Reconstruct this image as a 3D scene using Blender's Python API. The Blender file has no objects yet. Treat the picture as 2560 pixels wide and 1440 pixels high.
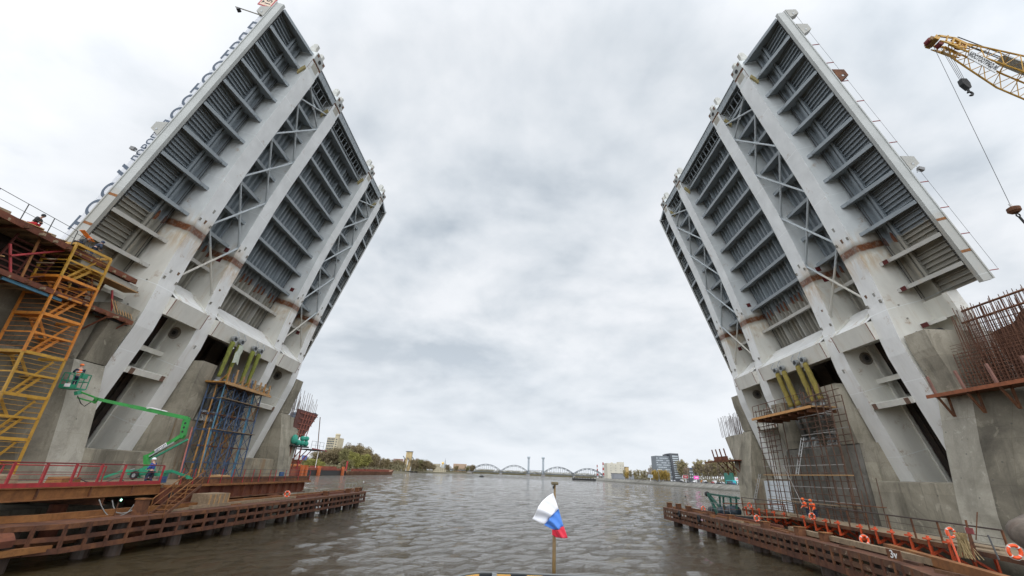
import bpy, bmesh, math, random
from mathutils import Vector as V, Matrix, noise as mnoise
random.seed(7)
D = bpy.data
scene = bpy.context.scene
COL = scene.collection
R_ = math.radians
# ------------------------------------------------------------------ camera
CAM_F, CAM_P, CAM_YAW, CAM_ROLL, EYE = 1072.28, .4084, -.0227, .0405, 5.4
def _camrows():
    cp, sp = math.cos(CAM_P), math.sin(CAM_P)
    A = Matrix(((1,0,0),(0,-sp,cp),(0,cp,sp)))
    c, s = math.cos(CAM_YAW), math.sin(CAM_YAW)
    Y = Matrix(((c,-s,0),(s,c,0),(0,0,1)))
    c, s = math.cos(CAM_ROLL), math.sin(CAM_ROLL)
    Q = Matrix(((c,s,0),(-s,c,0),(0,0,1)))
    return Q @ A @ Y
CR = _camrows()
cam = D.objects.new('camera', D.cameras.new('camera'))
COL.objects.link(cam)
m = Matrix.Identity(4)
for i in range(3):
    m[i][0], m[i][1], m[i][2] = CR[0][i], CR[1][i], -CR[2][i]
m[2][3] = EYE
cam.matrix_world = m
cam.data.sensor_width = 36
cam.data.lens = CAM_F*36/2560
cam.data.clip_start = .1
cam.data.clip_end = 20000
scene.camera = cam
def ray(px, py):
    return CR.transposed() @ V(((px-1280)/CAM_F, (720-py)/CAM_F, 1))
O_ = V((0,0,EYE))
def py_(px, py, y):  d = ray(px,py); return O_ + d*(y/d.y)      # point of the photo at depth y
def px_(px, py, x):  d = ray(px,py); return O_ + d*(x/d.x)      # ... at the side distance x
def pz_(px, py, z):  d = ray(px,py); return O_ + d*((z-EYE)/d.z) # ... at height z
# ------------------------------------------------------------------ light
w = D.worlds.new('World'); scene.world = w; w.use_nodes = True
nt = w.node_tree; N = nt.nodes; L = nt.links; N.clear()
def nn(t, **k):
    n = N.new(t)
    for a, b in k.items(): setattr(n, a, b)
    return n
def mth(op, a, b=None):
    n = nn('ShaderNodeMath', operation=op)
    for i, v in enumerate((a, b)):
        if v is None: continue
        if hasattr(v, 'is_linked'): L.new(v, n.inputs[i])
        else: n.inputs[i].default_value = v
    return n.outputs[0]
out = nn('ShaderNodeOutputWorld'); bg = nn('ShaderNodeBackground'); bg.inputs[1].default_value = .1
L.new(bg.outputs[0], out.inputs[0])
SUN_EL, SUN_ROT = R_(58), R_(190)
sky = nn('ShaderNodeTexSky'); sky.sky_type = 'NISHITA'; sky.sun_disc = False
sky.sun_elevation = SUN_EL; sky.sun_rotation = SUN_ROT; sky.dust_density = 2.5; sky.air_density = 1.2
tc = nn('ShaderNodeTexCoord'); sep = nn('ShaderNodeSeparateXYZ'); L.new(tc.outputs['Generated'], sep.inputs[0])
zz = mth('MAXIMUM', mth('ADD', sep.outputs[2], .33), .05)
cx = mth('DIVIDE', sep.outputs[0], zz); cy = mth('DIVIDE', sep.outputs[1], zz)
cmb = nn('ShaderNodeCombineXYZ'); L.new(cx, cmb.inputs[0]); L.new(cy, cmb.inputs[1]); cmb.inputs[2].default_value = 3.3
def wn(scale, det, dist, rough=.55):
    n = nn('ShaderNodeTexNoise'); n.inputs['Scale'].default_value = scale; n.inputs['Detail'].default_value = det
    n.inputs['Roughness'].default_value = rough; n.inputs['Distortion'].default_value = dist
    L.new(cmb.outputs[0], n.inputs['Vector']); return n.outputs['Fac']
def wn2(scale, det, dist, rough, off):
    n = nn('ShaderNodeTexNoise'); n.inputs['Scale'].default_value = scale; n.inputs['Detail'].default_value = det
    n.inputs['Roughness'].default_value = rough; n.inputs['Distortion'].default_value = dist
    ad = nn('ShaderNodeVectorMath', operation='ADD'); L.new(cmb.outputs[0], ad.inputs[0]); ad.inputs[1].default_value = off; L.new(ad.outputs[0], n.inputs['Vector']); return n.outputs['Fac']
SO = (3.1, 7.7, 0)
n1 = wn2(2.1, 8, .15, .5, SO); n1b = wn2(2.1, 8, .15, .5, (SO[0]+.01, SO[1]+.05, SO[2]+.06)); n2 = wn2(.9, 4, .1, .5, SO); n3 = wn2(.5, 2, 0, .5, (9.2, 1.4, 0))
rel = mth('MULTIPLY', mth('SUBTRACT', n1, n1b), .55)
shade = mth('ADD', mth('ADD', mth('MULTIPLY', n1, .24), mth('MULTIPLY', n2, .46)), mth('ADD', mth('MULTIPLY', n3, .32), rel))
rp = nn('ShaderNodeValToRGB'); L.new(shade, rp.inputs[0])
e = rp.color_ramp.elements
e[0].position = .36; e[0].color = (3.8, 4.3, 4.85, 1)
e[1].position = .68; e[1].color = (7.6, 7.75, 8.05, 1)
k = e.new(.46); k.color = (5.45, 5.85, 6.3, 1)
k = e.new(.55); k.color = (6.7, 6.95, 7.3, 1)
CLOUD_RAMP = rp
gap = nn('ShaderNodeMapRange'); L.new(wn(.9, 5, .4), gap.inputs[0])
gap.inputs[1].default_value = .60; gap.inputs[2].default_value = .74; gap.inputs[3].default_value = 1; gap.inputs[4].default_value = .86
mx = nn('ShaderNodeMix', data_type='RGBA'); L.new(gap.outputs[0], mx.inputs[0])
L.new(sky.outputs[0], mx.inputs[6]); L.new(rp.outputs[0], mx.inputs[7])
# thick bright haze near the horizon and added fill light: sky beside, behind and overhead boosted out of view
hz = nn('ShaderNodeMapRange'); L.new(sep.outputs[2], hz.inputs[0])
hz.inputs[1].default_value = 0; hz.inputs[2].default_value = .34; hz.inputs[3].default_value = .8; hz.inputs[4].default_value = 0
mx2 = nn('ShaderNodeMix', data_type='RGBA'); L.new(hz.outputs[0], mx2.inputs[0])
L.new(mx.outputs[2], mx2.inputs[6]); mx2.inputs[7].default_value = (6.75, 7.15, 7.6, 1)
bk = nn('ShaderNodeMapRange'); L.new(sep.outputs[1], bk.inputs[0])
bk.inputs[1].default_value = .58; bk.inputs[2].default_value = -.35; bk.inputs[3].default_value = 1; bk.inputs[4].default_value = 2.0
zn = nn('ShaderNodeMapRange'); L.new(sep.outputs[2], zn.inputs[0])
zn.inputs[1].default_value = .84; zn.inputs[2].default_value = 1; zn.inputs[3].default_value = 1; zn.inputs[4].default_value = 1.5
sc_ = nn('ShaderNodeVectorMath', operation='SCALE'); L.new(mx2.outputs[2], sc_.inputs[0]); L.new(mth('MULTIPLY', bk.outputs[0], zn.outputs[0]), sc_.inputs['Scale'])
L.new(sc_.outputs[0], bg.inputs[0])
sun = D.objects.new('sun', D.lights.new('sun', 'SUN')); COL.objects.link(sun)
sun.data.energy = .6; sun.data.angle = R_(70); sun.data.color = (1, .97, .92)
# sun behind the camera (rotation 205 degrees measured like the sky's)
sd = V((math.sin(SUN_ROT)*math.cos(SUN_EL), math.cos(SUN_ROT)*math.cos(SUN_EL), math.sin(SUN_EL)))
sun.rotation_euler = sd.to_track_quat('Z', 'Y').to_euler()
vs = scene.view_settings
vs.view_transform = 'Standard'; vs.look = 'None'; vs.gamma = 1; vs.exposure = .36
# ------------------------------------------------------------------ materials
MATS = {}
def new_mat(name):
    M = D.materials.new(name); M.use_nodes = True
    t = M.node_tree
    return M, t, t.nodes, t.links, t.nodes['Principled BSDF']
def ramp(nodes, links, src, stops):
    r = nodes.new('ShaderNodeValToRGB'); links.new(src, r.inputs[0])
    el = r.color_ramp.elements
    el[0].position, el[0].color = stops[0][0], (*stops[0][1], 1)
    el[1].position, el[1].color = stops[-1][0], (*stops[-1][1], 1)
    for p, c in stops[1:-1]:
        q = el.new(p); q.color = (*c, 1)
    return r.outputs[0]
def noise(nodes, links, vec, scale, detail=5, rough=.55, stretch=None, dist=0):
    n = nodes.new('ShaderNodeTexNoise')
    n.inputs['Scale'].default_value = scale; n.inputs['Detail'].default_value = detail
    n.inputs['Roughness'].default_value = rough; n.inputs['Distortion'].default_value = dist
    if stretch:
        mp = nodes.new('ShaderNodeMapping'); mp.inputs['Scale'].default_value = stretch
        links.new(vec, mp.inputs[0]); vec = mp.outputs[0]
    links.new(vec, n.inputs['Vector'])
    return n.outputs['Fac']
def mixc(nodes, links, fac, a, b, mode='MIX'):
    n = nodes.new('ShaderNodeMix'); n.data_type = 'RGBA'; n.blend_type = mode
    for i, v in ((0, fac), (6, a), (7, b)):
        if isinstance(v, tuple): n.inputs[i].default_value = (*v, 1)
        elif isinstance(v, (int, float)): n.inputs[i].default_value = v
        else: links.new(v, n.inputs[i])
    return n.outputs[2]
def rng(nodes, links, src, a, b, c=0, d=1):
    n = nodes.new('ShaderNodeMapRange')
    links.new(src, n.inputs[0])
    for i, v in enumerate((a, b, c, d)): n.inputs[i+1].default_value = v
    return n.outputs[0]
def mmath(nodes, links, op, a, b=0):
    n = nodes.new('ShaderNodeMath'); n.operation = op
    for i, v in enumerate((a, b)):
        if isinstance(v, (int, float)): n.inputs[i].default_value = v
        else: links.new(v, n.inputs[i])
    return n.outputs[0]
def bump(nodes, links, bsdf, src, strength, dist=.02):
    b = nodes.new('ShaderNodeBump'); b.inputs['Strength'].default_value = strength; b.inputs['Distance'].default_value = dist
    links.new(src, b.inputs['Height']); links.new(b.outputs[0], bsdf.inputs['Normal'])
def paint(name, col, rough=.5, metal=0, var=.18, scale=1.5, dirt=None, dirt_amt=.35, dscale=.9, streak=(1,1,.25), bmp=.1):
    if name in MATS: return MATS[name]
    M, t, n, l, b = new_mat(name)
    tcn = n.new('ShaderNodeNewGeometry').outputs['Position']
    a = noise(n, l, tcn, scale, 6, .6)
    lo = tuple(c*(1-var) for c in col); hi = tuple(min(1, c*(1+var)) for c in col)
    c = ramp(n, l, a, [(.3, lo), (.7, hi)])
    if dirt:
        d = noise(n, l, tcn, dscale, 7, .65, streak, .4)
        f = rng(n, l, d, .5, .72, 0, dirt_amt)
        c = mixc(n, l, f, c, dirt)
    l.new(c, b.inputs['Base Color'])
    b.inputs['Roughness'].default_value = rough; b.inputs['Metallic'].default_value = metal
    if bmp: bump(n, l, b, noise(n, l, tcn, scale*8, 4), bmp, .01)
    MATS[name] = M
    return M
def rusty(name, a, bcol, c2, scale=1.1, rough=.85, streak=(1,1,1), pale=None, pamt=.5):
    if name in MATS: return MATS[name]
    M, t, n, l, b = new_mat(name)
    p = n.new('ShaderNodeNewGeometry').outputs['Position']
    f = noise(n, l, p, scale, 8, .65, streak, .5)
    c = ramp(n, l, f, [(.3, a), (.5, bcol), (.7, c2)])
    g = noise(n, l, p, scale*7, 5, .7)
    c = mixc(n, l, rng(n, l, g, .45, .7, 0, .45), c, tuple(x*.45 for x in a))
    if pale:
        h = noise(n, l, p, scale*2.2, 8, .7, (1,1,1.5), .8)
        c = mixc(n, l, rng(n, l, h, .58, .64, 0, pamt), c, pale)
    l.new(c, b.inputs['Base Color']); b.inputs['Roughness'].default_value = rough
    bump(n, l, b, g, .25, .02)
    MATS[name] = M
    return M
def concrete(name, base=(.36,.325,.25), dark=(.165,.148,.112), light=(.50,.455,.365), rust=.0, line=1.9, wet=.62):
    if name in MATS: return MATS[name]
    M, t, n, l, b = new_mat(name)
    p = n.new('ShaderNodeNewGeometry').outputs['Position']
    big = noise(n, l, p, .22, 6, .6, None, .6)
    c = ramp(n, l, big, [(.32, dark), (.5, base), (.68, light)])
    st = noise(n, l, p, 1.3, 6, .7, (1, 1, .07), .25)
    c = mixc(n, l, rng(n, l, st, .52, .7, 0, wet), c, tuple(x*.7 for x in dark))
    st2 = noise(n, l, p, 1.9, 6, .7, (1, 1, .05), .2)
    c = mixc(n, l, rng(n, l, st2, .60, .70, 0, .38), c, tuple(min(1, x*1.2) for x in light))
    if rust:
        st3 = noise(n, l, p, .8, 6, .7, (1, 1, .09), .3)
        c = mixc(n, l, rng(n, l, st3, .5, .66, 0, rust), c, (.30, .17, .07))
    # form panel joints and tie holes
    sp = n.new('ShaderNodeSeparateXYZ'); l.new(p, sp.inputs[0])
    cb = n.new('ShaderNodeCombineXYZ')
    l.new(mmath(n, l, 'ADD', sp.outputs[1], mmath(n, l, 'MULTIPLY', sp.outputs[0], .7)), cb.inputs[0]); l.new(sp.outputs[2], cb.inputs[1])
    br = n.new('ShaderNodeTexBrick'); l.new(cb.outputs[0], br.inputs['Vector'])
    br.offset = 0; br.inputs['Scale'].default_value = 1; br.inputs['Mortar Size'].default_value = .012; br.inputs['Mortar Smooth'].default_value = .2
    br.inputs['Brick Width'].default_value = line; br.inputs['Row Height'].default_value = line*1.35
    br.inputs['Color1'].default_value = (1,1,1,1); br.inputs['Color2'].default_value = (.72,.72,.73,1); br.inputs['Mortar'].default_value = (.72,.70,.66,1)
    c = mixc(n, l, .85, c, br.outputs['Color'], 'MULTIPLY')
    vo = n.new('ShaderNodeTexVoronoi'); vo.inputs['Scale'].default_value = 1.05; l.new(p, vo.inputs['Vector'])
    c = mixc(n, l, rng(n, l, vo.outputs['Distance'], .05, .085, .6, 0), c, (.07,.07,.065))
    pt = noise(n, l, p, .75, 7, .72, None, .9)
    c = mixc(n, l, rng(n, l, pt, .56, .60, 0, .42), c, tuple(x*.62 for x in base))
    c = mixc(n, l, rng(n, l, pt, .40, .37, 0, .35), c, tuple(min(1, x*1.12) for x in light))
    zw = mmath(n, l, 'ADD', sp.outputs[2], mmath(n, l, 'MULTIPLY', st, 1.6))
    c = mixc(n, l, rng(n, l, zw, 2.6, 1.2, 0, .75), c, (.05,.048,.035))
    fine = noise(n, l, p, 9, 6, .7)
    c = mixc(n, l, .35, c, ramp(n, l, fine, [(.3, (.55,.55,.55)), (.7, (1,1,1))]), 'MULTIPLY')
    l.new(c, b.inputs['Base Color']); b.inputs['Roughness'].default_value = .85
    bump(n, l, b, fine, .25, .03)
    MATS[name] = M
    return M
def leaf_paint(name, col, white=None, rust_band=True, rough=.42, metal=0, spots=.0):
    """paint of the bascule leaf, laid out along the leaf (object x): weathered yellowish below the field joint, rusty weld band at the joint"""
    if name in MATS: return MATS[name]
    M, t, n, l, b = new_mat(name)
    tcn = n.new('ShaderNodeTexCoord').outputs['Object']
    sp = n.new('ShaderNodeSeparateXYZ'); l.new(tcn, sp.inputs[0])
    u = sp.outputs[0]
    a = noise(n, l, tcn, .5, 6, .6)
    c = ramp(n, l, a, [(.3, tuple(x*.88 for x in col)), (.7, tuple(min(1, x*1.06) for x in col))])
    wob = noise(n, l, tcn, 1.4, 6, .7)
    uw = mmath(n, l, 'ADD', u, mmath(n, l, 'MULTIPLY', mmath(n, l, 'SUBTRACT', wob, .5), .9))
    if white:
        wv = ramp(n, l, noise(n, l, tcn, .45, 6, .65, (.4,1,1), .4), [(.3, tuple(x*.82 for x in white)), (.65, white)])
        c = mixc(n, l, rng(n, l, uw, 8.9, 9.1, 1, 0), c, wv)
        # brown run-off below the joint
        s = noise(n, l, tcn, 1.1, 7, .7, (.22,1.3,1.3), .3)
        f = mmath(n, l, 'MULTIPLY', rng(n, l, s, .54, .78, 0, .55), rng(n, l, u, 10, -6, 1, .25))
        c = mixc(n, l, mmath(n, l, 'MULTIPLY', f, rng(n, l, u, 10.5, 9.5, 0, 1)), c, (.46,.31,.15))
    # field weld seams every few metres and the orange wash round the joint
    sm = mmath(n, l, 'ABSOLUTE', mmath(n, l, 'SUBTRACT', mmath(n, l, 'FRACT', mmath(n, l, 'DIVIDE', mmath(n, l, 'ADD', u, 5.9), 6.1), 0), .5), 0)
    c = mixc(n, l, rng(n, l, sm, .004, .007, .55, 0), c, tuple(min(1, x*1.22) for x in col))
    if rust_band:
        wsh = noise(n, l, tcn, .9, 6, .7, (.35,1,1), .5)
        f = mmath(n, l, 'MULTIPLY', rng(n, l, wsh, .42, .66, 0, .85), rng(n, l, mmath(n, l, 'ABSOLUTE', mmath(n, l, 'SUBTRACT', u, 8.9), 0), .5, 2.6, 1, 0))
        c = mixc(n, l, f, c, (.50,.32,.13))
    if rust_band:
        dd = mmath(n, l, 'ABSOLUTE', mmath(n, l, 'SUBTRACT', u, 9.35), 0)
        ww = mmath(n, l, 'ADD', dd, mmath(n, l, 'MULTIPLY', mmath(n, l, 'SUBTRACT', noise(n, l, tcn, 2.6, 6, .7), .5), .22))
        c = mixc(n, l, rng(n, l, ww, .45, .85, .8, 0), c, (.34,.32,.27))
        rc = ramp(n, l, noise(n, l, tcn, 3, 6, .7), [(.3, (.07,.027,.016)), (.7, (.24,.088,.03))])
        bm_ = rng(n, l, noise(n, l, tcn, 1.6, 7, .75, (1,1,1), .6), .36, .52, .5, 1)
        c = mixc(n, l, mmath(n, l, 'MULTIPLY', rng(n, l, ww, .27, .42, 1, 0), bm_), c, rc)
    if spots:
        g = noise(n, l, tcn, .8, 4, .5)
        g2 = noise(n, l, tcn, 5, 5, .7)
        f = mmath(n, l, 'MULTIPLY', rng(n, l, g, .62, .74, 0, 1), rng(n, l, g2, .45, .62, 0, spots))
        c = mixc(n, l, f, c, (.33,.20,.10))
    l.new(c, b.inputs['Base Color']); b.inputs['Roughness'].default_value = rough; b.inputs['Metallic'].default_value = metal
    bump(n, l, b, noise(n, l, tcn, .35, 3), .08, .15)
    MATS[name] = M
    return M
def emis(name, col, s):
    if name in MATS: return MATS[name]
    M, t, n, l, b = new_mat(name)
    b.inputs['Base Color'].default_value = (*col, 1)
    b.inputs['Emission Color'].default_value = (*col, 1); b.inputs['Emission Strength'].default_value = s
    MATS[name] = M; return M
# ------------------------------------------------------------------ mesh builder
def frame(d, up=None):
    d = d.normalized()
    up = V(up) if up is not None else (V((0,0,1)) if abs(d.z) < .95 else V((0,1,0)))
    s = d.cross(up)
    if s.length < 1e-6: s = d.cross(V((1,0,0)))
    s.normalize(); return d, s, s.cross(d).normalized()
class MB:
    def __init__(self): self.v = []; self.f = []
    def add(self, vs, fs):
        o = len(self.v); self.v += [V(x) for x in vs]; self.f += [tuple(i+o for i in f) for f in fs]; return self
    def box(self, a, b):
        (x0,y0,z0),(x1,y1,z1) = a, b
        return self.add([(x0,y0,z0),(x1,y0,z0),(x1,y1,z0),(x0,y1,z0),(x0,y0,z1),(x1,y0,z1),(x1,y1,z1),(x0,y1,z1)],
            [(0,3,2,1),(4,5,6,7),(0,1,5,4),(1,2,6,5),(2,3,7,6),(3,0,4,7)])
    def bar(self, p, q, w, h=None, up=None):
        h = w if h is None else h
        p, q = V(p), V(q); d, s, u = frame(q-p, up)
        vs = []
        for c in (p, q):
            for i, j in ((-1,-1),(1,-1),(1,1),(-1,1)): vs.append(c + s*(w/2*i) + u*(h/2*j))
        return self.add(vs, [(0,1,2,3),(7,6,5,4),(0,4,5,1),(1,5,6,2),(2,6,7,3),(3,7,4,0)])
    def ibeam(self, p, q, w, h, t=.04, up=None):
        p, q = V(p), V(q); d, s, u = frame(q-p, up)
        self.bar(p+u*(h/2-t/2), q+u*(h/2-t/2), w, t, u); self.bar(p-u*(h/2-t/2), q-u*(h/2-t/2), w, t, u)
        return self.bar(p, q, t*.7, h-2*t-.002, u)
    def tube(self, p, q, r, n=8, r2=None, cap=True):
        p, q = V(p), V(q); r2 = r if r2 is None else r2
        d, s, u = frame(q-p)
        vs = [c + (s*math.cos(2*math.pi*i/n) + u*math.sin(2*math.pi*i/n))*rr for c, rr in ((p,r),(q,r2)) for i in range(n)]
        fs = [(i, n+i, n+(i+1)%n, (i+1)%n) for i in range(n)]
        if cap: fs += [tuple(range(n)), tuple(range(2*n-1, n-1, -1))]
        return self.add(vs, fs)
    def path(self, pts, r, n=6):
        pts = [V(p) for p in pts]; rings = []
        for i, p in enumerate(pts):
            d = (pts[min(i+1, len(pts)-1)] - pts[max(i-1, 0)])
            d, s, u = frame(d)
            rr = r[i] if isinstance(r, (list, tuple)) else r
            rings.append([p + (s*math.cos(2*math.pi*k/n) + u*math.sin(2*math.pi*k/n))*rr for k in range(n)])
        return self.loft(rings)
    def loft(self, rings, cap=True):
        n = len(rings[0]); vs = [x for r in rings for x in r]; fs = []
        for a in range(len(rings)-1):
            for i in range(n): fs.append((a*n+i, a*n+(i+1)%n, (a+1)*n+(i+1)%n, (a+1)*n+i))
        if cap: fs += [tuple(range(n-1, -1, -1)), tuple((len(rings)-1)*n+i for i in range(n))]
        return self.add(vs, fs)
    def prism(self, pts, vec):
        pts = [V(p) for p in pts]; vec = V(vec)
        return self.loft([pts, [p+vec for p in pts]])
    def quad(self, a, b, c, d): return self.add([a,b,c,d], [(0,1,2,3)])
    def ball(self, c, r, n=8, m=5, sc=(1,1,1), jit=0):
        c = V(c); rings = []
        for j in range(1, m):
            th = math.pi*j/m
            rings.append([c + V((math.sin(th)*math.cos(2*math.pi*i/n)*sc[0], math.sin(th)*math.sin(2*math.pi*i/n)*sc[1], -math.cos(th)*sc[2]))*r*(1+random.uniform(-jit,jit)) for i in range(n)])
        return self.loft(rings)
    def torus(self, c, ax, R, r, n=20, k=8, a0=0, a1=2*math.pi):
        c = V(c); d, s, u = frame(V(ax)); rings = []
        for i in range(n + (0 if a1-a0 > 6.28 else 1)):
            a = a0 + (a1-a0)*i/n; e = s*math.cos(a)+u*math.sin(a)
            rings.append([c + e*(R + r*math.cos(2*math.pi*j/k)) + d*(r*math.sin(2*math.pi*j/k)) for j in range(k)])
        if a1-a0 > 6.28: rings.append(rings[0]); return self.loft(rings, False)
        return self.loft(rings)
    def build(self, name, mat, parent=None, smooth=False, loc=None, sm_ang=None):
        if parent is not None:
            o0 = V((0,0,0)); q = parent
            while q is not None: o0 = o0 + q.location; q = q.parent
        else: o0 = V(loc) if loc is not None else V((0,0,0))
        me = D.meshes.new(name); me.from_pydata([v-o0 for v in self.v], [], self.f)
        bm = bmesh.new(); bm.from_mesh(me); bmesh.ops.recalc_face_normals(bm, faces=bm.faces); bm.to_mesh(me); bm.free()
        if smooth:
            me.polygons.foreach_set('use_smooth', [True]*len(me.polygons))
        if mat: me.materials.append(mat)
        ob = D.objects.new(name, me); COL.objects.link(ob)
        if parent is not None: ob.parent = parent
        else: ob.location = o0
        return ob
def tag(o, label=None, cat=None, group=None, kind=None):
    if label: o['label'] = label
    if cat: o['category'] = cat
    if group: o['group'] = group
    if kind: o['kind'] = kind
    return o
def thing(name, label, cat, loc=(0,0,0), group=None):
    o = D.objects.new(name, None); COL.objects.link(o); o.location = loc; o.empty_display_size = .5
    return tag(o, label, cat, group)
def kids(o): return [c for c in D.objects if c.parent == o]
def copy_tree(o, parent=None):
    c = o.copy(); COL.objects.link(c)
    if parent is not None: c.parent = parent
    for ch in kids(o): copy_tree(ch, c)
    return c
def lettering(name, body, size, mat, parent, matrix, thick=.01, bold=.012):
    cu = D.curves.new(name, 'FONT'); cu.body = body; cu.size = size; cu.extrude = thick; cu.align_x = 'CENTER'; cu.align_y = 'CENTER'
    cu.offset = size*bold
    t = D.objects.new(name, cu); COL.objects.link(t)
    dg = bpy.context.evaluated_depsgraph_get()
    me = D.meshes.new_from_object(t.evaluated_get(dg))
    D.objects.remove(t)
    mm = matrix.copy()
    me.transform(mm)
    o0 = V((0,0,0)); q = parent
    while q is not None: o0 = o0 + q.location; q = q.parent
    me.transform(Matrix.Translation(-o0))
    me.materials.clear(); me.materials.append(mat)
    ob = D.objects.new(name, me); COL.objects.link(ob); ob.parent = parent
    return ob
def axes(loc, ex, ey, sx=1, sy=1):
    ex, ey = V(ex).normalized(), V(ey).normalized(); ez = ex.cross(ey)
    mm = Matrix.Identity(4)
    for i in range(3): mm[i][0], mm[i][1], mm[i][2], mm[i][3] = ex[i]*sx, ey[i]*sy, ez[i], loc[i]
    return mm
# shared materials
WHITE = leaf_paint('bridge_white', (.68,.71,.71), (.76,.745,.68), True, .38, 0, .8)
WHITE_LIT = leaf_paint('bridge_white_lit', (.78,.80,.80), (.84,.84,.82), True, .38, 0, .8)  # girder white again, with the brighter light on flanges and sloped plates painted in
GREY = leaf_paint('bridge_grey', (.25,.285,.31), (.34,.325,.28), False, .42)
GREYB = leaf_paint('bridge_grey_beam', (.32,.36,.385), (.54,.53,.49), False, .42)
FASC = leaf_paint('bridge_fascia', (.43,.445,.43), (.38,.38,.35), False, .5)
CONC = concrete('concrete'); CONCR = concrete('concrete_rust', (.34,.295,.215), (.15,.13,.098), (.45,.40,.31), .8)
CONCL = concrete('concrete_fresh', (.43,.40,.33), (.27,.25,.20), (.52,.49,.42), 0, 2.6, .3)
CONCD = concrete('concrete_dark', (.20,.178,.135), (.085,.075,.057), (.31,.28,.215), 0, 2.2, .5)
RUST = rusty('rust', (.06,.026,.014), (.135,.052,.022), (.23,.095,.035))
RUSTP = rusty('rust_peeling', (.06,.027,.017), (.11,.05,.026), (.17,.085,.042), .8, .85, (1,1,1), (.36,.27,.18), .6)
RUSTD = rusty('rust_dark', (.055,.021,.012), (.11,.041,.02), (.19,.075,.03), 1.0)
RUSTR = rusty('red_oxide', (.095,.029,.016), (.16,.05,.025), (.22,.08,.033), .6)
RUSTO = rusty('rust_orange', (.14,.055,.018), (.23,.092,.027), (.31,.14,.042), .7)
DARKST = paint('dark_steel', (.03,.03,.03), .6, .3)
GALV = paint('galvanised', (.36,.38,.39), .45, .6, .15, 3)
REDP = paint('red_rail_paint', (.34,.026,.03), .5, 0, .25, 2, (.10,.045,.03), .6, 3, (1,1,1))
ORNG = paint('orange_bracket_paint', (.62,.085,.025), .5, 0, .2, 2, (.25,.08,.03), .4)
YEL = paint('yellow_scaffold_paint', (.46,.25,.03), .5, 0, .2, 2, (.10,.06,.03), .5, 3, (1,1,1))
BLUE = paint('blue_shoring_paint', (.05,.09,.17), .5, 0, .25, 2, (.10,.09,.08), .5, 3, (1,1,1))
LBLUE = paint('light_blue_shoring_paint', (.07,.20,.30), .5, 0, .25, 2)
OCHRE = paint('ochre_shoring_paint', (.38,.19,.05), .5, 0, .25, 2, (.10,.06,.03), .4, 3, (1,1,1))
GREEN = paint('green_lift_paint', (.03,.27,.05), .45, 0, .2, 2, (.06,.07,.04), .4, 2.5, (1,1,1))
TEAL = paint('teal_lift_paint', (.02,.24,.13), .45, 0, .2, 2, (.05,.06,.04), .4, 2.5, (1,1,1))
WOOD = paint('timber', (.42,.25,.11), .8, 0, .3, 4, (.14,.09,.05), .5, 2, (1,1,1))
WOODG = paint('old_timber', (.26,.19,.12), .85, 0, .3, 4, (.1,.07,.05), .5, 2, (1,1,1))
BLACKR = paint('black_rubber', (.015,.015,.016), .75)
CABLE = paint('cable', (.05,.05,.05), .6)
WHITEP = paint('white_paint', (.75,.75,.74), .5, 0, .06)
NAVY = paint('sign_navy', (.06,.085,.125), .6, 0, .08)
# ------------------------------------------------------------------ large structure: water, banks
YC = 50.7
GY = [(36.0-YC, 37.9-YC), (42.66-YC, 44.48-YC), (57.0-YC, 58.7-YC), (63.8-YC, 65.36-YC)]
def water():
    M, t, n, l, b = new_mat('river_water')
    p = n.new('ShaderNodeNewGeometry').outputs['Position']
    a = noise(n, l, p, 1.15, 6, .66, (.8, 2.1, 1), .5)
    c2 = noise(n, l, p, 2.6, 5, .62, (1, 1.8, 1), .5)
    d = noise(n, l, p, .055, 3, .5, (.6, 1.5, 1), .6)
    e3 = noise(n, l, p, 7.5, 4, .6, (1, 1.5, 1), .3)
    h = mmath(n, l, 'ADD', mmath(n, l, 'ADD', mmath(n, l, 'MULTIPLY', a, .62), mmath(n, l, 'MULTIPLY', c2, .33)), mmath(n, l, 'MULTIPLY', e3, .09))
    h = mmath(n, l, 'MULTIPLY', h, rng(n, l, d, .3, .7, .65, 1.25))
    b.inputs['Base Color'].default_value = (.050, .034, .013, 1)
    b.inputs['Roughness'].default_value = .045; b.inputs['IOR'].default_value = 1.33
    bp = n.new('ShaderNodeBump'); bp.inputs['Strength'].default_value = 1; bp.inputs['Distance'].default_value = .62
    l.new(h, bp.inputs['Height']); l.new(bp.outputs[0], b.inputs['Normal'])
    return M
WATER = water()
mb = MB()
# fine wavy sheet near the camera, flat sheet to the horizon round it (one mesh)
nx, ny = 240, 300
Y0, Y1 = -12, 620
def wz(x, y, fx):
    f = min(1, max(0, min(fx*12, (1-fx)*12, (y-Y0)/6, (Y1-y)/200)))
    return f*(.07*mnoise.noise(V((x*.33, y*.55, 0))) + .08*mnoise.noise(V((x*.9, y*1.7, 3))) + .075*mnoise.noise(V((x*2.1, y*3.3, 7))))
vs = []
for j in range(ny+1):
    yy = Y0+(Y1-Y0)*(j/ny)**2.3
    for i in range(nx+1):
        xx = (i/nx-.5)*2*(60+max(0,yy)*.75)
        vs.append((xx, yy, wz(xx, yy, i/nx)))
fs = [(j*(nx+1)+i, j*(nx+1)+i+1, (j+1)*(nx+1)+i+1, (j+1)*(nx+1)+i) for j in range(ny) for i in range(nx)]
mb.add(vs, fs)
XW = 60+Y1*.75
B = 6000
for s in (-1, 1): mb.add([(s*60,-400,0),(s*60,Y0,0),(s*60,0,0),(s*XW,Y1,0),(s*B,Y1,0),(s*B,-400,0)], [(0,1,2,3,4,5)])
mb.quad((-B,Y1,0),(B,Y1,0),(B,B,0),(-B,B,0)); mb.quad((-60,-400,0),(60,-400,0),(60,Y0,0),(-60,Y0,0))
tag(mb.build('water', WATER, smooth=True), kind='structure')
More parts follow.
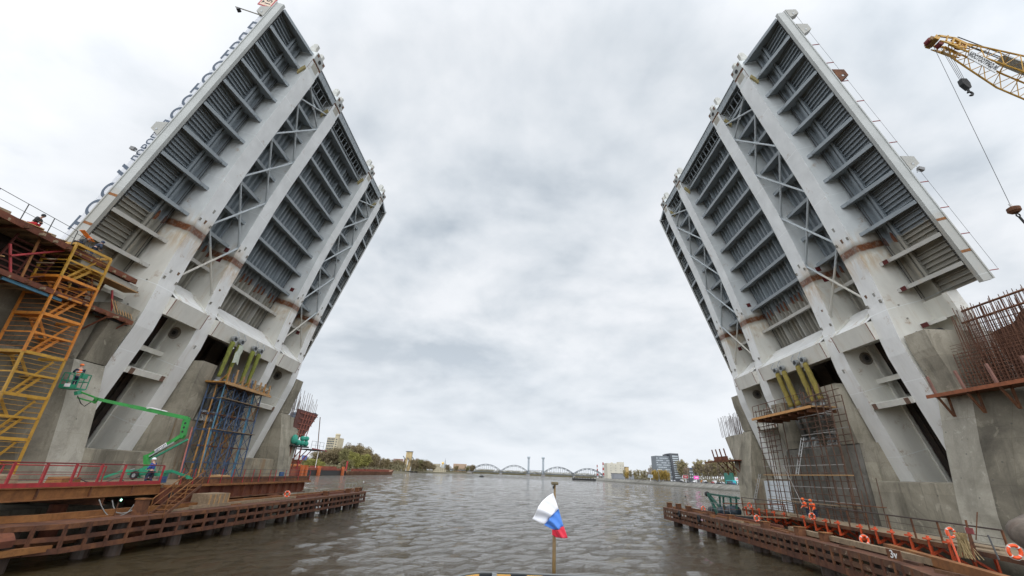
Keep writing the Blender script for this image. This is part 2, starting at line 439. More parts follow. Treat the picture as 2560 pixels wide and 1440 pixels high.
# ------------------------------------------------------------------ the bascule leaf (built once, the second is a mirrored copy)
def prof(u):                       # underside of the girders along the leaf, 0 at the tip
    P = [(-14,-2.2),(-3,-2.2),(-.6,-2.17),(.9,-1.98),(2.8,-1.62),(4.1,-1.31),(6.6,-.95),(9.2,-.70),(13.1,-.40),(17.5,-.12),(21,-.03),(33,0)]
    for (a, b), (c, d) in zip(P, P[1:]):
        if u <= c: return b + (d-b)*(u-a)/(c-a)
    return 0
TOP = 2.25
def topof(u): return TOP if u > 3 else TOP + min(2.6, (3-u)*.75)
BEAMS = [34.65, 31.9, 29.2, 26.6, 23.5, 20.3, 17.05, 13.85, 10.6, 7.3, 4.55]
leaf = thing('bascule_leaf', 'left raised white and grey bascule bridge leaf with banners along its near edge', 'bridge leaf', (0,0,0), 'raised leaves of the drawbridge')
def girder(y0, y1):
    us = [-14,-12,-9,-6,-3,-1.5,-.6,.2,.9,1.8,2.8,4.1,5.3,6.6,8,9.2,11,13.1,15,17.5,19.5,21,24,28,32.5]
    w = MB()
    w.loft([[V((u,y0,prof(u)+(.05 if u<33 else .15))), V((u,y1,prof(u)+(.05 if u<33 else .15))), V((u,y1,topof(u))), V((u,y0,topof(u)))] for u in us+[32.51,35.15]])
    g = w.build('main_girder', WHITE, leaf)
    f = MB()
    f.loft([[V((u,y0-.03,prof(u))), V((u,y1+.03,prof(u))), V((u,y1+.03,prof(u)+.047)), V((u,y0-.03,prof(u)+.047))] for u in us])
    f.build('bottom_flange', WHITE_LIT, g)
    # splice covers, lifting eyes
    for u in (4.0, 10.5):
        for yy in (y0+.12, y1-.25): s = MB(); s.box((u, yy, prof(u)-.13), (u+.28, yy+.13, prof(u)-.002)); s.build('lifting_lug', paint('lug_steel', (.23,.22,.19), .7), g)
    # end of the girder at the tip: rusty frame, grey plate, pale block with a hole and two locking fingers
    yc = (y0+y1)/2; hw = (y1-y0)/2
    e = MB(); e.box((32.52, y0-.01, .10), (34.1, y1+.01, .145)); e.build('end_frame', RUST, g)
    e = MB(); e.box((32.95, y0+.38, .07), (33.9, y1-.32, .098)); e.build('end_plate', paint('primer_plate', (.40,.39,.34), .6, 0, .15, 2, (.25,.14,.06), .3), g)
    blk = MB(); blk.box((34.12, y0+.03, .06), (35.2, y1-.03, .9)); blk = blk.build('end_block', FASC, g)
    e = MB(); e.tube((34.62, yc, .02), (34.62, yc, .058), .24, 14); e.build('end_hole', DARKST, blk)
    for sgn in (-1, 1):
        a = yc + sgn*hw*.74
        e = MB(); e.box((34.8, a-.17, .03), (35.15, a+.17, .058)); e.build('end_pad', paint('brown_patch', (.17,.10,.07), .8, 0, .3, 6), blk)
        k = MB()
        k.prism([(34.9,a-.2,.5),(35.6,a-.2,.72),(36.35,a-.2,.74),(36.5,a-.2,.95),(36.45,a-.2,1.35),(36.0,a-.2,1.5),(34.9,a-.2,1.6)], (0,.4,0))
        k.build('locking_finger', paint('finger_paint', (.52,.52,.48), .6, 0, .2, 2, (.2,.12,.06), .5), g)
    c = MB(); c.prism([(31.2,y0-.02,.55),(32.3,y0-.02,.05),(32.6,y0-.02,.3),(31.7,y0-.02,.8)], (0,-.22,0))
    c.build('tip_gusset', paint('yellow_primer', (.36,.30,.14), .6), g)
for a, b in GY: girder(a, b)
DK0, DK1 = 30.4-YC, 71.0-YC
dk = MB(); dk.box((3.0, DK0+.3, TOP+.002), (34.95, DK1-.3, TOP+.16))
tr = []
for a, b in ((34.2-YC, GY[0][0]), (GY[0][1], GY[1][0]), (GY[1][1], GY[2][0]), (GY[2][1], GY[3][0]), (GY[3][1], 67.2-YC)):
    n_ = max(2, round((b-a)/.78)); st = (b-a)/n_
    for i in range(n_):
        c = a + st*(i+.5); tr.append(c)
        for u0, u1 in zip(BEAMS[1:], BEAMS):
            dk.loft([[V((u, c-.22, TOP)), V((u, c+.22, TOP)), V((u, c+.13, TOP-.30)), V((u, c-.13, TOP-.30))] for u in (u0+.02, u1-.02)])
dk.build('deck_plate', GREY, leaf)
for sgn, a, b in ((1, DK0+.42, 34.0-YC), (-1, 67.4-YC, DK1-.42)):
    cr = MB(); cr.box((3.3, a, TOP-.04), (34.5, b, TOP-.0)); u = 3.3
    while u < 34.5:
        if min(abs(u-x) for x in BEAMS) > .2: cr.box((u-.03, a, TOP-.26), (u+.03, b, TOP))
        u += .43
    cr.build('footway_ribs', GREY, leaf)
for c in (34.1-YC, 67.3-YC):
    st_ = MB(); st_.box((3.2, c-.03, TOP-.42), (34.6, c+.03, TOP)); st_.box((3.2, c-.12, TOP-.45), (34.6, c+.12, TOP-.42)); st_.build('edge_stringer', GREY, leaf)
for c in (GY[1][1]+3.15, YC*0+(GY[1][1]+GY[2][0])/2, GY[2][0]-3.15):
    st_ = MB(); st_.box((BEAMS[-1], c-.04, TOP-.75), (33.5, c+.04, TOP)); st_.build('inner_stringer', GREYB, leaf)
for i, u in enumerate(BEAMS):
    bm_ = MB()
    t0 = .72
    def seg(y0, o0, y1, o1):
        w_ = .17
        bm_.loft([[V((u-.02,y0,o0)), V((u-.02,y1,o1)), V((u-.02,y1,TOP)), V((u-.02,y0,TOP))], [V((u+.02,y0,o0)), V((u+.02,y1,o1)), V((u+.02,y1,TOP)), V((u+.02,y0,TOP))]])
        bm_.loft([[V((u-w_,y0,o0-.05)), V((u+w_,y0,o0-.05)), V((u+w_,y0,o0)), V((u-w_,y0,o0))], [V((u-w_,y1,o1-.05)), V((u+w_,y1,o1-.05)), V((u+w_,y1,o1)), V((u-w_,y1,o1))]])
    g0 = GY[0][0]
    seg(DK0+.42, 1.60, g0-1.1, .80); seg(g0-1.1, .80, g0-.45, .72); seg(g0-.45, .72, g0-.02, .55)
    if i < 10:
        seg(GY[0][1], t0, GY[1][0], t0)
        seg(GY[1][1], t0, GY[2][0], t0)
        seg(GY[2][1], t0, GY[3][0], t0)
    if i == 10: bm_.build('floor_beam', GREYB, leaf); bm_ = MB()
    seg(GY[3][1]+.02, .55, GY[3][1]+.45, .72); seg(GY[3][1]+.45, .72, GY[3][1]+1.1, .80); seg(GY[3][1]+1.1, .80, DK1-.42, 1.60)
    # bolt heads on the flange
    bo = MB()
    for y in (g0-.9, g0-.6, GY[1][1]+1, GY[2][0]-1): bo.box((u-.13, y-.05, t0-.09), (u-.06, y+.05, t0-.055))
    ob = bm_.build('floor_beam', GREYB, leaf)
    bo.build('bolt_group', GREY, ob)
for y in (DK0, DK1-.34):
    f = MB(); f.box((2.7, y, 1.58), (35.0, y+.34, 2.50)); f.box((2.7, y-.06 if y == DK0 else y+.32, 2.44), (35.1, y+.02 if y == DK0 else y+.40, 2.56))
    fa = f.build('fascia_beam', FASC, leaf)
    for u in (8.4, 5.35):
        k = MB(); yo = y-.012 if y == DK0 else y+.352
        k.box((u-.13, yo, 1.57), (u+.10, yo+.01, 2.43)); k.build('joint_strip', RUSTO, fa)
    c = MB(); yy = y+.40 if y == DK0 else y-.10
    c.bar((4, yy, 1.68), (34.6, yy, 1.68), .05); c.bar((4, yy+.14, 1.68), (34.6, yy+.14, 1.68), .03)
    u = 4.2
    while u < 34.5: c.box((u, yy-.02, 1.64), (u+.12, yy+.16, 1.80)); u += .42
    c.build('cable_tray', DARKST, fa)
# service gallery and ribbed end strip in the three bays at the tip
for (ya, yb) in ((GY[0][1], GY[1][0]), (GY[1][1], GY[2][0]), (GY[2][1], GY[3][0])):
    eb = MB(); eb.box((33.6, ya+.01, .15), (34.45, yb-.01, .21)); eb.box((34.4, ya+.01, .21), (34.45, yb-.01, 2.2)); eb.box((33.55, ya+.01, .12), (33.62, yb-.01, .32)); eb.box((34.40, ya+.01, .08), (34.47, yb-.01, .15))
    n_ = max(3, round((yb-ya)/1.0))
    for k_ in range(1, n_): y = ya+(yb-ya)*k_/n_; eb.box((33.6, y-.03, .10), (34.4, y+.03, .15))
    eb.build('end_strip', GREYB, leaf)
    sg = MB()
    sg.bar((32.2,ya,.55),(32.2,yb,.55),.07); sg.bar((33.3,ya,.5),(33.3,yb,.5),.06); sg.bar((32.2,ya,1.3),(32.2,yb,1.3),.05)
    for k_ in range(1, n_):
        y = ya+(yb-ya)*k_/n_
        sg.bar((32.2, y, .55), (32.2, y, 2.2), .07); sg.bar((32.2,y,.55),(33.3,y,.5),.07); sg.bar((33.3,y,.5),(33.3,y,2.2),.07); sg.bar((32.2,y,1.2),(33.3,y,1.9),.05)
    sg.build('service_gallery', paint('gallery_steel', (.25,.28,.30), .5), leaf)
# tubular X bracing between each pair of girders
NODES = [32.0, 29.3, 23.5, 17.2, 10.8, 4.9]
NODES = [(32.0, 29.3-.0), (29.3, 23.55), (23.55, 17.2), (17.2, 10.9), (10.9, 4.9)]
def joint(m_, y, u): m_.box((u-.22, y-.03, prof(u)+.02), (u+.22, y+.03, prof(u)+.30))
for (ya, yb) in ((GY[0][1]+.04, GY[1][0]-.04), (GY[2][1]+.04, GY[3][0]-.04)):
    for hi, lo in NODES:
        x = MB(); a, b = prof(hi)+.22, prof(lo)+.22
        x.tube((hi-.2, ya, a), (lo+.2, yb, b), .11, 8); mid = (hi+lo)/2
        x.tube((lo+.2, ya, b-.06), (hi-.2, yb, a-.06), .11, 8)
        x.box((mid-.3, (ya+yb)/2-.22, (a+b)/2-.04), (mid+.3, (ya+yb)/2+.22, (a+b)/2))
        joint(x, ya, hi-.1); joint(x, yb, hi-.1); joint(x, ya, lo+.1); joint(x, yb, lo+.1)
        x.build('cross_brace', leaf_paint('brace_paint', (.42,.46,.48), (.56,.54,.48), False, .4), leaf)
# box cross girders above the openings
for i, (ya, yb) in enumerate(((GY[0][1], GY[1][0]), (GY[1][1], GY[2][0]), (GY[2][1], GY[3][0]))):
    c = MB()
    c.prism([(1.15,ya+.01,-2.28),(2.85,ya+.01,-2.22),(2.85,ya+.01,2.4),(1.15,ya+.01,2.4)], (0,yb-ya-.02,0))
    cg = c.build('cross_girder', WHITE, leaf)
    c = MB(); c.prism([(2.853,ya+.01,-2.20),(4.45,ya+.01,1.25),(4.45,ya+.01,1.30),(2.853,ya+.01,-2.14)], (0,yb-ya-.02,0)); c.build('sloped_plate', WHITE_LIT, cg)
    for y in (ya+.5, yb-.6):
        k = MB(); k.prism([(2.86,y,-2.24),(4.0,y,.2),(4.15,y,.0),(2.86,y,-2.5)], (0,.06,0)); k.build('gusset', WHITE, cg)
    k = MB()
    k.box((1.2, ya+.012, -2.30), (2.85, ya+.07, -2.282)); k.box((1.2, yb-.07, -2.30), (2.85, yb-.012, -2.282)); k.build('weld_seam', paint('weld_brown', (.22,.07,.035), .8), cg)
for ya, yb in ((GY[0][1], GY[1][0]), (GY[2][1], GY[3][0])):
    c = MB(); c.box((-4.6, ya+.01, -2.3), (-4.1, yb-.01, -1.2)); c.box((-4.38, ya+.01, -1.2), (-4.32, yb-.01, 4.55))
    dp = c.build('diaphragm', WHITE, leaf)
    for y in (ya+.35, yb-.75): c = MB(); c.box((-4.615, y, -2.312), (-4.085, y+.5, -2.302)); c.build('unpainted_patch', paint('brown_patch', (.17,.10,.07), .8, 0, .3, 6), dp)
    c = MB(); c.box((-2.55, ya+.01, -.35), (-2.1, yb-.01, 1.0)); c.box((-2.35, ya+.01, 1.0), (-2.3, yb-.01, 4.55)); c.build('stiffener', WHITE, leaf)
    for o in (.5, 1.5):
        c = MB(); c.box((-13, yb-.3, o), (1.1, yb-.01, o+.06)); c.box((-13, yb-.32, o-.12), (1.1, yb-.29, o+.18)); c.build('web_stiffener', WHITE, leaf)
    for u0, u1, o in ((-13.2, -4.7, .75), (-4.05, 1.1, 1.35)):  # dark plates added to give the openings their deep shade; stripes rusty
        c = MB(); c.box((u0, ya+.02, o), (u1, yb-.35, o+.1))
        for k_ in range(4): y = ya+.5+k_*1.05; c.box((u0, y-.09, o-.16), (u1, y+.09, o-.002))
        c.build('shade_plate', rusty('back_plate_rust', (.012,.009,.008), (.025,.017,.013), (.06,.03,.018), .8, .85, (.25,1.5,1)), leaf)
    # trunnion cover on the web face turned to the camera
    k = MB(); k.tube((0, yb-.002, -.05), (0, yb-.07, -.05), .64, 24); tr_ = k.build('trunnion_cover', paint('trunnion_grey', (.20,.18,.15), .6, 0, .3, 4, (.26,.15,.06), .6, 2, (1,1,1)), leaf)
    k = MB(); k.tube((0, yb-.072, -.05), (0, yb-.12, -.05), .42, 20); k.build('cover_ring', paint('ring_grey', (.11,.10,.09), .6), tr_)
    k = MB(); k.tube((0, yb-.122, -.05), (0, yb-.15, -.05), .2, 16); k.build('trunnion_bore', DARKST, tr_)
# tail back coloured dark for its deep shade, with rusty ribs, and the counterweight in the middle bay
for (ya, yb), zt in (((GY[0][1]+.01, GY[1][0]-.01), 4.6), ((GY[2][1]+.01, GY[3][0]-.01), 4.6), ((GY[1][1]+.01, GY[2][0]-.01), 4.4)):
    c = MB(); c.box((-13.8, ya, zt), (3.0, yb, zt+.25)); c.box((2.9, ya, TOP+.17), (3.0, yb, zt))
    for k_ in range(5):
        y = ya+.5+k_*(yb-ya-1)/4; c.box((-13.5, y-.1, zt-.5), (1.0, y+.1, zt))
    c.build('tail_plate', rusty('tail_plate_shade', (.03,.022,.018), (.05,.038,.028), (.08,.06,.045), .7), leaf)
# sign plates hung at the joint, rib ends left unpainted
SPL = rusty('splice_rust', (.07,.03,.02), (.17,.06,.03), (.26,.12,.06), 2.5)
for c in tr:
    if c > GY[2][0] and random.random() < .5: continue
    ru = MB(); q = random.random()*.5
    ru.prism([(8.75-q,c-.15,TOP-.36),(9.5,c-.15,TOP-.36),(9.7,c+.0,TOP-.36),(9.2,c+.15,TOP-.36),(8.9-q,c+.12,TOP-.36)], (0,0,.055))
    ru.build('rib_splice', SPL, leaf)
LUG = paint('lug_steel', (.23,.22,.19), .7)
for a in (GY[0][0]-.012, GY[2][0]-.012, GY[1][1]+.012):
    for u in (3.3, 2.0, .7): sw = MB(); sw.box((u, a-.06, -.3), (u+.12, a+.06, -.18)); sw.build('web_lug', LUG, leaf)
# outer tail brackets below the deck end and the edge plate
RPL = paint('red_plate', (.10,.012,.012), .6)
for u, a, off in ((9.9, GY[1][0]-.03, .35), (8.6, GY[1][0]-.03, .45), (11.2, GY[2][0]-.03, .5), (6.6, GY[3][0]-.03, .4)):
    k = MB(); k.box((u, a, off), (u+.55, a+.028, off+.55)); k.build('red_plate', RPL, leaf)
GP = paint('grey_patch', (.30,.30,.27), .7, 0, .15, 3)
for q in range(13):
    g = GY[q % 4]; u = random.choice((random.uniform(-2, 3), random.uniform(9.8, 12.5), random.uniform(3, 9))); yy = random.uniform(g[0]+.15, g[1]-.45); du = random.uniform(.15,.6)
    ob_ = prof(u+du/2)-.012; k = MB(); k.loft([[V((u,yy,prof(u)-.004)), V((u,yy+.18,prof(u)-.004)), V((u+du,yy+.26,prof(u+du)-.004)), V((u+du,yy,prof(u+du)-.004))], [V((u,yy,prof(u)-.02)), V((u,yy+.18,prof(u)-.02)), V((u+du,yy+.26,prof(u+du)-.02)), V((u+du,yy,prof(u+du)-.02))]]); k.build('primer_patch', GP if q % 3 else paint('rust_patch', (.16,.09,.05), .8, 0, .4, 6), leaf)
for a in (GY[0][0]-.35, GY[0][0]-.6, GY[1][1]+.4, GY[2][0]-.5, GY[0][1]+.5):
    k = MB(); k.path([(3.3, a, TOP-.45)]+[(u, a+random.uniform(-.05,.05), TOP-.40+random.uniform(-.06,.03)) for u in range(5, 34, 2)], .035, 5); k.build('cable', CABLE, leaf)
for u in (1.1, -1.7, -4.4):
    for g0, s in ((GY[0][0], -1), (GY[3][1], 1)):
        k = MB(); y1 = g0+s*2.5
        k.prism([(u,g0,.5),(u,g0+s*2.0,.9),(u,y1,1.5),(u,y1,2.0),(u,g0,2.0)], (.05,0,0)); k.prism([(u-.13,g0,.47),(u-.13,g0+s*2.0,.87),(u-.13,g0+s*2.0,.9),(u-.13,g0,.5)], (.3,0,0))
        k.build('tail_bracket', WHITE, leaf)
for y0, y1 in ((33.1-YC, 33.5-YC), (67.9-YC, 68.3-YC)):
    k = MB(); k.box((-13, y0, 1.3), (3.0, y1, 2.3)); k.build('tail_edge_beam', WHITE, leaf)
for a, b in ((33.5-YC, GY[0][0]), (GY[3][1], 67.9-YC)):
    tp = MB(); tp.box((-13, a, 2.0), (3.0, b, 2.05)); tp.build('tail_cover', WHITE, leaf)
ANG = (1.2603, 1.2753)
T_L = V((-35.95, YC, 17.55)); T_R = V((34.95, YC, 17.36))
leaf2 = copy_tree(leaf)
leaf['label'] = 'left raised white and grey bascule bridge leaf, beside the yellow stair tower'
leaf2['label'] = 'right raised white and grey bascule bridge leaf, beside the lattice crane boom'
leaf.location = T_L; leaf.rotation_euler = (0, -ANG[0], 0)
leaf2.location = T_R; leaf2.scale = (-1, 1, 1); leaf2.rotation_euler = (0, ANG[1], 0)
for u, g0 in ((7.3, 36.0), (4.55, 36.0), (1.1, 36.0), (-1.7, 36.0)):
    k = MB(); k.box((u-.19, g0-YC-.75, .60 if u > 4 else .40), (u+.19, g0-YC-.1, .665 if u > 4 else .455)); o_ = k.build('red_end_patch', RPL, None); o_.parent = leaf2
def LW(s, u, y, o):                # leaf coordinates (u from the trunnion, absolute y) to the world, s = 1 left, -1 right
    a = ANG[0] if s > 0 else ANG[1]; T = T_L if s > 0 else T_R
    return V((T.x + s*(u*math.cos(a) - o*math.sin(a)), y, T.z + u*math.sin(a) + o*math.cos(a)))
# ------------------------------------------------------------------ concrete piers
pier = thing('bridge_pier', 'left concrete river pier holding the leaf behind the green boom lift', 'bridge pier', (0,0,0), 'piers of the drawbridge')
def slab(name, y0, y1, prof_, mat):                     # river-face profile (x, z) extruded between y0 and y1, mass behind it
    m_ = MB(); pts = [(x, z) for x, z in prof_]
    ring = [V((x, 0, z)) for x, z in pts] + [V((-24, 0, pts[-1][1])), V((-24, 0, pts[0][1]))]
    m_.loft([[p+V((0,y0,0)) for p in ring], [p+V((0,y1,0)) for p in ring]])
    return m_.build(name, mat, pier)
# local x = 0 at the river face of the pier base
y = lambda v: v-YC
slab('cheek_wall', y(33.0), y(35.75), [(.9,-3),(.75,4),(.1,8.8),(-.65,12.45)], CONCL)
slab('cheek_wall', y(65.7), y(68.4), [(.9,-3),(.75,4),(.1,8.8),(-.65,12.45)], CONC)
slab('upper_wall', y(33.7), y(35.75), [(-.6,12.5),(-.25,14.3),(.25,16),(.45,17.5)], CONC)
slab('upper_wall', y(65.7), y(67.9), [(-.6,12.5),(-.25,14.3),(.25,16),(.45,17.5)], CONC)
slab('slot_block', y(35.75), y(44.3), [(0,-3),(0,5.95),(-.3,6.05)], CONC)
slab('slot_block', y(57.2), y(65.7), [(0,-3),(0,5.95),(-.3,6.05)], CONCR)
slab('cylinder_base', y(44.8), y(56.9), [(.1,-3),(.1,9.2),(-.1,9.4)], CONCR)
slab('inner_wall', y(44.7), y(47.0), [(.08,9.4),(.45,11.5),(.65,13.4),(.9,15.2)], CONC)
slab('inner_wall', y(54.6), y(56.9), [(.08,9.4),(.45,11.5),(.65,13.4),(.9,14.7)], CONC)
slab('inner_wall', y(44.3), y(44.7), [(-.02,-3),(-.02,9.4),(-.1,9.5)], CONC)
m_ = MB()
for y0, y1 in ((44.35, 44.78), (56.92, 57.15)):         # fillets where the blocks meet the inner walls
    m_.prism([(.0,y(y0),5.96),(-3,y(y0),7.5),(-3.5,y(y0),5.96)], (0,y1-y0,0))
m_.build('fillet', CONC, pier)
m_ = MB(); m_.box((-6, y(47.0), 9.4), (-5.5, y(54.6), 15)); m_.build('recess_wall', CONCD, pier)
def nose(s, base, secs, mat):
    m_ = MB(); rings = []
    for z, f, dx, fl in secs:
        rings.append([V((dx, y(base), z)), V((dx-fl*f*.15-.02, y(base)+s*f*.55, z)), V((dx-.6-fl*f*.6, y(base)+s*f, z)), V((dx-14, y(base)+s*f, z)), V((-24, y(base)+s*f*.6, z)), V((-24, y(base), z))])
    m_.loft(rings)
    return m_.build('pier_nose', mat, pier)
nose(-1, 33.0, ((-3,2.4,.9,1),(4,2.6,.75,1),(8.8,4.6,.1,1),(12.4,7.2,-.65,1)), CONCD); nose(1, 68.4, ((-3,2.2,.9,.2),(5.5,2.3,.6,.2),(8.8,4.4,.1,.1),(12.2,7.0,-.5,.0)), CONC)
m_ = MB(); m_.box((-24, y(24), -3), (4.1, y(71.5), 2.25)); m_.build('footing', CONC, pier)
pier2 = copy_tree(pier)
pier.location = (-34.35, YC, 0); pier2.location = (33.5, YC, 0); pier2.scale = (-1, 1, 1)
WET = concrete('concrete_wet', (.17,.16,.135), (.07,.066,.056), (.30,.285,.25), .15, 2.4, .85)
for ch in kids(pier2):
    if ch.name.startswith(('cylinder_base', 'recess_wall')):
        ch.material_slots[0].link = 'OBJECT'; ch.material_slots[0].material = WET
tag(pier2, 'right concrete river pier holding the leaf behind the brown pole scaffold')
# concrete head already cast on the near end of the left pier
hd = MB()
hd.loft([[V((-35.0,33.1,12.45)), V((-36.3,30.7,12.45)), V((-39,26.0,12.45)), V((-58,26.0,12.45)), V((-58,33.1,12.45))],
         [V((-34.7,33.3,16.2)), V((-35.6,29.6,16.2)), V((-38,22.6,16.2)), V((-58,22.6,16.2)), V((-58,33.3,16.2))]])
tag(hd.build('concrete_block', CONCD), 'dark cast concrete pier head under the rusty formwork, behind the yellow stair tower', 'concrete block')
# ------------------------------------------------------------------ people
SKIN = paint('skin', (.50,.30,.22), .6, 0, .05)
def skinned(name, chain, mat, parent, sub=1):
    """chain: (points dict name->(pos, radius), edges)"""
    P, Eg = chain
    names = list(P); me = D.meshes.new(name)
    me.from_pydata([P[k][0] for k in names], [(names.index(a), names.index(b)) for a, b in Eg], [])
    ob = D.objects.new(name, me); COL.objects.link(ob)
    md = ob.modifiers.new('s', 'SKIN'); md.use_smooth_shade = True
    for i, k in enumerate(names):
        r = P[k][1]; sv = me.skin_vertices[0].data[i]; sv.radius = (r, r) if isinstance(r, (int, float)) else r
        sv.use_root = (i == 0)
    if sub: ob.modifiers.new('b', 'SUBSURF').levels = sub
    dg = bpy.context.evaluated_depsgraph_get(); dg.update()
    m2 = D.meshes.new_from_object(ob.evaluated_get(dg)); D.objects.remove(ob)
    m2.name = name
    m2.materials.clear(); m2.materials.append(mat)
    m2.polygons.foreach_set('use_smooth', [True]*len(m2.polygons))
    o = D.objects.new(name, m2); COL.objects.link(o); o.parent = parent
    return o
def person(label, loc, rz, top, legs, helmet=None, vest=None, pose='stand', group=None, arms=None, lean=0, hood=None):
    """1.76 m figure, facing +x before rz; arms: (left hand, right hand) positions relative to the feet"""
    root = thing('person', label, 'person', loc, group)
    hip = .92; hx = 0
    if pose == 'crouch': hip = .45
    sh = V((math.sin(lean)*.52, 0, hip + math.cos(lean)*.52)); nk = sh + V((math.sin(lean)*.1, 0, math.cos(lean)*.10)); hd = nk + V((.03+math.sin(lean)*.13, 0, .15))
    lk, rk = V((.05,.10,.48)), V((.02,-.10,.48)); lf, rf = V((0,.12,.07)), V((-.03,-.12,.07))
    if pose == 'walk': lk, rk, lf, rf = V((.18,.10,.50)), V((.03,-.10,.49)), V((.16,.11,.07)), V((-.22,-.11,.09))
    if pose == 'crouch': lk, rk, lf, rf = V((.38,.16,.50)), V((.36,-.16,.46)), V((.08,.15,.07)), V((.05,-.15,.07))
    lh, rh = arms if arms else (V((.18,.26,hip-.02)), V((.12,-.26,hip-.02)))
    lh, rh = V(lh), V(rh)
    ls, rs = sh + V((0,.185,-.03)), sh + V((0,-.185,-.03))
    def elbow(s, h, sg):
        mid = (s+h)/2; d = (h-s).length; k = math.sqrt(max(0, .30**2-(d/2)**2))
        return mid + V((-.35, sg*.75, -.55)).normalized()*k
    le, re = elbow(ls, lh, 1), elbow(rs, rh, -1)
    P = {'pelvis': (V((hx,0,hip)), (.15,.11)), 'chest': (sh*.62+V((hx,0,hip))*.38, (.155,.115)), 'sh': (sh, (.13,.09)), 'nk': (nk, .052), 'jaw': (nk*.5+hd*.5+V((.03,0,0)), .072), 'hd': (hd, .094), 'cr': (hd+V((-.005,0,.085)), .07), 'nose': (hd+V((.10,0,-.015)), .018),
         'earl': (hd+V((-.01,.09,-.01)), .02), 'earr': (hd+V((-.01,-.09,-.01)), .02),
         'ls': (ls, .068), 'le': (le, .048), 'lw': (lh, .03), 'rs': (rs, .068), 're': (re, .048), 'rw': (rh, .03),
         'lt': (V((hx,.09,hip-.08)), .10), 'lk': (lk, .065), 'lf': (lf, .045), 'ltoe': (lf+V((.18,.02,-.035)), .038), 'rt': (V((hx,-.09,hip-.08)), .10), 'rk': (rk, .065), 'rf': (rf, .045), 'rtoe': (rf+V((.18,-.02,-.035)), .038)}
    Eg = [('pelvis','chest'),('chest','sh'),('sh','nk'),('nk','jaw'),('jaw','hd'),('hd','cr'),('hd','nose'),('hd','earl'),('hd','earr'),('sh','ls'),('ls','le'),('le','lw'),('sh','rs'),('rs','re'),('re','rw'),
          ('pelvis','lt'),('lt','lk'),('lk','lf'),('lf','ltoe'),('pelvis','rt'),('rt','rk'),('rk','rf'),('rf','rtoe')]
    for tag_, h, e_, sg in (('l', lh, le, 1), ('r', rh, re, -1)):
        d, s, u = frame(h-e_)
        P[tag_+'p'] = (h+d*.07, (.034,.02)); Eg.append((tag_+'w', tag_+'p'))
        for q, (o, ln) in enumerate(((-.03,.055),(-.01,.07),(.01,.066),(.03,.05))):
            P[f'{tag_}f{q}'] = (h+d*.115+s*o, .010); P[f'{tag_}g{q}'] = (h+d*(.115+ln*.7)+s*o-u*ln*.5, .008)
            Eg += [(tag_+'p', f'{tag_}f{q}'), (f'{tag_}f{q}', f'{tag_}g{q}')]
        P[tag_+'th'] = (h+d*.06-s*.05*sg, .010); P[tag_+'ti'] = (h+d*.10-s*.06*sg-u*.02, .009); Eg += [(tag_+'p', tag_+'th'), (tag_+'th', tag_+'ti')]
    skinned('body', (P, Eg), SKIN, root)
    def sub(keys, extra, nm, mat, shrink=0):
        Q = {k: (P[k][0], (tuple(x+extra for x in P[k][1]) if isinstance(P[k][1], tuple) else P[k][1]+extra)) for k in keys}
        return skinned(nm, (Q, [e_ for e_ in Eg if e_[0] in Q and e_[1] in Q]), mat, root)
    sub(['pelvis','chest','sh','ls','le','lw','rs','re','rw'], .035, 'jacket', top)
    sub(['pelvis','lt','lk','lf','rt','rk','rf'], .03, 'trousers', legs)
    for a in 'lr':
        b = MB(); f = P[a+'f'][0]; b.loft([[f+V((x*.5+.03-.0, y*.055, z)) for x, y in ((-.22,-1),(.30,-1),(.36,0),(.30,1),(-.22,1))] for z in (-.07,.0)] + [[f+V((x*.22, y*.055, .10)) for x, y in ((-.22,-1),(.22,-1),(.24,0),(.22,1),(-.22,1))]])
        b.v = [v+root.location for v in b.v]; b.build('boot', BLACKR, root)
    def at(mb): mb.v = [v+root.location for v in mb.v]; return mb
    if vest:
        Q = {k: (P[k][0], tuple(x+.055 for x in P[k][1])) for k in ('pelvis','chest','sh')}
        skinned('safety_vest', (Q, [('pelvis','chest'),('chest','sh')]), vest, root)
        st = MB()
        for t in (.25, .6): c = P['pelvis'][0]*(1-t)+sh*t; st.torus(c, (0,0,1), .205, .018, 16, 4)
        at(st).build('reflective_band', WHITEP, root)
    if helmet:
        h = MB(); rings = []
        for r, z in ((.150,.03),(.128,.035),(.125,.08),(.105,.125),(.06,.155),(.01,.165)): rings.append([hd+V((r*math.cos(a)*1.1, r*math.sin(a), z)) for a in [i*math.pi/7 for i in range(14)]])
        h.loft(rings); h.prism([hd+V((.10,-.09,.03)), hd+V((.21,-.05,.02)), hd+V((.21,.05,.02)), hd+V((.10,.09,.03))], (0,0,.015))
        at(h).build('helmet', helmet, root, True)
    if hood:
        h = MB(); h.ball(hd+V((-.02,0,.03)), .135, 12, 8); at(h).build('hood', hood, root, True)
    root.rotation_euler = (0,0,rz)
    return root
ORV = paint('orange_vest', (.85,.13,.02), .7, 0, .08); NVY = paint('navy_cloth', (.02,.03,.06), .9, 0, .2, 6); BLU = paint('blue_cloth', (.03,.07,.30), .85, 0, .2, 6)
ORH = paint('orange_helmet', (.80,.16,.02), .35, 0, .03); WHH = paint('white_helmet', (.80,.80,.80), .35, 0, .02); DGR = paint('dark_grey_cloth', (.045,.047,.05), .9, 0, .2, 6); REDC = paint('red_cloth', (.45,.02,.03), .85, 0, .1)
DBL = paint('slate_cloth', (.035,.05,.085), .9, 0, .2, 6)
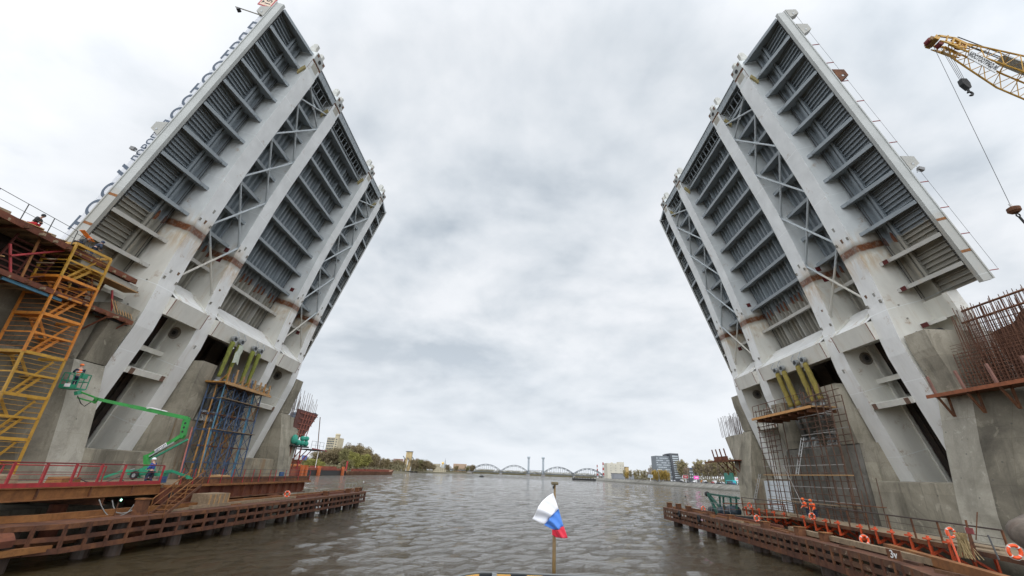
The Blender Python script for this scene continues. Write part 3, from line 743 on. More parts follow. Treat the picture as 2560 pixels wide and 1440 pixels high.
# ------------------------------------------------------------------ lifebuoys
BUOY = paint('buoy_orange', (.85,.10,.02), .5, 0, .1, 3)
buoy0 = thing('lifebuoy', 'orange lifebuoy hung on the left rusty fender below the platform end', 'lifebuoy', (0,0,0), 'orange lifebuoys on the fenders and railings')
b = MB(); b.torus((0,0,0), (1,0,0), .26, .075, 28, 8); b.build('ring', BUOY, buoy0, True)
for a in (45, 135, 225, 315):
    b = MB(); b.torus((0,0,0), (1,0,0), .26, .079, 3, 8, R_(a-5), R_(a+5)); b.build('white_band', WHITEP, buoy0, True)
b = MB(); b.path([V((.02, .35*math.cos(t), .35*math.sin(t)+.012*math.sin(6*t))) for t in [i*math.pi/12 for i in range(25)]], .012, 5); b.build('grab_rope', paint('rope', (.5,.48,.42), .9), buoy0)
BUOYS = [((718,1235), -22.35, None, .1), ((1758,1272), 22.3, 'orange lifebuoy hung on the right rusty fender nearest its far end', .5), ((1874,1264), 26.6, 'orange lifebuoy on the brown railing close to the leaning aluminium ladder', .6),
         ((1892,1296), 22.4, 'orange lifebuoy hung in front of the orange brackets below the whitewashed wall', .5), ((2030,1291), 26.3, 'orange lifebuoy on the railing below the two workers in orange', .3),
         ((2161,1350), 22.2, 'orange lifebuoy on the fender above the white painted mark on the rusty beam', .3), ((2376,1332), 25.2, 'orange lifebuoy on the railing at the red pole beside the bundled straw', .7), ((2536,1379), 21.3, 'nearest orange lifebuoy on the right fender, beside the grey log end', .5)]
for i, (p, x, lab, rz) in enumerate(BUOYS):
    o = buoy0 if i == 0 else copy_tree(buoy0)
    o.location = px_(*p, x); o.rotation_euler = (0, random.uniform(-.12,.12), math.atan2(-o.location.y, -o.location.x)+(.75 if x > 0 else -.6)*(.6+rz*.5))
    if lab: o['label'] = lab
    o.scale = (.9,.9,.9)
# ------------------------------------------------------------------ left work platform
def rail_pts(px_list, X): return [px_(*p, X) for p in px_list]
plat = thing('work_platform', 'rusty steel work platform with red railings along the left pier', 'platform', (-30, 38, 3.6))
m_ = MB(); m_.box((-34.3, 16, 3.50), (-26.1, 34.6, 3.68)); m_.build('deck', WOODG, plat)
m_ = MB(); m_.box((-34.2, 34.62, 3.50), (-25.9, 58.4, 3.66)); m_.build('deck', WOODG, plat)
m_ = MB(); m_.ibeam((-26, 14, 3.42), (-26, 34.55, 3.42), .32, .66, .05); g = m_.build('edge_girder', RUSTO, plat)
for yy in (19.5, 22.3, 25.6, 28.8, 31.9):
    k = MB(); k.box((-26.15, yy, 3.16), (-25.86, yy+.06, 3.69)); k.build('stiffener', RUST, g)
m_ = MB(); m_.box((-25.99, 14, 3.76), (-25.90, 34.3, 3.98)); m_.build('kick_plate', REDP, plat)
m_ = MB(); m_.box((-26.1, 34.7, 2.52), (-26.0, 57.9, 3.50)); g = m_.build('edge_girder', RUSTR, plat)
for i in range(15):
    yy = 35.4+i*1.58; k = MB(); k.box((-26.0, yy, 2.6), (-25.72, yy+.05, 3.48)); k.build('stiffener', RUSTR, g)
m_ = MB(); m_.box((-26.35, 34.65, 3.52), (-25.55, 58.9, 3.68)); m_.build('top_flange', RUSTO, plat)
m_ = MB(); m_.box((-26.3, 34.7, 2.44), (-25.65, 57.9, 2.52)); m_.build('bottom_flange', RUST, plat)
m_ = MB(); m_.box((-25.98, 36.2, 3.69), (-25.88, 58.9, 4.16)); m_.box((-26.12, 36.2, 4.12), (-25.86, 58.9, 4.19)); m_.build('kerb_beam', RUST, plat)
m_ = MB(); m_.box((-26.25, 34.56, 2.45), (-25.6, 36.1, 3.5)); e_ = m_.build('junction_box', RUSTR, plat)
m_ = MB(); m_.tube((-25.59, 35.3, 3.0), (-25.57, 35.3, 3.0), .24, 14); m_.build('web_hole', DARKST, e_)
def railing(name, posts, mat_post, mat_rail, hgt, parent, w=.09, rails=(1,), wires=(.62,.32), top_r=.04):
    r = MB(); a = []
    tops = [V(p)+V((0,0,hgt)) for p in posts]
    r.path(tops, top_r, 6); ro = r.build(name, mat_rail, parent)
    for p in posts:
        k = MB(); k.bar(p, V(p)+V((0,0,hgt)), w, w*.6, (1,0,0)); k.build('post', mat_post, ro)
    for f in wires:
        k = MB(); k.path([V(p)+V((0,0,hgt*f)) for p in posts], .016, 5); k.build('mid_rail', mat_rail, ro)
    return ro
ys_ = [17.0, 19.2, 21.4] + [px_(*p, -25.94).y for p in ((10,1219),(97,1217),(172,1215),(238,1213),(298,1211))] + [34.2]
railing('railing', [(-25.94, v, 3.76) for v in ys_], REDP, paint('dark_red_rail', (.16,.02,.02), .5), 1.24, plat, .13)
railing('railing', [(-30.5, v, 3.68) for v in (20, 22.5, 25, 27.5, 30, 32.5, 34.5)], REDP, REDP, 1.1, plat, .07, wires=(.5,))
xs_ = [150, 300, 490, 640, 780, 910, 1025, 1105, 1235, 1300, 1425, 1590, 1750]
railing('railing', [(-25.84, min(58.8, px_(420+x/4.923, 1207, -25.84).y), 3.69) for x in xs_], REDP, CABLE, 1.15, plat, .07, wires=(.66,.33), top_r=.018)
# supports below
for yy, mt in ((18, RUST), (23.5, RUST), (30, RUST), (37, RUST), (45.5, RUST), (53, DARKST)):
    k = MB(); k.ibeam((-33.8, yy, 2.88 if yy < 34 else 2.2), (-25.9, yy, 2.88 if yy < 34 else 2.2), .4, .5, .05); k.build('cross_beam', RUST, plat)
    k = MB(); k.tube((-28.6, yy, -2.5), (-28.6, yy, 2.6 if yy < 34 else 1.94), .45, 14); k.build('support_pile', RUSTR, plat)
for yy in (36.0, 49.5):
    k = MB(); k.prism([(-26.2,yy,2.42),(-25.0,yy,2.42),(-25.3,yy,1.8),(-26.0,yy,1.8)], (0,1.6,0)); k.build('bracket', RUSTR, plat)
# stair down to the fender
st = thing('steel_stair', 'rusty steel stair with handrails leading from the left platform down to the fender', 'stairs', (-25, 34, 2))
A, Bq = V((-25.2, 36.3, 3.7)), V((-24.0, 31.6, 1.95))
sd_ = V((.85,.25,0))
for o in (V((0,0,0)), sd_):
    k = MB(); k.bar(A+o, Bq+o, .05, .22); s_ = k.build('stringer', RUST, st)
    k = MB(); k.bar(A+o+V((0,0,1.05)), Bq+o+V((0,0,1.05)), .05); k.bar(A+o+V((0,0,.55)), Bq+o+V((0,0,.55)), .035)
    for t in (0,.5,1): p = A.lerp(Bq,t)+o; k.bar(p, p+V((0,0,1.07)), .045)
    k.build('handrail', RUSTO, st)
for i in range(8):
    p = A.lerp(Bq, (i+.5)/8); k = MB(); k.bar(p+V((0,0,.02)), p+sd_+V((0,0,.02)), .24, .03, (0,0,1)); k.build('tread', RUSTO, st)
# lamp on a pole under the platform
lp = thing('work_lamp', 'small lit white work lamp on a short pole under the left platform', 'lamp', px_(303,1250,-24.6))
k = MB(); k.bar(lp.location+V((0,-.02,-.05)), lp.location+V((.0,.02,.05)), .07, .06, (1,0,0)); k.build('lamp_glass', emis('lit_lamp', (.45,1,.75), 2.5), lp)
k = MB(); k.box(lp.location+V((-.10,-.06,-.09)), lp.location+V((-.036,.06,.09))); k.build('housing', DARKST, lp)
k = MB(); k.tube(lp.location+V((-.1,0,-.15)), V((lp.location.x-.1, lp.location.y, 2.0)), .03, 6); k.build('pole', RUST, lp)
# ------------------------------------------------------------------ fenders
def fender(label, line, zt, zb, heights, spacing, mat_r, mat_u, depth, side, pile_step, cat='fender'):
    f = thing('pile_fender', label, 'fender', (line[0][0], line[0][1], 0), 'timber and steel fenders of the drawbridge')
    def at(t):
        L_ = [0]
        for a, b in zip(line, line[1:]): L_.append(L_[-1]+(V((*b,0))-V((*a,0))).length)
        t = min(max(t,0), L_[-1])
        for i in range(len(line)-1):
            if t <= L_[i+1]+1e-6: q = (t-L_[i])/(L_[i+1]-L_[i]); return V((*line[i],0)).lerp(V((*line[i+1],0)), q)
    tot = sum((V((*b,0))-V((*a,0))).length for a, b in zip(line, line[1:]))
    inn = V((-1 if side < 0 else 1, 0, 0))
    def strip(nm, z0, z1, o0, o1, mat):
        m_ = MB(); rings = [[V((x,y,z0))+inn*o0, V((x,y,z0))+inn*o1, V((x,y,z1))+inn*o1, V((x,y,z1))+inn*o0] for x, y in line]
        m_.loft(rings); return m_.build(nm, mat, f)
    for z0, z1, mt in heights: strip('rail', z0, z1, .0, .12, mt)
    strip('walkway', zt-.12, zt, .12, depth, mat_u)
    strip('inner_rail', zt+.005, zt+(.34 if side < 0 else .12), depth-.35, depth-.1, RUSTO)
    strip('inner_beam', zb+.1, zb+.5, depth-.4, depth-.1, RUST)
    n = int(tot/spacing); n = min(n, 98)
    for i in range(n+1):
        p = at(tot*i/n); m_ = MB()
        m_.box((p.x-.05+inn.x*.03, p.y-.09, zb-.02), (p.x+.05+inn.x*.03, p.y+.09, zt-.02)); m_.build('upright', mat_u if i % 3 else mat_r, f)
    t = pile_step*.4
    while t < tot:
        for o in (.75, depth-.5):
            p = at(t)+inn*o+V((0,random.uniform(-.6,.6),0)); m_ = MB(); m_.tube((p.x,p.y,-3), (p.x,p.y,zt-.15), .42, 14); m_.build('pile', paint('wet_pile', (.055,.035,.025), .5, 0, .3, 2), f)
        t += pile_step
    return f, at, tot
lineL = [(-25.3, 12), (-25.0, 19), (-24.6, 24), (-23.6, 25.9), (-22.9, 36), (-22.5, 46.6), (-22.4, 60), (-22.6, 72.3), (-23.4, 74)]
fL, atL, totL = fender('left rusty fender of gridded steel rails on piles below the platform', lineL, 2.08, .72, [(.70,.96,RUSTD),(1.28,1.50,RUSTD),(1.84,2.08,RUST)], 1.25, RUSTD, RUSTD, 2.3, -1, 5.2)
lineR = [(14.6, 12.5), (17.3, 19), (19.6, 26.0), (20.4, 34), (20.6, 46), (20.5, 58), (20.4, 66), (21.0, 67.0)]
fR, atR, totR = fender('right rusty fender of peeling steel rails on piles below the orange brackets', lineR, 1.98, .62, [(.58,.95,RUSTD),(1.16,1.42,RUSTP),(1.64,1.98,RUSTP)], .95, RUST, RUSTD, 1.7, 1, 5.0)
# bent outer tube and timbers on the near end of the left fender
k = MB(); k.loft([[V((-25.0,v,z)) for z in (1.25,1.85)]+[V((-24.35+dx,v,z)) for z, dx in ((1.85,.0),(1.55,.25),(1.25,.2))] for v, dx0 in ((12,0),(23.8,0))])
k.build('rubbing_beam', RUSTR, fL)
k = MB(); k.bar((-25.6,15,.98),(-24.0,25.6,.98),.3,.28); k.build('rubbing_timber', RUSTO, fL)
posts_px = [(1682,1268),(1700,1266),(1718,1272),(1800,1290),(1848,1305),(1935,1335),(2000,1345)]
gr = 'box posts standing on the fenders'
post0 = None
def box_post(x, y, z, h, lab):
    global post0
    if post0 is None:
        post0 = thing('fender_post', lab, 'post', (0,0,0), gr)
        k = MB(); k.prism([(-.28,-.28,0),(.28,-.28,0),(.28,.28,0),(-.28,.28,0)], (0,0,.55)); k.build('post_box', RUST, post0)
        k = MB(); k.box((-.33,-.33,.552), (.33,.33,.60)); k.build('cap_plate', RUSTO, post0)
        o = post0
    else: o = copy_tree(post0); o['label'] = lab
    o.location = (x, y, z); o.scale = (1,1,h/.6); return o
for i, (v, h) in enumerate(((73.2,.5),(70.3,.55),(66.5,.55),(58.5,.5))):
    p = atL(totL-(74-v)); box_post(p.x-.9, p.y, 2.08, h, 'rusty box post standing on the end of the left fender, ' + ('at its tip', 'second from the tip', 'third from the tip', 'before the platform end')[i])
p = atL(19.5); box_post(p.x-1.1, p.y, 2.08, .95, 'tall rusty bollard post on the left fender near the lit lamp')
for i, (t, h) in enumerate(((1.2,.6),(4.6,.65),(8.0,.6),(19,.5),(25.5,.5),(30.5,.6),(33.5,.55))):
    p = atR(totR-t); box_post(p.x+.9, p.y, 1.98, h, 'rusty box post on the right fender, ' + ('at its far tip', 'second from the far tip', 'beside the black tyre', 'beside the green pump frame', 'in front of the whitewashed wall', 'with a white cap near the scaffold', 'beside the timber beams')[i])
# tyres hanging on the right fender
tyre0 = None
for i, t in enumerate((7.5, 13.5)):
    p = atR(totR-t)
    if tyre0 is None:
        tyre0 = thing('hanging_tyre', 'old black tyre hung on the right fender close to its far tip', 'tyre', (0,0,0), 'tyres hung on the right fender'); k = MB(); k.torus((0,0,0),(1,0,0),.26,.11,20,8); k.build('rubber', BLACKR, tyre0, True); k = MB(); k.tube((0,0,.35),(0,0,.8),.015,5); k.build('rope', CABLE, tyre0); o = tyre0
    else: o = copy_tree(tyre0); o['label'] = 'old black tyre hung on the right fender nearer to the pump frame'
    o.location = (p.x-.14, p.y, 1.62)
# masts at the fender tips
for p, lab, h, s in (((24,0,0), 'thin lamp mast on the tip of the left fender', 1.25, -1), ((0,0,0), 'thin whip mast with a black ball on the tip of the right fender', 2.3, 1)):
    b0 = V((-23.6, 73.2, 2.1)) if s < 0 else V((22.2, 61.5, 2.0))
    t = thing('signal_mast', lab, 'mast', b0)
    k = MB(); k.tube(b0, b0+V((-.25*s if s>0 else .05,0,h)), .03, 6, .012); k.build('pole', CABLE, t)
    k = MB(); k.ball(b0+(V((.05,0,h)) if s < 0 else V((-.2,0,1.55))), .11 if s < 0 else .09, 10, 6); k.build('lamp' if s < 0 else 'ball', WHITEP if s < 0 else DARKST, t, True)
# thin railings at the fender tips
for pts, lab in (([(-23.9, v, 2.1) for v in (66.5, 68.0, 69.5, 71)], 'thin grey rail frame on the tip of the left fender'), ([(23.2, v, 2.0) for v in (52, 53.6, 55.2, 56.8)], 'thin bent grey rail frame on the right fender beside a lifebuoy')):
    t = thing('rail_frame', lab, 'railing', pts[0]); railing('frame', pts, GALV, GALV, 1.15, t, .04, wires=(.5,), top_r=.02)
# ------------------------------------------------------------------ boom lift on the left platform
bl = thing('boom_lift', 'green towable boom lift on outriggers, its basket raised against the pier', 'boom lift', (-28.5, 36, 3.7))
base = py_(368, 1179, 36.0)
m_ = MB(); m_.bar(base+V((-1.3,0,-.15)), base+V((1.5,0,-.15)), .5, .25); m_.bar(base+V((-.35,0,-.05)), base+V((.35,0,.25)), .6, .5); m_.build('chassis', TEAL, bl)
for sx, ex in ((-1, py_(258,1194,35.2)), (1, py_(474,1193,35.6)), (-1, base+V((-2.2,2.2,-.45))), (1, base+V((2.3,2.0,-.45)))):
    k = MB(); s0 = base+V((sx*.9,0,-.05)); el = s0.lerp(ex,.4)+V((0,0,.25)); k.bar(s0, el, .16, .2); k.bar(el, ex, .13, .15); o_ = k.build('outrigger', TEAL, bl)
    k = MB(); k.tube(ex+V((0,0,-.12)), ex+V((0,0,-.02)), .22, 12); k.build('foot_plate', TEAL, o_)
    k = MB(); k.tube(s0+V((sx*.2,0,.2)), s0.lerp(ex,.75)+V((0,0,.12)), .035, 6); k.build('ram', GALV, o_)
for o in (V((-.55,-.45,-.28)), V((.65,-.45,-.28))):
    k = MB(); c = base+o; k.torus(c, (0,1,0), .22, .10, 18, 8); w_ = k.build('wheel', BLACKR, bl, True)
    k = MB(); k.tube(c+V((0,-.06,0)), c+V((0,.06,0)), .14, 12); k.build('rim', GALV, w_)
p0 = py_(364,1146,36.0); pj = py_(470,1046,36.0); pe = py_(456,1088,36.0); pu = py_(236,996,33.2); pt = py_(197,983,32.5)
m_ = MB(); m_.bar(base, p0+V((0,0,.25)), .32, .32, (0,1,0)); m_.build('turret', GREEN, bl)
m_ = MB(); m_.bar(p0, pe, .28, .22, (0,1,0)); a_ = m_.build('lower_boom', GREEN, bl)
q0, q1 = p0.lerp(pe,.28), p0.lerp(pe,.60); nrm = V((-.62,0,.78))
m_ = MB(); m_.bar(q0+V((0,-.13,0)), q1+V((0,-.13,0)), .30, .012, (0,1,0)); pl = m_.build('name_plate', WHITEP, a_)
dxx = (q1-q0).normalized(); lettering('lettering', 'NIFTYLIFT', .20, NAVY, pl, axes((q0+q1)/2+V((0,-.14,0)), dxx, V((0,-1,0)).cross(dxx)*1.0))
m_ = MB(); m_.bar(p0+V((.42,.0,-.05)), pe+V((.55,0,-.3)), .13, .13, (0,1,0)); m_.build('levelling_link', TEAL, bl)
m_ = MB(); m_.bar(p0+V((.35,-.14,.15)), p0.lerp(pe,.75)+V((.2,-.14,-.1)), .09, .09, (0,1,0)); m_.build('lift_ram', GALV, bl)
m_ = MB(); m_.prism([pj+V((-.15,-.14,.15)), pj+V((.12,-.14,.05)), pe+V((.22,-.14,.0)), pe+V((.1,-.14,-.28)), pe+V((-.12,-.14,-.05)), pj+V((-.3,-.14,-.25))], (0,.28,0)); kn = m_.build('knuckle', GREEN, bl)
for t in (.3,.55,.8):
    k = MB(); c = pj.lerp(pe,t)+V((.02,-.15,0)); k.tube(c, c+V((0,-.01,0)), .09, 10); k.build('knuckle_hole', DARKST, kn)
m_ = MB(); m_.bar(pj, pu, .22, .2, (0,1,0)); ub = m_.build('upper_boom', GREEN, bl)
m_ = MB(); m_.bar(pj.lerp(pu,.0), pj.lerp(pu,.62), .27, .24, (0,1,0)); m_.build('boom_sleeve', GREEN, ub)
m_ = MB(); m_.path([pj.lerp(pu,.22)+V((0,-.2,.18)), pj.lerp(pu,.4)+V((0,-.2,.2)), pj.lerp(pu,.44)+V((0,-.2,.08))], .04, 6); m_.build('hose_cover', WHITEP, ub)
m_ = MB(); m_.bar(pu+V((0,0,.08)), pt+V((0,0,.12)), .10, .10, (0,1,0)); m_.bar(pu+V((.15,0,-.3)), pt+V((0,0,-.32)), .10, .10, (0,1,0)); m_.bar(pu+V((.25,0,.05)), pu+V((.1,0,-.35)), .2, .14, (0,1,0)); m_.build('fly_jib', GREEN, bl)
m_ = MB(); m_.path([pu+V((.2,-.12,-.1)), pu+V((-.4,-.12,-.62)), pt.lerp(pu,.45)+V((0,-.12,-.6)), pt+V((.1,-.12,-.2))], .03, 6); m_.build('hose', BLACKR, bl)
bk_ = py_(181, 970, 32.4)            # basket floor centre
bx = MB(); bx.box(bk_+V((-.62,-.4,-.1)), bk_+V((.62,.4,0))); bx.bar(bk_+V((.5,0,-.2)), pt+V((0,0,-.1)), .25, .35, (0,1,0)); bs = bx.build('basket', TEAL, bl)
k = MB()
for z in (.5, 1.05): k.bar(bk_+V((-.64,-.42,z)), bk_+V((.64,-.42,z)), .05); k.bar(bk_+V((-.64,.42,z)), bk_+V((.64,.42,z)), .05); k.bar(bk_+V((-.64,-.42,z)), bk_+V((-.64,.42,z)), .05); k.bar(bk_+V((.64,-.42,z)), bk_+V((.64,.42,z)), .05)
for x in (-.64,-.2,.2,.64):
    for yy in (-.42,.42): k.bar(bk_+V((x,yy,-.05)), bk_+V((x,yy,1.07)), .045)
k.build('basket_rail', TEAL, bs)
k = MB(); k.box(bk_+V((-.25,-.45,.02)), bk_+V((.2,-.43,.26))); k.build('sign_plate', WHITEP, bs)
k = MB(); k.box(bk_+V((-.66,-.43,0)), bk_+V((.66,-.415,.2))); k.box(bk_+V((.5,-.3,.7)), bk_+V((.72,.1,1.0))); k.build('toe_board', TEAL, bs)
person('worker in orange vest and orange helmet standing in the green lift basket', bk_+V((0,0,.0)), R_(150), NVY, NVY, ORH, ORV, 'stand', None, (V((.40,.12,1.12)), V((.36,-.16,1.0))))
person('worker in white helmet and blue jacket walking beside the boom lift base', V((-26.95, 34.45, 3.68)), R_(195), BLU, NVY, WHH, None, 'walk', None, (V((.30,.12,1.05)), V((.25,-.18,1.02))), .12)
# ------------------------------------------------------------------ yellow stair tower
tw = thing('stair_tower', 'tall yellow and orange scaffold stair tower at the left pier', 'stair tower', (-34.6, 29.6, 3.7))
YC2 = {True: YEL, False: paint('orange_scaffold_paint', (.56,.20,.025), .5, 0, .2, 2, (.10,.06,.03), .5, 3, (1,1,1))}
cA, cB, cC, cD = V((-33.75,28.3,0)), V((-33.45,30.95,0)), V((-35.85,30.95,0)), V((-35.85,28.3,0))
LV_ = [3.7, 6.3, 9.05, 11.85, 14.6, 17.5, 20.2]
for c in (cA, cB, cC, cD):
    for i, (z0, z1) in enumerate(zip(LV_, LV_[1:])):
        k = MB(); k.bar(c+V((0,0,z0)), c+V((0,0,z1-.012)), .13, .13, (1,0,0)); k.bar(c+V((0,0,z0+.0)), c+V((0,0,z0+.06)), .17, .17, (1,0,0)); k.build('post', YC2[i in (0,1,2,5)], tw)
for i, z in enumerate(LV_[1:]):
    mt = YC2[i in (0,1,2,5) or i == 6]
    k = MB()
    for a, b in ((cA,cB),(cB,cC),(cC,cD),(cD,cA)): k.bar(a+V((0,0,z)), b+V((0,0,z)), .08, .2, (0,0,1))
    k.build('level_frame', mt, tw)
    k = MB(); k.box((cD.x+.05, cA.y+.05, z-.05), (cA.x-.05, cA.y+.95, z+.02)); k.build('landing', mt, tw)
    k = MB(); k.box((cD.x+.05, cB.y-.8, z-1.42), (cA.x+.1, cB.y-.08, z-1.36)); k.bar((cA.x, cA.y, z-1.38),(cB.x,cB.y,z-1.38),.07,.14,(0,0,1)); k.bar((cD.x, cA.y, z-1.38),(cA.x,cA.y,z-1.38),.06,.1,(0,0,1)); k.build('half_landing', mt, tw)
    # two flights with treads
    z0 = LV_[i]
    for (a, b) in ((V((-34.1, cA.y+.8, z0)), V((-34.1, cB.y-.7, z-1.38))), (V((-35.2, cB.y-.7, z-1.38)), V((-35.2, cA.y+.8, z)))):
        k = MB()
        for o in (-.32,.32): k.bar(a+V((o,0,0)), b+V((o,0,0)), .05, .18)
        for t in range(1, 6): p = a.lerp(b, t/6); k.bar(p+V((-.32,0,0)), p+V((.32,0,0)), .2, .03, (0,0,1))
        k.build('stair_flight', mt, tw)
    rl = MB()
    for f in (.35,.7,1.05,1.75,2.1,2.4):
        zz_ = z0+f
        rl.tube(cA+V((.0,0,zz_)), cB+V((.0,0,zz_)), .016, 5); rl.tube(cD+V((0,0,zz_)), cA+V((0,0,zz_)), .016, 5)
        if f > 1: rl.tube(cC+V((0,0,zz_)), cB+V((0,0,zz_)), .016, 5)
    rl.build('guard_rail', mt, tw)
    k = MB(); k.bar(cA+V((-.15,.5,z0+.1)), V((cA.x-.3,cB.y-.2,z-.2)), .09, .12); k.build('diagonal', mt, tw)
# ------------------------------------------------------------------ formwork of the left pier head
fw = thing('formwork', 'rusty red formwork and timber decking of the unfinished pier head behind the yellow stair tower', 'formwork', (-36, 28, 16.2))
XF = -35.0
m_ = MB(); m_.box((-50, 12, 19.75), (XF+.9, 34.4, 19.95)); m_.build('top_deck', WOODG, fw)
m_ = MB(); m_.bar((XF+1.0, 12, 19.72), (XF+.95, 34.4, 19.72), .12, .45, (0,0,1)); m_.build('top_edge_beam', RUSTR, fw)
m_ = MB(); m_.box((XF-.3, 29.5, 19.0), (XF+.85, 34.9, 19.42)); m_.build('slab_end', CONCL, fw)
m_ = MB(); m_.box((XF-.35, 29.4, 18.9), (XF+.95, 35.0, 18.98)); m_.build('slab_board', WOOD, fw)
m_ = MB(); m_.box((XF-1.5, 12, 16.2), (XF+1.3, 35.4, 16.32)); m_.build('lower_deck', WOODG, fw)
m_ = MB(); m_.bar((XF+1.3, 12, 16.2), (XF+1.25, 35.3, 16.2), .1, .35, (0,0,1)); m_.build('lower_edge_beam', RUSTR, fw)
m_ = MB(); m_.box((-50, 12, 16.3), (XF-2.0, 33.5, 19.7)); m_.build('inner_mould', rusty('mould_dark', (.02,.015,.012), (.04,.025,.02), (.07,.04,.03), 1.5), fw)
for y0 in (13, 17.3, 21.6, 25.9, 30.2):
    k = MB(); x_ = XF-1.2
    for j in range(8): z = 16.5+j*.40; k.bar((x_+j*.1, y0, z), (x_+j*.1, y0+3.0, z), .1, .1)
    for q in (0, 1.5, 3.0): k.bar((x_, y0+q, 16.4), (x_+.8, y0+q, 19.6), .12, .1)
    k.build('form_panel', paint('form_red', (.13,.035,.026), .6, 0, .25, 2, (.06,.035,.025), .6, 2, (1,1,1)) if y0 > 20 else RUSTR, fw)
for y0, z0, y1, z1, mt in ((20.5,19.4,21.2,16.4,LBLUE),(25.2,18.4,26.0,16.3,REDP),(26.6,19.6,26.6,16.3,RUSTO),(28.4,19.6,25.4,17.6,REDP),(33.2,18.4,33.9,16.3,REDP),(31,19,32,16.4,RUSTR)):
    k = MB(); k.tube((XF+.4,y0,z0), (XF+.6,y1,z1), .08 if mt is not LBLUE else .14, 8); k.build('prop', mt, fw)
m_ = MB(); m_.bar((XF+1.1,25.2,15.9),(XF+1.1,29.2,15.9),.12,.2); m_.build('blue_waler', LBLUE, fw)
m_ = MB(); m_.bar((XF+.9,32.0,16.0),(XF+.9,35.2,16.0),.12,.2); m_.build('waler', DARKST, fw)
for yy in (24.5, 33.0, 34.8):
    k = MB(); k.bar((XF+1.3,yy,16.1),(XF-.4,yy-.6,14.3),.10,.10); k.bar((XF-.3,yy-.6,14.3),(XF-.4,yy-.6,16.1),.1,.1); k.bar((XF-.4,yy,15.95),(XF+1.5,yy,15.95),.1,.12); k.build('bracket', RUSTR, fw)
railing('railing', [(XF+.95, v, 19.95) for v in (13,15,17,19,21,22.8,24.6,26.4,28.2)], CABLE, CABLE, 1.25, fw, .05, wires=(.5,), top_r=.02)
railing('railing', [(XF+.95, v, 19.95) for v in (28.2,29.4,30.6)], CABLE, CABLE, 1.05, fw, .04, wires=(.5,), top_r=.02)
for q in range(7):
    k = MB(); yy = 33.5+q*.28; k.bar((XF+.7,yy-.3,17.6),(XF+1.2,yy,16.5),.12,.05); k.build('board', WOOD, fw)
for q, (yy, l_) in enumerate(((24.8,1.6),(26.2,1.1),(22,2.2))):
    k = MB(); k.bar((XF+.2,yy,20.0+.12),(XF+.5,yy+l_,20.18),.35,.2,(0,0,1)); k.build('loose_timber', WOODG, fw)
for q in range(22):
    yy = 13+q*1.0; k = MB(); k.bar((XF-1.4,yy,19.62),(XF+1.15+random.uniform(-.15,.3),yy,19.62),.14,.2,(0,0,1)); k.build('joist', WOODG if q % 3 else RUST, fw)
    k = MB(); k.bar((XF-1.4,yy+.4,16.1),(XF+1.45+random.uniform(-.2,.3),yy+.4,16.1),.12,.16,(0,0,1)); k.build('joist', RUST if q % 2 else WOODG, fw)
for q in range(14):
    k = MB(); yy = 14+random.random()*16; zz_ = random.uniform(16.6,19.2); k.bar((XF+.1,yy,zz_),(XF+.9,yy+random.uniform(-1.6,1.6),zz_+random.uniform(-.8,.8)),random.uniform(.06,.2),.05); k.build('loose_board', random.choice((WOOD,WOODG,RUSTR)), fw)
for q in range(9):
    k = MB(); yy = 13+random.random()*15; k.bar((XF+.4,yy,20.02),(XF+.7,yy+random.uniform(.6,2),20.08+random.random()*.3),random.uniform(.2,.6),.06,(0,0,1)); k.build('deck_sheet', random.choice((WOODG,RUSTR,WOOD)), fw)
person('worker in dark grey jacket with red front and grey cap on the top formwork deck', px_(80,556,XF+.5)*0+V((XF+.3, px_(82,556,XF+.3).y, 19.95)), R_(20), DGR, REDC, None, None, 'crouch', None, (V((.42,.1,.62)), V((.40,-.12,.60))), .5, DGR)
person('worker in slate blue hooded jacket leaning over the formwork edge by the bridge leaf', V((XF+.5, 30.2, 19.95)), R_(75), DBL, DBL, None, None, 'stand', None, (V((.42,.15,.95)), V((.42,-.15,.95))), .55, DBL)
person('worker in orange helmet crouching low on the top of the yellow stair tower', V((-34.6, 28.9, 20.24)), R_(60), DGR, NVY, ORH, None, 'crouch', None, (V((.45,.1,.3)), V((.45,-.12,.3))), .9)
sg_ = thing('hazard_board', 'small orange notice board tilted on the rail at the bridge leaf edge', 'board', px_(218,590,XF+.6))
k = MB(); k.bar(sg_.location+V((0,-.55,.22)), sg_.location+V((0,.55,-.22)), .03, .42, (1,0,0)); k.build('panel', paint('board_orange', (.75,.22,.03), .6), sg_)
# ------------------------------------------------------------------ blue shoring tower in front of the left cylinders
sh_ = thing('shoring_tower', 'blue steel shoring tower with ochre posts in front of the left hydraulic cylinders', 'shoring tower', (-32.9, 50.5, 3.7))
PY = [46.9, 48.75, 50.6, 52.45, 54.2]; PX = [-33.7, -32.8, -31.9]
ZL = [3.75, 5.3, 6.9, 8.5, 10.1, 11.7, 13.2]
for i, yy in enumerate(PY):
    for j, xx in enumerate(PX):
        mt = OCHRE if (i, j) in ((1,1),(0,1),(3,0)) else (LBLUE if (i+j) % 3 == 2 else BLUE)
        k = MB(); k.tube((xx,yy,ZL[0]), (xx,yy,ZL[-1]), .075, 8); p_ = k.build('post', mt, sh_)
        for z in ZL[1:-1]: k = MB(); k.tube((xx,yy,z-.1), (xx,yy,z+.1), .12, 8); k.build('coupling', BLUE, p_)
for i, z in enumerate(ZL):
    k = MB()
    for xx in PX: k.bar((xx,PY[0],z),(xx,PY[-1],z),.06)
    for yy in PY: k.bar((PX[0],yy,z),(PX[2],yy,z),.06)
    k.build('ledger', BLUE if i not in (2,4) else RUST, sh_)
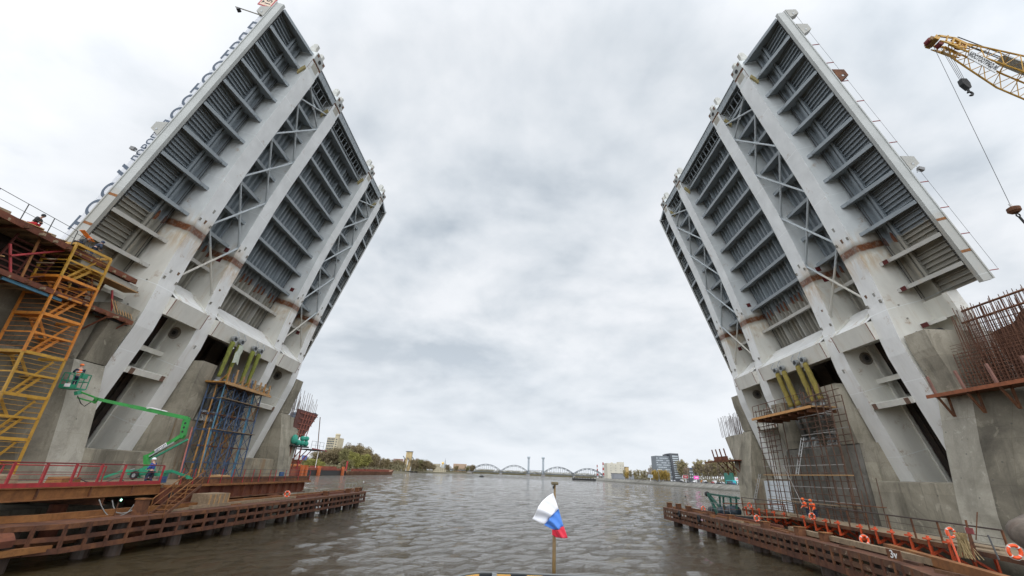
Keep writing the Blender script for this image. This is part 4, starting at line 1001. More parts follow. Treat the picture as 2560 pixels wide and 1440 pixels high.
for i, (z0, z1) in enumerate(zip(ZL, ZL[1:])):
    for j, (a, b) in enumerate(zip(PY, PY[1:])):
        k = MB(); xx = PX[2]
        k.tube((xx+.03,a,z0),(xx+.03,b,z1),.035,6); k.tube((xx-.03,b,z0),(xx-.03,a,z1),.035,6); k.build('brace', BLUE if (i*j) % 5 != 2 else RUSTO, sh_)
    k = MB(); k.tube((PX[0],PY[0]+.03,z0),(PX[2],PY[0]+.03,z1),.035,6); k.build('side_brace', BLUE, sh_)
    for j, (a, b) in enumerate(zip(PY, PY[1:])):
        k = MB(); k.tube((PX[1],a,z0),(PX[1],b,z1),.03,6); k.tube((PX[0],b,z0),(PX[0],a,z1),.03,6); k.build('inner_brace', BLUE if (i+j) % 3 else RUST, sh_)
for z in (8.45, 11.65):
    k = MB(); k.box((PX[2]-.4,PY[0]-.2,z+.06),(PX[2]+.4,PY[-1]+.2,z+.12)); k.build('plank', WOODG, sh_)
k = MB(); k.box((-34.0,PY[0]-.7,13.28),(-31.3,PY[-1]+.9,13.42)); k.build('top_platform', OCHRE, sh_)
k = MB(); k.bar((-31.3,PY[0]-.8,13.2),(-31.3,PY[-1]+1.0,13.2),.2,.22,(0,0,1)); k.build('edge_beam', WOOD, sh_)
for i, yy in enumerate((46.4,47.8,49.2,50.4,51.6,52.8,53.8,54.9)):
    k = MB(); h = 1.55 if i < 2 else 1.1
    k.bar((-31.5,yy,13.42),(-31.5,yy,13.42+h),.14,.14,(1,0,0)); k.bar((-32.3,yy,13.45),(-31.5,yy,13.42+h*.6),.1,.08)
    k.build('guard_post', WOOD if i % 3 else OCHRE, sh_)
for i in range(4):
    k = MB(); k.tube((-31.75,47.6+i*1.9,13.2),(-31.75,47.6+i*1.9,14.5),.07,8); k.build('head_jack', BLUE, sh_)
for q, (xx,yy) in enumerate(((-31.7,46.0),(-33.6,46.1))):
    k = MB(); k.tube((xx+.5,yy-.1,3.75),(xx+.1,yy+.1,8.6),.07,8); k.build('raking_post', (OCHRE, paint('pink_prop', (.45,.16,.13), .6))[q], sh_)
# ------------------------------------------------------------------ hydraulic cylinders
def cylinder(label, s, yy, mat, foot):
    top = LW(s, 1.8, yy, -2.55); ft = V((s*-34.0, yy, 9.7)); c = thing('hydraulic_cylinder', label, 'hydraulic cylinder', ft, 'hydraulic cylinders under the leaves')
    mid = top.lerp(ft, .5)
    k = MB(); pts = []; rr = []
    for i in range(14): t = .03+i/13*.47; pts.append(top.lerp(ft, t)+V((.01*math.sin(i*1.9),.012*math.sin(i*1.3),0))); rr.append((.20 if i == 0 else .27)+.008*math.sin(i*2.1)+(.04*i/13 if s < 0 else -.08*i/13))
    k.path(pts, rr, 12); k.build('fabric_sleeve', mat, c, True)
    k = MB(); k.tube(mid, top.lerp(ft,.94), .30, 16); k.build('barrel', paint('barrel_grey', (.13,.13,.12), .5, .2, .2, 3), c, True)
    for t in (.55,.92): k = MB(); k.tube(top.lerp(ft,t-.012), top.lerp(ft,t+.012), .40, 16); k.build('flange_ring', GALV, c)
    k = MB(); k.tube(top+V((s*.18,0,0)), top-V((s*.12,0,0)), .36, 18); e_ = k.build('rod_eye', GALV, c)
    k = MB(); k.tube(top+V((s*.24,0,0)), top+V((s*.185,0,0)), .22, 14); k.build('eye_pin', DARKST, e_)
    k = MB(); k.path([LW(s,2.75,yy+.22,-2.3), LW(s,2.2,yy+.24,-2.85), top+V((s*.12,.25,-.1))], .03, 5); k.path([LW(s,2.75,yy+.1,-2.3), LW(s,2.2,yy+.12,-2.85), top+V((s*.12,.12,-.1))], .03, 5); k.build('grease_pipe', GALV, c)
    for o in (-.26,.26):
        k = MB(); k.prism([(ft.x-.5,yy+o-.05,9.42),(ft.x+.5,yy+o-.05,9.42),(ft.x+.16,yy+o-.05,10.35),(ft.x-.16,yy+o-.05,10.35)], (0,.1,0)); k.build('foot_clevis', paint('clevis_pale', (.42,.42,.40), .6, 0, .2, 3), c)
    k = MB(); k.tube((ft.x,yy-.4,9.95),(ft.x,yy+.4,9.95),.17,12); k.build('foot_pin', GALV, c)
    return c
OL1 = paint('olive_sleeve', (.20,.22,.045), .9, 0, .25, 4, (.10,.11,.03), .6, 3, (1,1,.5), .4); OL2 = paint('tan_sleeve', (.30,.24,.06), .9, 0, .25, 4, (.16,.12,.04), .5, 3, (1,1,.5), .4)
YS = [47.7, 49.05, 51.85, 53.2]; WL = ['nearest of the four', 'second from the camera', 'third from the camera', 'farthest of the four']
for yy, wl in zip(YS, WL):
    cylinder(f'left hydraulic cylinder in an olive sleeve above the blue shoring tower, {wl}', 1, yy, OL1, None)
for yy, wl in zip(YS, WL):
    cylinder(f'right hydraulic cylinder in a tan sleeve above the timber scaffold deck, {wl}', -1, yy, OL2, None)
rag = thing('rag', 'pale torn rag draped over the second left hydraulic cylinder', 'cloth', LW(1,1.4,49.05,-2.9))
t_ = LW(1,1.8,49.05,-2.55); ft_ = V((-34,49.05,9.7))
k = MB(); rows = []
for i in range(9):
    c = t_.lerp(ft_, .05+.028*i); rows.append([c+V((.40-.05*abs(j)+.04*math.sin(i+j*2), j*.14*(1+.05*i), -.06*abs(j)*math.sin(i))) for j in (-3,-2,-1,0,1,2,3)])
vs = [v for r in rows for v in r]; k.add(vs, [(a*7+b, a*7+b+1, a*7+b+8, a*7+b+7) for a in range(8) for b in range(6)]); k.build('cloth', paint('rag_pale', (.50,.55,.46), .9, 0, .15, 5), rag, True)

# ------------------------------------------------------------------ site clutter
BAR = paint('barrel_blue', (.03,.08,.20), .5, 0, .2, 3, (.08,.05,.03), .5)
def lay(name, lab, cat, mb, mat, group=None): tag(mb.build(name, mat, None, False, mb.v[0]), lab, cat, group)
for i, (x, yy, lab) in enumerate(((-29.0,38.5,'blue barrel beside the boom lift outrigger'),(-28.3,56.5,'blue barrel at the far end of the left platform'))):
    k = MB(); k.loft([[V((x+math.cos(a)*r, yy+math.sin(a)*r, 3.67+z)) for a in [j*math.pi/8 for j in range(16)]] for z, r in ((0,.28),(.02,.29),(.3,.29),(.31,.305),(.33,.29),(.6,.29),(.61,.305),(.63,.29),(.88,.29),(.89,.27))]); lay('barrel', lab, 'barrel', k, BAR, 'barrels on the left platform')
for i, (x, yy, z, s, mt, lab) in enumerate(((-28.6,25.6,3.69,.6,WOODG,'low grey timber box on the left platform behind the red railing'),(-27.6,28.6,3.69,.5,RUSTO,'rusty steel box on the left platform behind the red railing'),(-27.5,43.5,3.67,.6,WOOD,'timber pallet stack in front of the blue shoring tower'),(-27.3,55.2,3.67,.45,paint('tarp_teal', (.03,.12,.12), .8),'small teal tarpaulin heap at the platform end'))):
    k = MB(); k.loft([[V((x-s,yy-s*1.3,z)),V((x+s,yy-s*1.3,z)),V((x+s,yy+s*1.3,z)),V((x-s,yy+s*1.3,z))],[V((x-s*.9,yy-s*1.2,z+s)),V((x+s*.95,yy-s*1.25,z+s*.9)),V((x+s*.9,yy+s*1.2,z+s)),V((x-s*.95,yy+s*1.25,z+s*1.05))]]); lay('site_box', lab, 'box', k, mt)
for i, (pts, r, mt, lab) in enumerate((([(-26.6,27,3.75),(-26.2,28,4.2),(-26.1,29.4,3.9),(-26.3,31,4.3),(-26.6,32.3,3.8)], .025, CABLE, 'black cable sagging along the red railing'),([(-25.6,29.3,3.0),(-24.9,29.6,2.1),(-24.7,30.6,2.15),(-25.0,31.4,2.6),(-24.6,32.2,2.7)], .03, paint('hose_grey', (.20,.20,.19), .7), 'pale grey hose looping below the left platform near the work lamp'),([(-25.7,30.4,2.9),(-25.2,30.5,2.2),(-24.6,31.0,2.35),(-24.5,31.9,2.75)], .03, paint('hose_grey', (.20,.20,.19)), 'second pale grey hose looping beside the steel stair'))):
    k = MB(); P_ = [V(p) for p in pts]; Q = []
    for a in range(len(P_)-1):
        for t in (0,.33,.66): Q.append(P_[a].lerp(P_[a+1], t)-V((0,0,.10*math.sin(t*math.pi))))
    k.path(Q+[P_[-1]], r, 6); lay('hose' if 'hose' in lab else 'cable', lab, 'hose' if 'hose' in lab else 'cable', k, mt)
for i in range(9):
    t = 10+i*6.3+random.uniform(-1.5,1.5); p = atL(t); k = MB(); o = random.uniform(.5,1.6); q = p+V((-o,0,2.1)); l_ = random.uniform(.9,2.6)
    k.bar(q, q+V((random.uniform(-.3,.3), l_, random.uniform(.0,.08))), random.uniform(.12,.3), random.uniform(.06,.18), (0,0,1)); lay('loose_plank', 'short weathered plank or plate lying on the left fender deck', 'plank', k, random.choice((WOODG, RUSTO, RUST)), 'loose planks on the left fender')
for i in range(12):
    t = 3+i*4.2+random.uniform(-1.2,1.2); p = atR(totR-t); k = MB(); o = random.uniform(.35,1.2); q = p+V((o,0,2.02)); l_ = random.uniform(.7,2.4)
    k.bar(q, q+V((random.uniform(-.3,.3), -l_, random.uniform(.0,.12))), random.uniform(.12,.35), random.uniform(.08,.25), (0,0,1)); lay('loose_plank', 'short weathered plank or plate lying on the right fender deck', 'plank', k, random.choice((WOODG, RUSTO, RUST, RUSTP)), 'loose planks on the right fender')
# ------------------------------------------------------------------ far end of the left pier: rebar, formwork, green sacks
REB = rusty('rebar_rust', (.07,.03,.02), (.13,.055,.03), (.20,.09,.05), 3)
def bars(name, mat, parent, segs, r, n=5):
    k = MB()
    for a, b in segs: k.tube(a, b, r, n)
    return k.build(name, mat, parent)
rc = thing('rebar_cage', 'tall pale rebar standing on the far end of the left pier above the green sacks', 'rebar cage', (-36, 73, 12.3))
for row, (xo, n) in enumerate(((-35.3,13),(-36.4,14),(-37.6,14))):
    seg = []
    for i in range(n):
        f = i/(n-1); yy = 69.0+8.2*f+random.uniform(-.15,.15); h = 4.2-1.0*f+random.uniform(-.7,.9)
        b0 = V((xo, yy, 12.2)); seg.append((b0, b0+V((random.uniform(-.1,.1), .12*h*f+random.uniform(-.1,.2), h))))
    bars('upright_bars', paint('rebar_pale', (.20,.16,.14), .7, .2, .3, 3), rc, seg, .035)
for z in (12.9, 13.7):
    bars('tie_bar', REB, rc, [((-36, 69, z), (-36, 76.6, z))], .03)
ff = thing('pier_formwork', 'blue and red steel formwork flaring over the far end of the left pier', 'formwork', (-35.5, 74, 9))
b0, b1, b2, b3 = V((-35.2,76.6,13.4)), V((-35.2,72.5,9.6)), V((-39.5,72.5,9.6)), V((-39.5,76.6,13.4))
k = MB(); k.loft([[b0+V((0,.9,.5)), b1+V((0,.6,0)), b2+V((0,.6,0)), b3+V((0,.9,.5))], [b0+V((0,1.2,.4)), b1+V((0,.9,0)), b2+V((0,.9,0)), b3+V((0,1.2,.4))]]); k.build('blue_shutter', paint('shutter_blue', (.035,.06,.10), .6, 0, .25, 3), ff)
k = MB()
k.loft([[V((-34.6,69.2,9.5)), V((-34.6,73.3,9.5)), V((-34.6,77.2,13.6)), V((-34.6,69.6,13.6))], [V((-34.7,69.2,9.5)), V((-34.7,73.3,9.5)), V((-34.7,77.2,13.6)), V((-34.7,69.6,13.6))]]); sh2 = k.build('red_shutter', paint('shutter_red', (.12,.04,.03), .7, 0, .3, 2), ff)
for i in range(5):
    k = MB(); z = 9.9+i*.8; y1 = 73.6+(z-9.5)*.95; k.bar((-34.53,70.6,z),(-34.53,y1-.2,z),.1,.12); k.build('waler', paint('waler_pink', (.30,.10,.07), .7, 0, .25, 3), sh2)
for i in range(4):
    k = MB(); yy = 71.0+i*1.0; k.bar((-34.48,yy,9.5),(-34.48,yy+1.2,13.4),.1,.1); k.build('strongback', paint('waler_pink', (.30,.10,.07)), sh2)
k = MB(); k.box((-35.5,68.6,8.0),(-33.6,74.0,8.2)); k.box((-35.5,74.0,7.75),(-33.6,80.5,7.9)); k.build('platform', DARKST, ff)
for yy, ln in ((69.0,1),(70.6,1.1),(72.2,1.1)):
    k = MB(); k.bar((-34.0,yy,5.4),(-34.0,yy+3.6*ln,7.8),.1,.1); k.bar((-34.0,yy,4.8),(-34.0,yy,8.0),.14,.14); k.build('bracket', RUSTR if yy < 72 else REDP, ff)
k = MB(); k.bar((-33.7,75.5,8.0),(-33.7,81.5,7.85),.12,.16); k.build('red_beam', REDP, ff)
railing('railing', [(-33.7, v, 7.95) for v in (75.0,76.6,78.2,79.8)], CABLE, CABLE, 1.2, ff, .05, wires=(.5,), top_r=.02)
k = MB(); k.tube((-34.2,77.2,13.2),(-33.8,77.8,8),.07,6); k.build('prop', RUST, ff)
SACK = paint('sack_green', (.05,.36,.26), .8, 0, .12, 4); sack0 = None
for i, (yy, z, r) in enumerate(((69.2,8.7,.45),(70.6,8.62,.42),(71.9,8.6,.42),(71.9,9.3,.4),(73.2,8.6,.44),(73.2,9.35,.4))):
    lab = ['large draped green sack at the end of the left pier ledge', 'low green sack beside the draped one', 'green sack under another in the middle of the ledge', 'green sack on top of another in the middle of the ledge', 'green sack under another at the red shutter end of the ledge', 'green sack on top of another at the red shutter end of the ledge'][i]
    k = MB(); k.ball((0,0,0), r, 12, 8, (1,1.15,1.0 if i else 1.6), .05); o = k.build('sack', SACK, None, True, None); tag(o, lab, 'sack', 'green sacks on the left pier ledge'); o.location = (-33.9, yy, z+(.3 if i == 0 else 0))
# ------------------------------------------------------------------ right pier: near rebar cage, ledge, formwork
rn = thing('rebar_cage', 'dense rusty rebar cage rising from the near end of the right pier', 'rebar cage', (35, 30, 12.4))
def line2(a, b, n): return [V(a).lerp(V(b), i/(n-1)) for i in range(n)]
for row, (dx, h) in enumerate(((0,3.6),(.4,4.4),(.9,5.6),(1.3,6.3),(1.7,6.6),(2.1,6.8),(2.5,6.8))):
    P_ = line2((34.2+dx,33.2,12.4), (36.4+dx,22.5,12.4), 46); seg = []
    for i, p in enumerate(P_):
        hh = h*(.72 if (row < 2 and i < 15) else 1)+random.uniform(-.5,.5); lean = V((-.02*hh, random.uniform(-.05,.12)*hh*.3, hh)); seg.append((p, p+lean))
    bars('upright_bars', REB, rn, seg, .024)
for row, (dx, zs) in enumerate(((0,[12.6+.24*i for i in range(15)]),(.5,[12.7+.3*i for i in range(12)]),(1.6,[12.9+.36*i for i in range(15)]),(2.1,[13.2+.5*i for i in range(10)]))):
    for z in zs:
        bars('hoop_bar', REB, rn, [((34.15+dx,33.3,z+random.uniform(-.03,.03)), (36.4+dx,22.3,z+random.uniform(-.03,.03)))], .02)
for z in (18.9, 18.0):
    bars('guide_rail', RUST, rn, [((36,33.4,z),(36.2,22,z))], .09)
fr = thing('shutter_wall', 'dark rusty sheet formwork wall behind the dense rebar of the right pier', 'formwork', (39, 28, 12.4))
SH1 = [V((38.5,34.2,12.4)), V((38.5,34.2,17.4)), V((38.5,32.0,17.7)), V((38.5,31.4,18.3)), V((38.5,29.7,18.9)), V((38.6,20,19.6)), V((38.6,20,12.4))]
k = MB(); k.loft([SH1, [v+V((.3,.1,0)) for v in SH1]]); k.build('sheet', rusty('sheet_dark', (.05,.02,.015), (.10,.04,.02), (.16,.06,.03), .6), fr)
for yy in (30, 27.5, 25, 22.5):
    k = MB(); k.bar((38.45,yy,12.4),(38.45,yy,17.6),.1,.16); k.build('rib', RUST, fr)
lg = thing('work_ledge', 'rusty bracket ledge with orange edge round the near end of the right pier', 'ledge', (33.5, 30, 12.2))
e0, e1 = V((32.9,35.0,12.2)), V((33.6,19,12.2))
k = MB(); k.loft([[e0+V((-.3,0,0)), e0+V((1.2,0,0)), e0+V((1.2,0,.1)), e0+V((-.3,0,.1))], [e1+V((-.3,0,0)), e1+V((2.4,0,0)), e1+V((2.4,0,.1)), e1+V((-.3,0,.1))]]); k.build('deck', RUST, lg)
k = MB(); k.bar(e0+V((-.35,0,.02)), e1+V((-.35,0,.02)), .08, .26, (0,0,1)); k.build('edge', paint('edge_orange', (.24,.075,.03), .7, 0, .3, 3, (.10,.05,.03), .6), lg)
for i in range(7):
    p = e0.lerp(e1, (i+.35)/7.2); k = MB(); k.bar(p+V((-.3,0,0)), p+V((.5,0,-1.5)), .12, .12); k.bar(p+V((.55,0,-1.55)), p+V((.55,0,0)), .12, .12); k.build('bracket', RUST, lg)
    k = MB(); k.bar(p+V((-.3,0,.1)), p+V((-.45,.1,1.5)), .15, .15, (1,0,0)); k.build('stanchion', paint('stanchion_brown', (.22,.11,.085), .7, 0, .2, 3), lg)
# old electrical cabinet and drum behind the cage
cb = thing('winch_drum', 'dark round winch drum on a cream frame behind the right rebar cage', 'winch', LW(-1,-.6,34.6,-.2))
c0 = cb.location
k = MB(); k.tube(c0+V((-.3,-.35,.4)), c0+V((-.3,-.6,.4)), .62, 20); k.build('drum', DARKST, cb)
k = MB(); k.box(c0+V((-.4,-.6,-2.6)), c0+V((1.6,-.3,-.6))); k.build('frame', paint('cream_frame', (.52,.42,.24), .7, 0, .2, 2), cb)
k = MB(); k.bar(c0+V((-.6,-.7,-.42)), c0+V((1.7,-.7,-.55)), .07)
for i in range(9): k.bar(c0+V((-.5+i*.26,-.7,-.85)), c0+V((-.5+i*.26,-.7,-.44)), .05)
k.build('ladder_rail', WHITEP, cb)
# ------------------------------------------------------------------ right far end of the pier
rf_ = thing('rebar_cage', 'fan of dark rebar on the flared far end of the right pier', 'rebar cage', (35, 73, 12.3))
for row, (xo, n) in enumerate(((34.3,16),(35.4,17),(36.6,17))):
    seg = []
    for i in range(n):
        f = i/(n-1); yy = 69+6.6*f+random.uniform(-.12,.12); h = 3.6-.7*f+random.uniform(-.4,.4); b0 = V((xo, yy, 12.2)); seg.append((b0, b0+V((random.uniform(-.08,.08), .08+.5*f+random.uniform(-.1,.1), h))))
    bars('upright_bars', paint('rebar_dark', (.13,.10,.09), .7, .2, .3, 3), rf_, seg, .034)
lf_ = thing('work_ledge', 'rusty bracket ledge with tilted stanchions at the far end of the right pier', 'ledge', (32.9, 72, 8.2))
k = MB(); k.box((32.2,68.4,8.4),(34.2,77.5,8.55)); k.build('deck', RUSTR, lf_)
k = MB(); k.bar((32.1,68,8.4),(32.1,78.6,8.35),.1,.2,(0,0,1)); k.build('edge', RUST, lf_)
for yy in (69,71,73):
    k = MB(); k.bar((32.3,yy+1.5,8.4),(33.3,yy,6.6),.12,.12); k.bar((33.2,yy,6.5),(33.2,yy,8.4),.12,.12); k.build('bracket', RUST, lf_)
for yy in (70.5,72,73.4,74.8):
    k = MB(); k.bar((32.2,yy,8.5),(32.1,yy+.5,10.2),.16,.14,(1,0,0)); k.build('stanchion', RUSTR, lf_)
k = MB(); k.box((32.15,70.4,8.55),(32.3,75,9.1)); k.build('toe_board', RUSTR, lf_)
# whitewash on the far slot block, patches on the centre block
ww = MB(); ww.add([(33.486,y_,z_) for y_, z_ in ((58.0,2.4),(63.6,2.4),(63.5,5.8),(57.6,5.85))], [(0,1,2,3)])
M, t, n, l, b = new_mat('whitewash'); p_ = n.new('ShaderNodeNewGeometry').outputs['Position']
f_ = noise(n, l, p_, 1.6, 6, .7, (1,1,.05), .3)
c_ = ramp(n, l, f_, [(.42,(.62,.65,.68)),(.55,(.50,.53,.56)),(.66,(.20,.20,.19))]); l.new(c_, b.inputs['Base Color']); b.inputs['Roughness'].default_value = .8
o_ = ww.build('whitewash_coat', M, pier2); o_.parent = None; o_.location = (0,0,0)
o_.data.transform(Matrix.Translation(V((33.5,YC,0)))); o_.data.transform(Matrix(((-1,0,0,33.5),(0,1,0,-YC),(0,0,1,0),(0,0,0,1)))); o_.parent = pier2
# ------------------------------------------------------------------ right walkway on orange brackets
wk = thing('walkway', 'narrow walkway with brown railing on orange brackets along the right pier', 'walkway', (29, 45, 2.2))
wl_ = [(27.2,57.5,2.62),(26.9,50,2.6),(26.6,44,2.58),(26.4,38,2.55),(26.1,33,2.52),(25.6,29,2.5),(24.0,22,2.5)]
k = MB(); k.loft([[V((x,y,z-.08)),V((x+3.0,y,z-.08)),V((x+3.0,y,z)),V((x,y,z))] for x,y,z in wl_]); k.build('deck', WOODG, wk)
k = MB(); k.loft([[V((x-.06,y,z-.22)),V((x,y,z-.22)),V((x,y,z+.02)),V((x-.06,y,z+.02))] for x,y,z in wl_]); k.build('edge_beam', RUST, wk)
def wp(yy):
    for (x0,y0,z0),(x1,y1,z1) in zip(wl_, wl_[1:]):
        if y1 <= yy <= y0: f = (yy-y0)/(y1-y0); return V((x0+(x1-x0)*f, yy, z0+(z1-z0)*f))
    return V(wl_[-1])
railing('railing', [wp(v)+V((.05,0,0)) for v in (57.4,54,50.7,48.2,45.8,43.4,41,38.6,36.4,34.2,32,29.8,27.4,25)], RUST, paint('rail_brown', (.055,.035,.028), .6), 1.2, wk, .1, wires=(.66,.33), top_r=.045)
for i, yy in enumerate([56.4,54.8,53.2,51.6,50.0,48.0,44.6,43.0,41.4,39.8,37.2,35.6,34.0,32.4,30.8,29.2]):
    p = wp(yy); k = MB()
    k.bar(p+V((-.02,0,-.12)), p+V((2.9,0,-.12)), .16, .18); k.bar(p+V((.15,0,-.15)), p+V((2.2,0,-1.35)), .13, .13); k.bar(p+V((-.08,0,-.75)), p+V((-.08,0,.32)), .10, .12, (1,0,0)); k.bar(p+V((-.05,0,-.7)), p+V((.9,0,-.25)), .12, .12); k.bar(p+V((2.3,0,-1.4)), p+V((2.3,0,-.1)), .13, .13, (1,0,0)); k.bar(p+V((-.3,-.0,.16)), p+V((.0,0,.16)), .3, .1)
    k.build('bracket', ORNG, wk)
for q, (ya, yb, o) in enumerate(((56.5,50.5,.5),(47.5,43.5,.35),(31,26,.2))):
    k = MB(); k.bar(wp(ya)+V((o,0,.12)), wp(yb)+V((o+.3,0,.2)), .28, .1, (0,0,1)); k.build('loose_board', WOODG, wk)
# timbers and boxes lying on the right fender
for i, (t0, t1, o, w_, h_, mt, lab) in enumerate(((28,44,1.6,.35,.30,WOODG,'long grey timber lying on the right fender below the white painted mark'),(14,26,1.9,.3,.2,RUSTR,'long red oxide beam lying on the right fender beside the whitewashed wall'),(38,52,2.0,.4,.4,RUSTO,'thick rusty beam lying on the near half of the right fender'),(6,13,1.7,.3,.25,RUST,'short rusty beam on the far end of the right fender'))):
    a, b = atR(totR-t0)+V((o,0,2.06+h_/2)), atR(totR-t1)+V((o+.1,0,2.06+h_/2)); k = MB(); k.bar(a, b, w_, h_, (0,0,1)); tag(k.build('loose_beam', mt, None, False, a), lab, 'beam', 'loose beams on the right fender')
for i, (t0, t1, o, lab) in enumerate(((24,40,1.2,'long pale timber lying along the left fender behind the rails'),(40,58,1.3,'red oxide pipe beam lying along the far half of the left fender'))):
    a, b = atL(t0)+V((-o,0,2.2)), atL(t1)+V((-o-.2,0,2.2)); k = MB(); k.bar(a, b, .3, .22, (0,0,1)); tag(k.build('loose_beam', (WOODG, RUSTR)[i], None, False, a), lab, 'beam', 'loose beams on the left fender')
# painted mark on the fender
mk = atR(totR-41.5)
tm = MB(); tm.box(mk+V((.0,-.45,2.1)), mk+V((.05,.45,2.55)))
mp = tag(tm.build('mark_board', RUST, None, False, mk), 'rusty board with a white hand painted mark on the right fender', 'board')
lettering('lettering', '3v', .5, WHITEP, mp, axes(mk+V((-.012,0,2.32)), (0,-1,0), (0,0,1)))
# fender crates
for i, (yy, lab) in enumerate(((36.8,'grey weathered wooden crate on the left fender below the platform'),)):
    c = atL(27)+V((-1.9,0,2.08)); k = MB(); k.box(c+V((-.7,-1.3,0)), c+V((.7,1.3,.95)));
    cr_ = thing('wooden_crate', lab, 'crate', c); k.build('crate_box', WOODG, cr_)
    for q in range(5):
        k = MB(); yy_ = c.y-1.25+q*.6; k.box((c.x+.705, yy_, c.z+.02), (c.x+.74, yy_+.12, c.z+.93)); k.build('batten', WOOD, cr_)
# big log end at the near right
lgx = thing('log', 'grey weathered log end standing out beside the nearest right lifebuoy', 'log', px_(2550,1335,16.6))
c = lgx.location; k = MB(); k.path([c+V((-.1,-.4,-.1)), c+V((.3,.1,.0)), c+V((1.6,.8,.2))], [.40,.46,.46], 14); k.build('trunk', paint('log_grey', (.13,.105,.085), .9, 0, .4, 3, (.12,.06,.04), .5), lgx, True)
# red marker pole with bundled straw, thin rods
for i, (p0_, p1_, x, mt, lab, r) in enumerate((((2412,1440),(2368,1325),22.6,ORNG,'orange red steel pole leaning on the right railing beside the straw bundle',.05),((2438,1405),(2414,1300),23.5,RUST,'brown leaning stake with a small red sign at the right railing',.05),((2498,1400),(2470,1338),21.5,CABLE,'black leaning rod on the right fender near the log',.035),((2440,1350),(2443,1280),24.5,RUST,'thin upright rod on the right walkway',.025))):
    a, b = px_(*p0_, x), px_(*p1_, x+.2); k = MB(); k.tube(a, b, r, 6); tag(k.build('pole', mt, None, False, a), lab, 'pole')
a = px_(2424,1327,23.2); k = MB(); k.box(a+V((-.02,-.2,-.14)), a+V((.02,.2,.14))); tag(k.build('small_sign', paint('sign_pinkish', (.26,.06,.06), .6), None, False, a), 'small faded red sign on the leaning brown stake', 'sign')
a = px_(2410,1362,23.6); k = MB()
for i in range(60): k.tube(a+V((random.uniform(-.2,.2),random.uniform(-.25,.25),.55)), a+V((random.uniform(-.35,.35),random.uniform(-.5,.5),-.6)), .012, 3)
tag(k.build('straw_bundle', paint('straw', (.40,.30,.15), .9, 0, .2, 5), None, False, a), 'bundle of pale straw hanging on the right railing', 'straw', None, 'stuff')
# ------------------------------------------------------------------ brown pole scaffold in front of the right cylinders
sc = thing('pole_scaffold', 'brown tube scaffold with timber decks in front of the right hydraulic cylinders', 'scaffold', (30.5, 49, 2.4))
POLE = rusty('scaffold_brown', (.05,.03,.022), (.11,.06,.04), (.18,.10,.06), 2.5); PALEP = paint('pale_pole', (.33,.31,.29), .6, .2, .2, 3)
SY = [55.9,55.0,54.0,52.8,51.7,50.6,49.5,48.4,47.4,46.4,45.4,44.4,43.4,42.4]
for i, yy in enumerate(SY):
    ztop = 13.8 if i < 4 else (14.8 if i > 8 else 8.4)
    for xx in ((31.2, 29.9) if i in (0,2,3,8,9,11,12,13) else (30.1,)):
        k = MB(); k.tube((xx-.0,yy,2.4),(xx+.1,yy,ztop-(1.2 if i == 13 else 0)),.05,6); k.build('standard', POLE, sc)
for z in (2.9,3.4,4.1,4.7,5.3,5.9,6.6,7.3,8.1):
    k = MB(); k.tube((30.0,56.4,z),(30.0,41.8 if z < 6 else 42.6,z),.036,5); k.build('ledger', PALEP if z in (4.1,5.3,7.3) else POLE, sc)
for z in (8.8,9.4,10.0,10.6,11.2,11.8,12.4,13.0,13.6):
    k = MB(); k.tube((30.0,56.2,z),(30.0,52.6,z),.04,5); k.tube((31.2,56.2,z+.3),(31.2,54.0,z+.3),.04,5); k.build('ledger', POLE, sc)
    k = MB(); k.tube((30.0,47.8,z+.2),(30.0,42.4,z+.2),.04,5); k.tube((31.2,47.6,z+.6),(31.2,42.4,z+.6),.04,5); k.tube((29.9,44.2,z+.2),(31.3,44.2,z+.2),.04,5); k.build('ledger', POLE if z not in (10.0,11.8) else PALEP, sc)
for z, w_ in ((6.35,.5),(3.75,.4)):
    for a, b in ((56.3,52),(51.9,47.2),(47.1,42.0)):
        k = MB(); k.box((29.75,b,z),(29.75+w_,a,z+.09)); k.build('plank', WOOD if z > 5 else WOODG, sc)
# timber deck under the sleeves
k = MB(); k.box((29.4,44.6,12.72),(32.2,55.6,12.84)); k.build('upper_deck', WOOD, sc)
k = MB(); k.bar((29.35,44.4,12.7),(29.35,55.8,12.7),.14,.26,(0,0,1)); k.build('deck_edge', paint('deck_edge_wood', (.55,.28,.10), .7, 0, .2, 3), sc)
for i in range(7):
    k = MB(); yy = 45.2+i*1.6; k.bar((29.5,yy,12.45),(32.4,yy,12.45),.18,.38,(0,0,1)); k.build('joist', RUST, sc)
railing('deck_rail', [(29.4, v, 12.84) for v in (45,46.8,48.6,50.4,52.2,54,55.4)], RUST, RUST, 1.35, sc, .07, wires=(.5,), top_r=.03)
# free-standing rods in front of the near slot
for i, (yy, z1) in enumerate(((43.6,6.0),(42.0,5.0),(41.6,6.2),(40.6,5.2),(40.0,4.5),(38.6,6.2))):
    k = MB(); k.tube((29.4,yy,2.4),(29.6,yy+.1,z1),.035,6); k.build('rod', POLE, sc)
k = MB(); k.box((29.2,38.4,4.0),(29.6,43.8,4.06)); k.build('plank', RUST, sc)
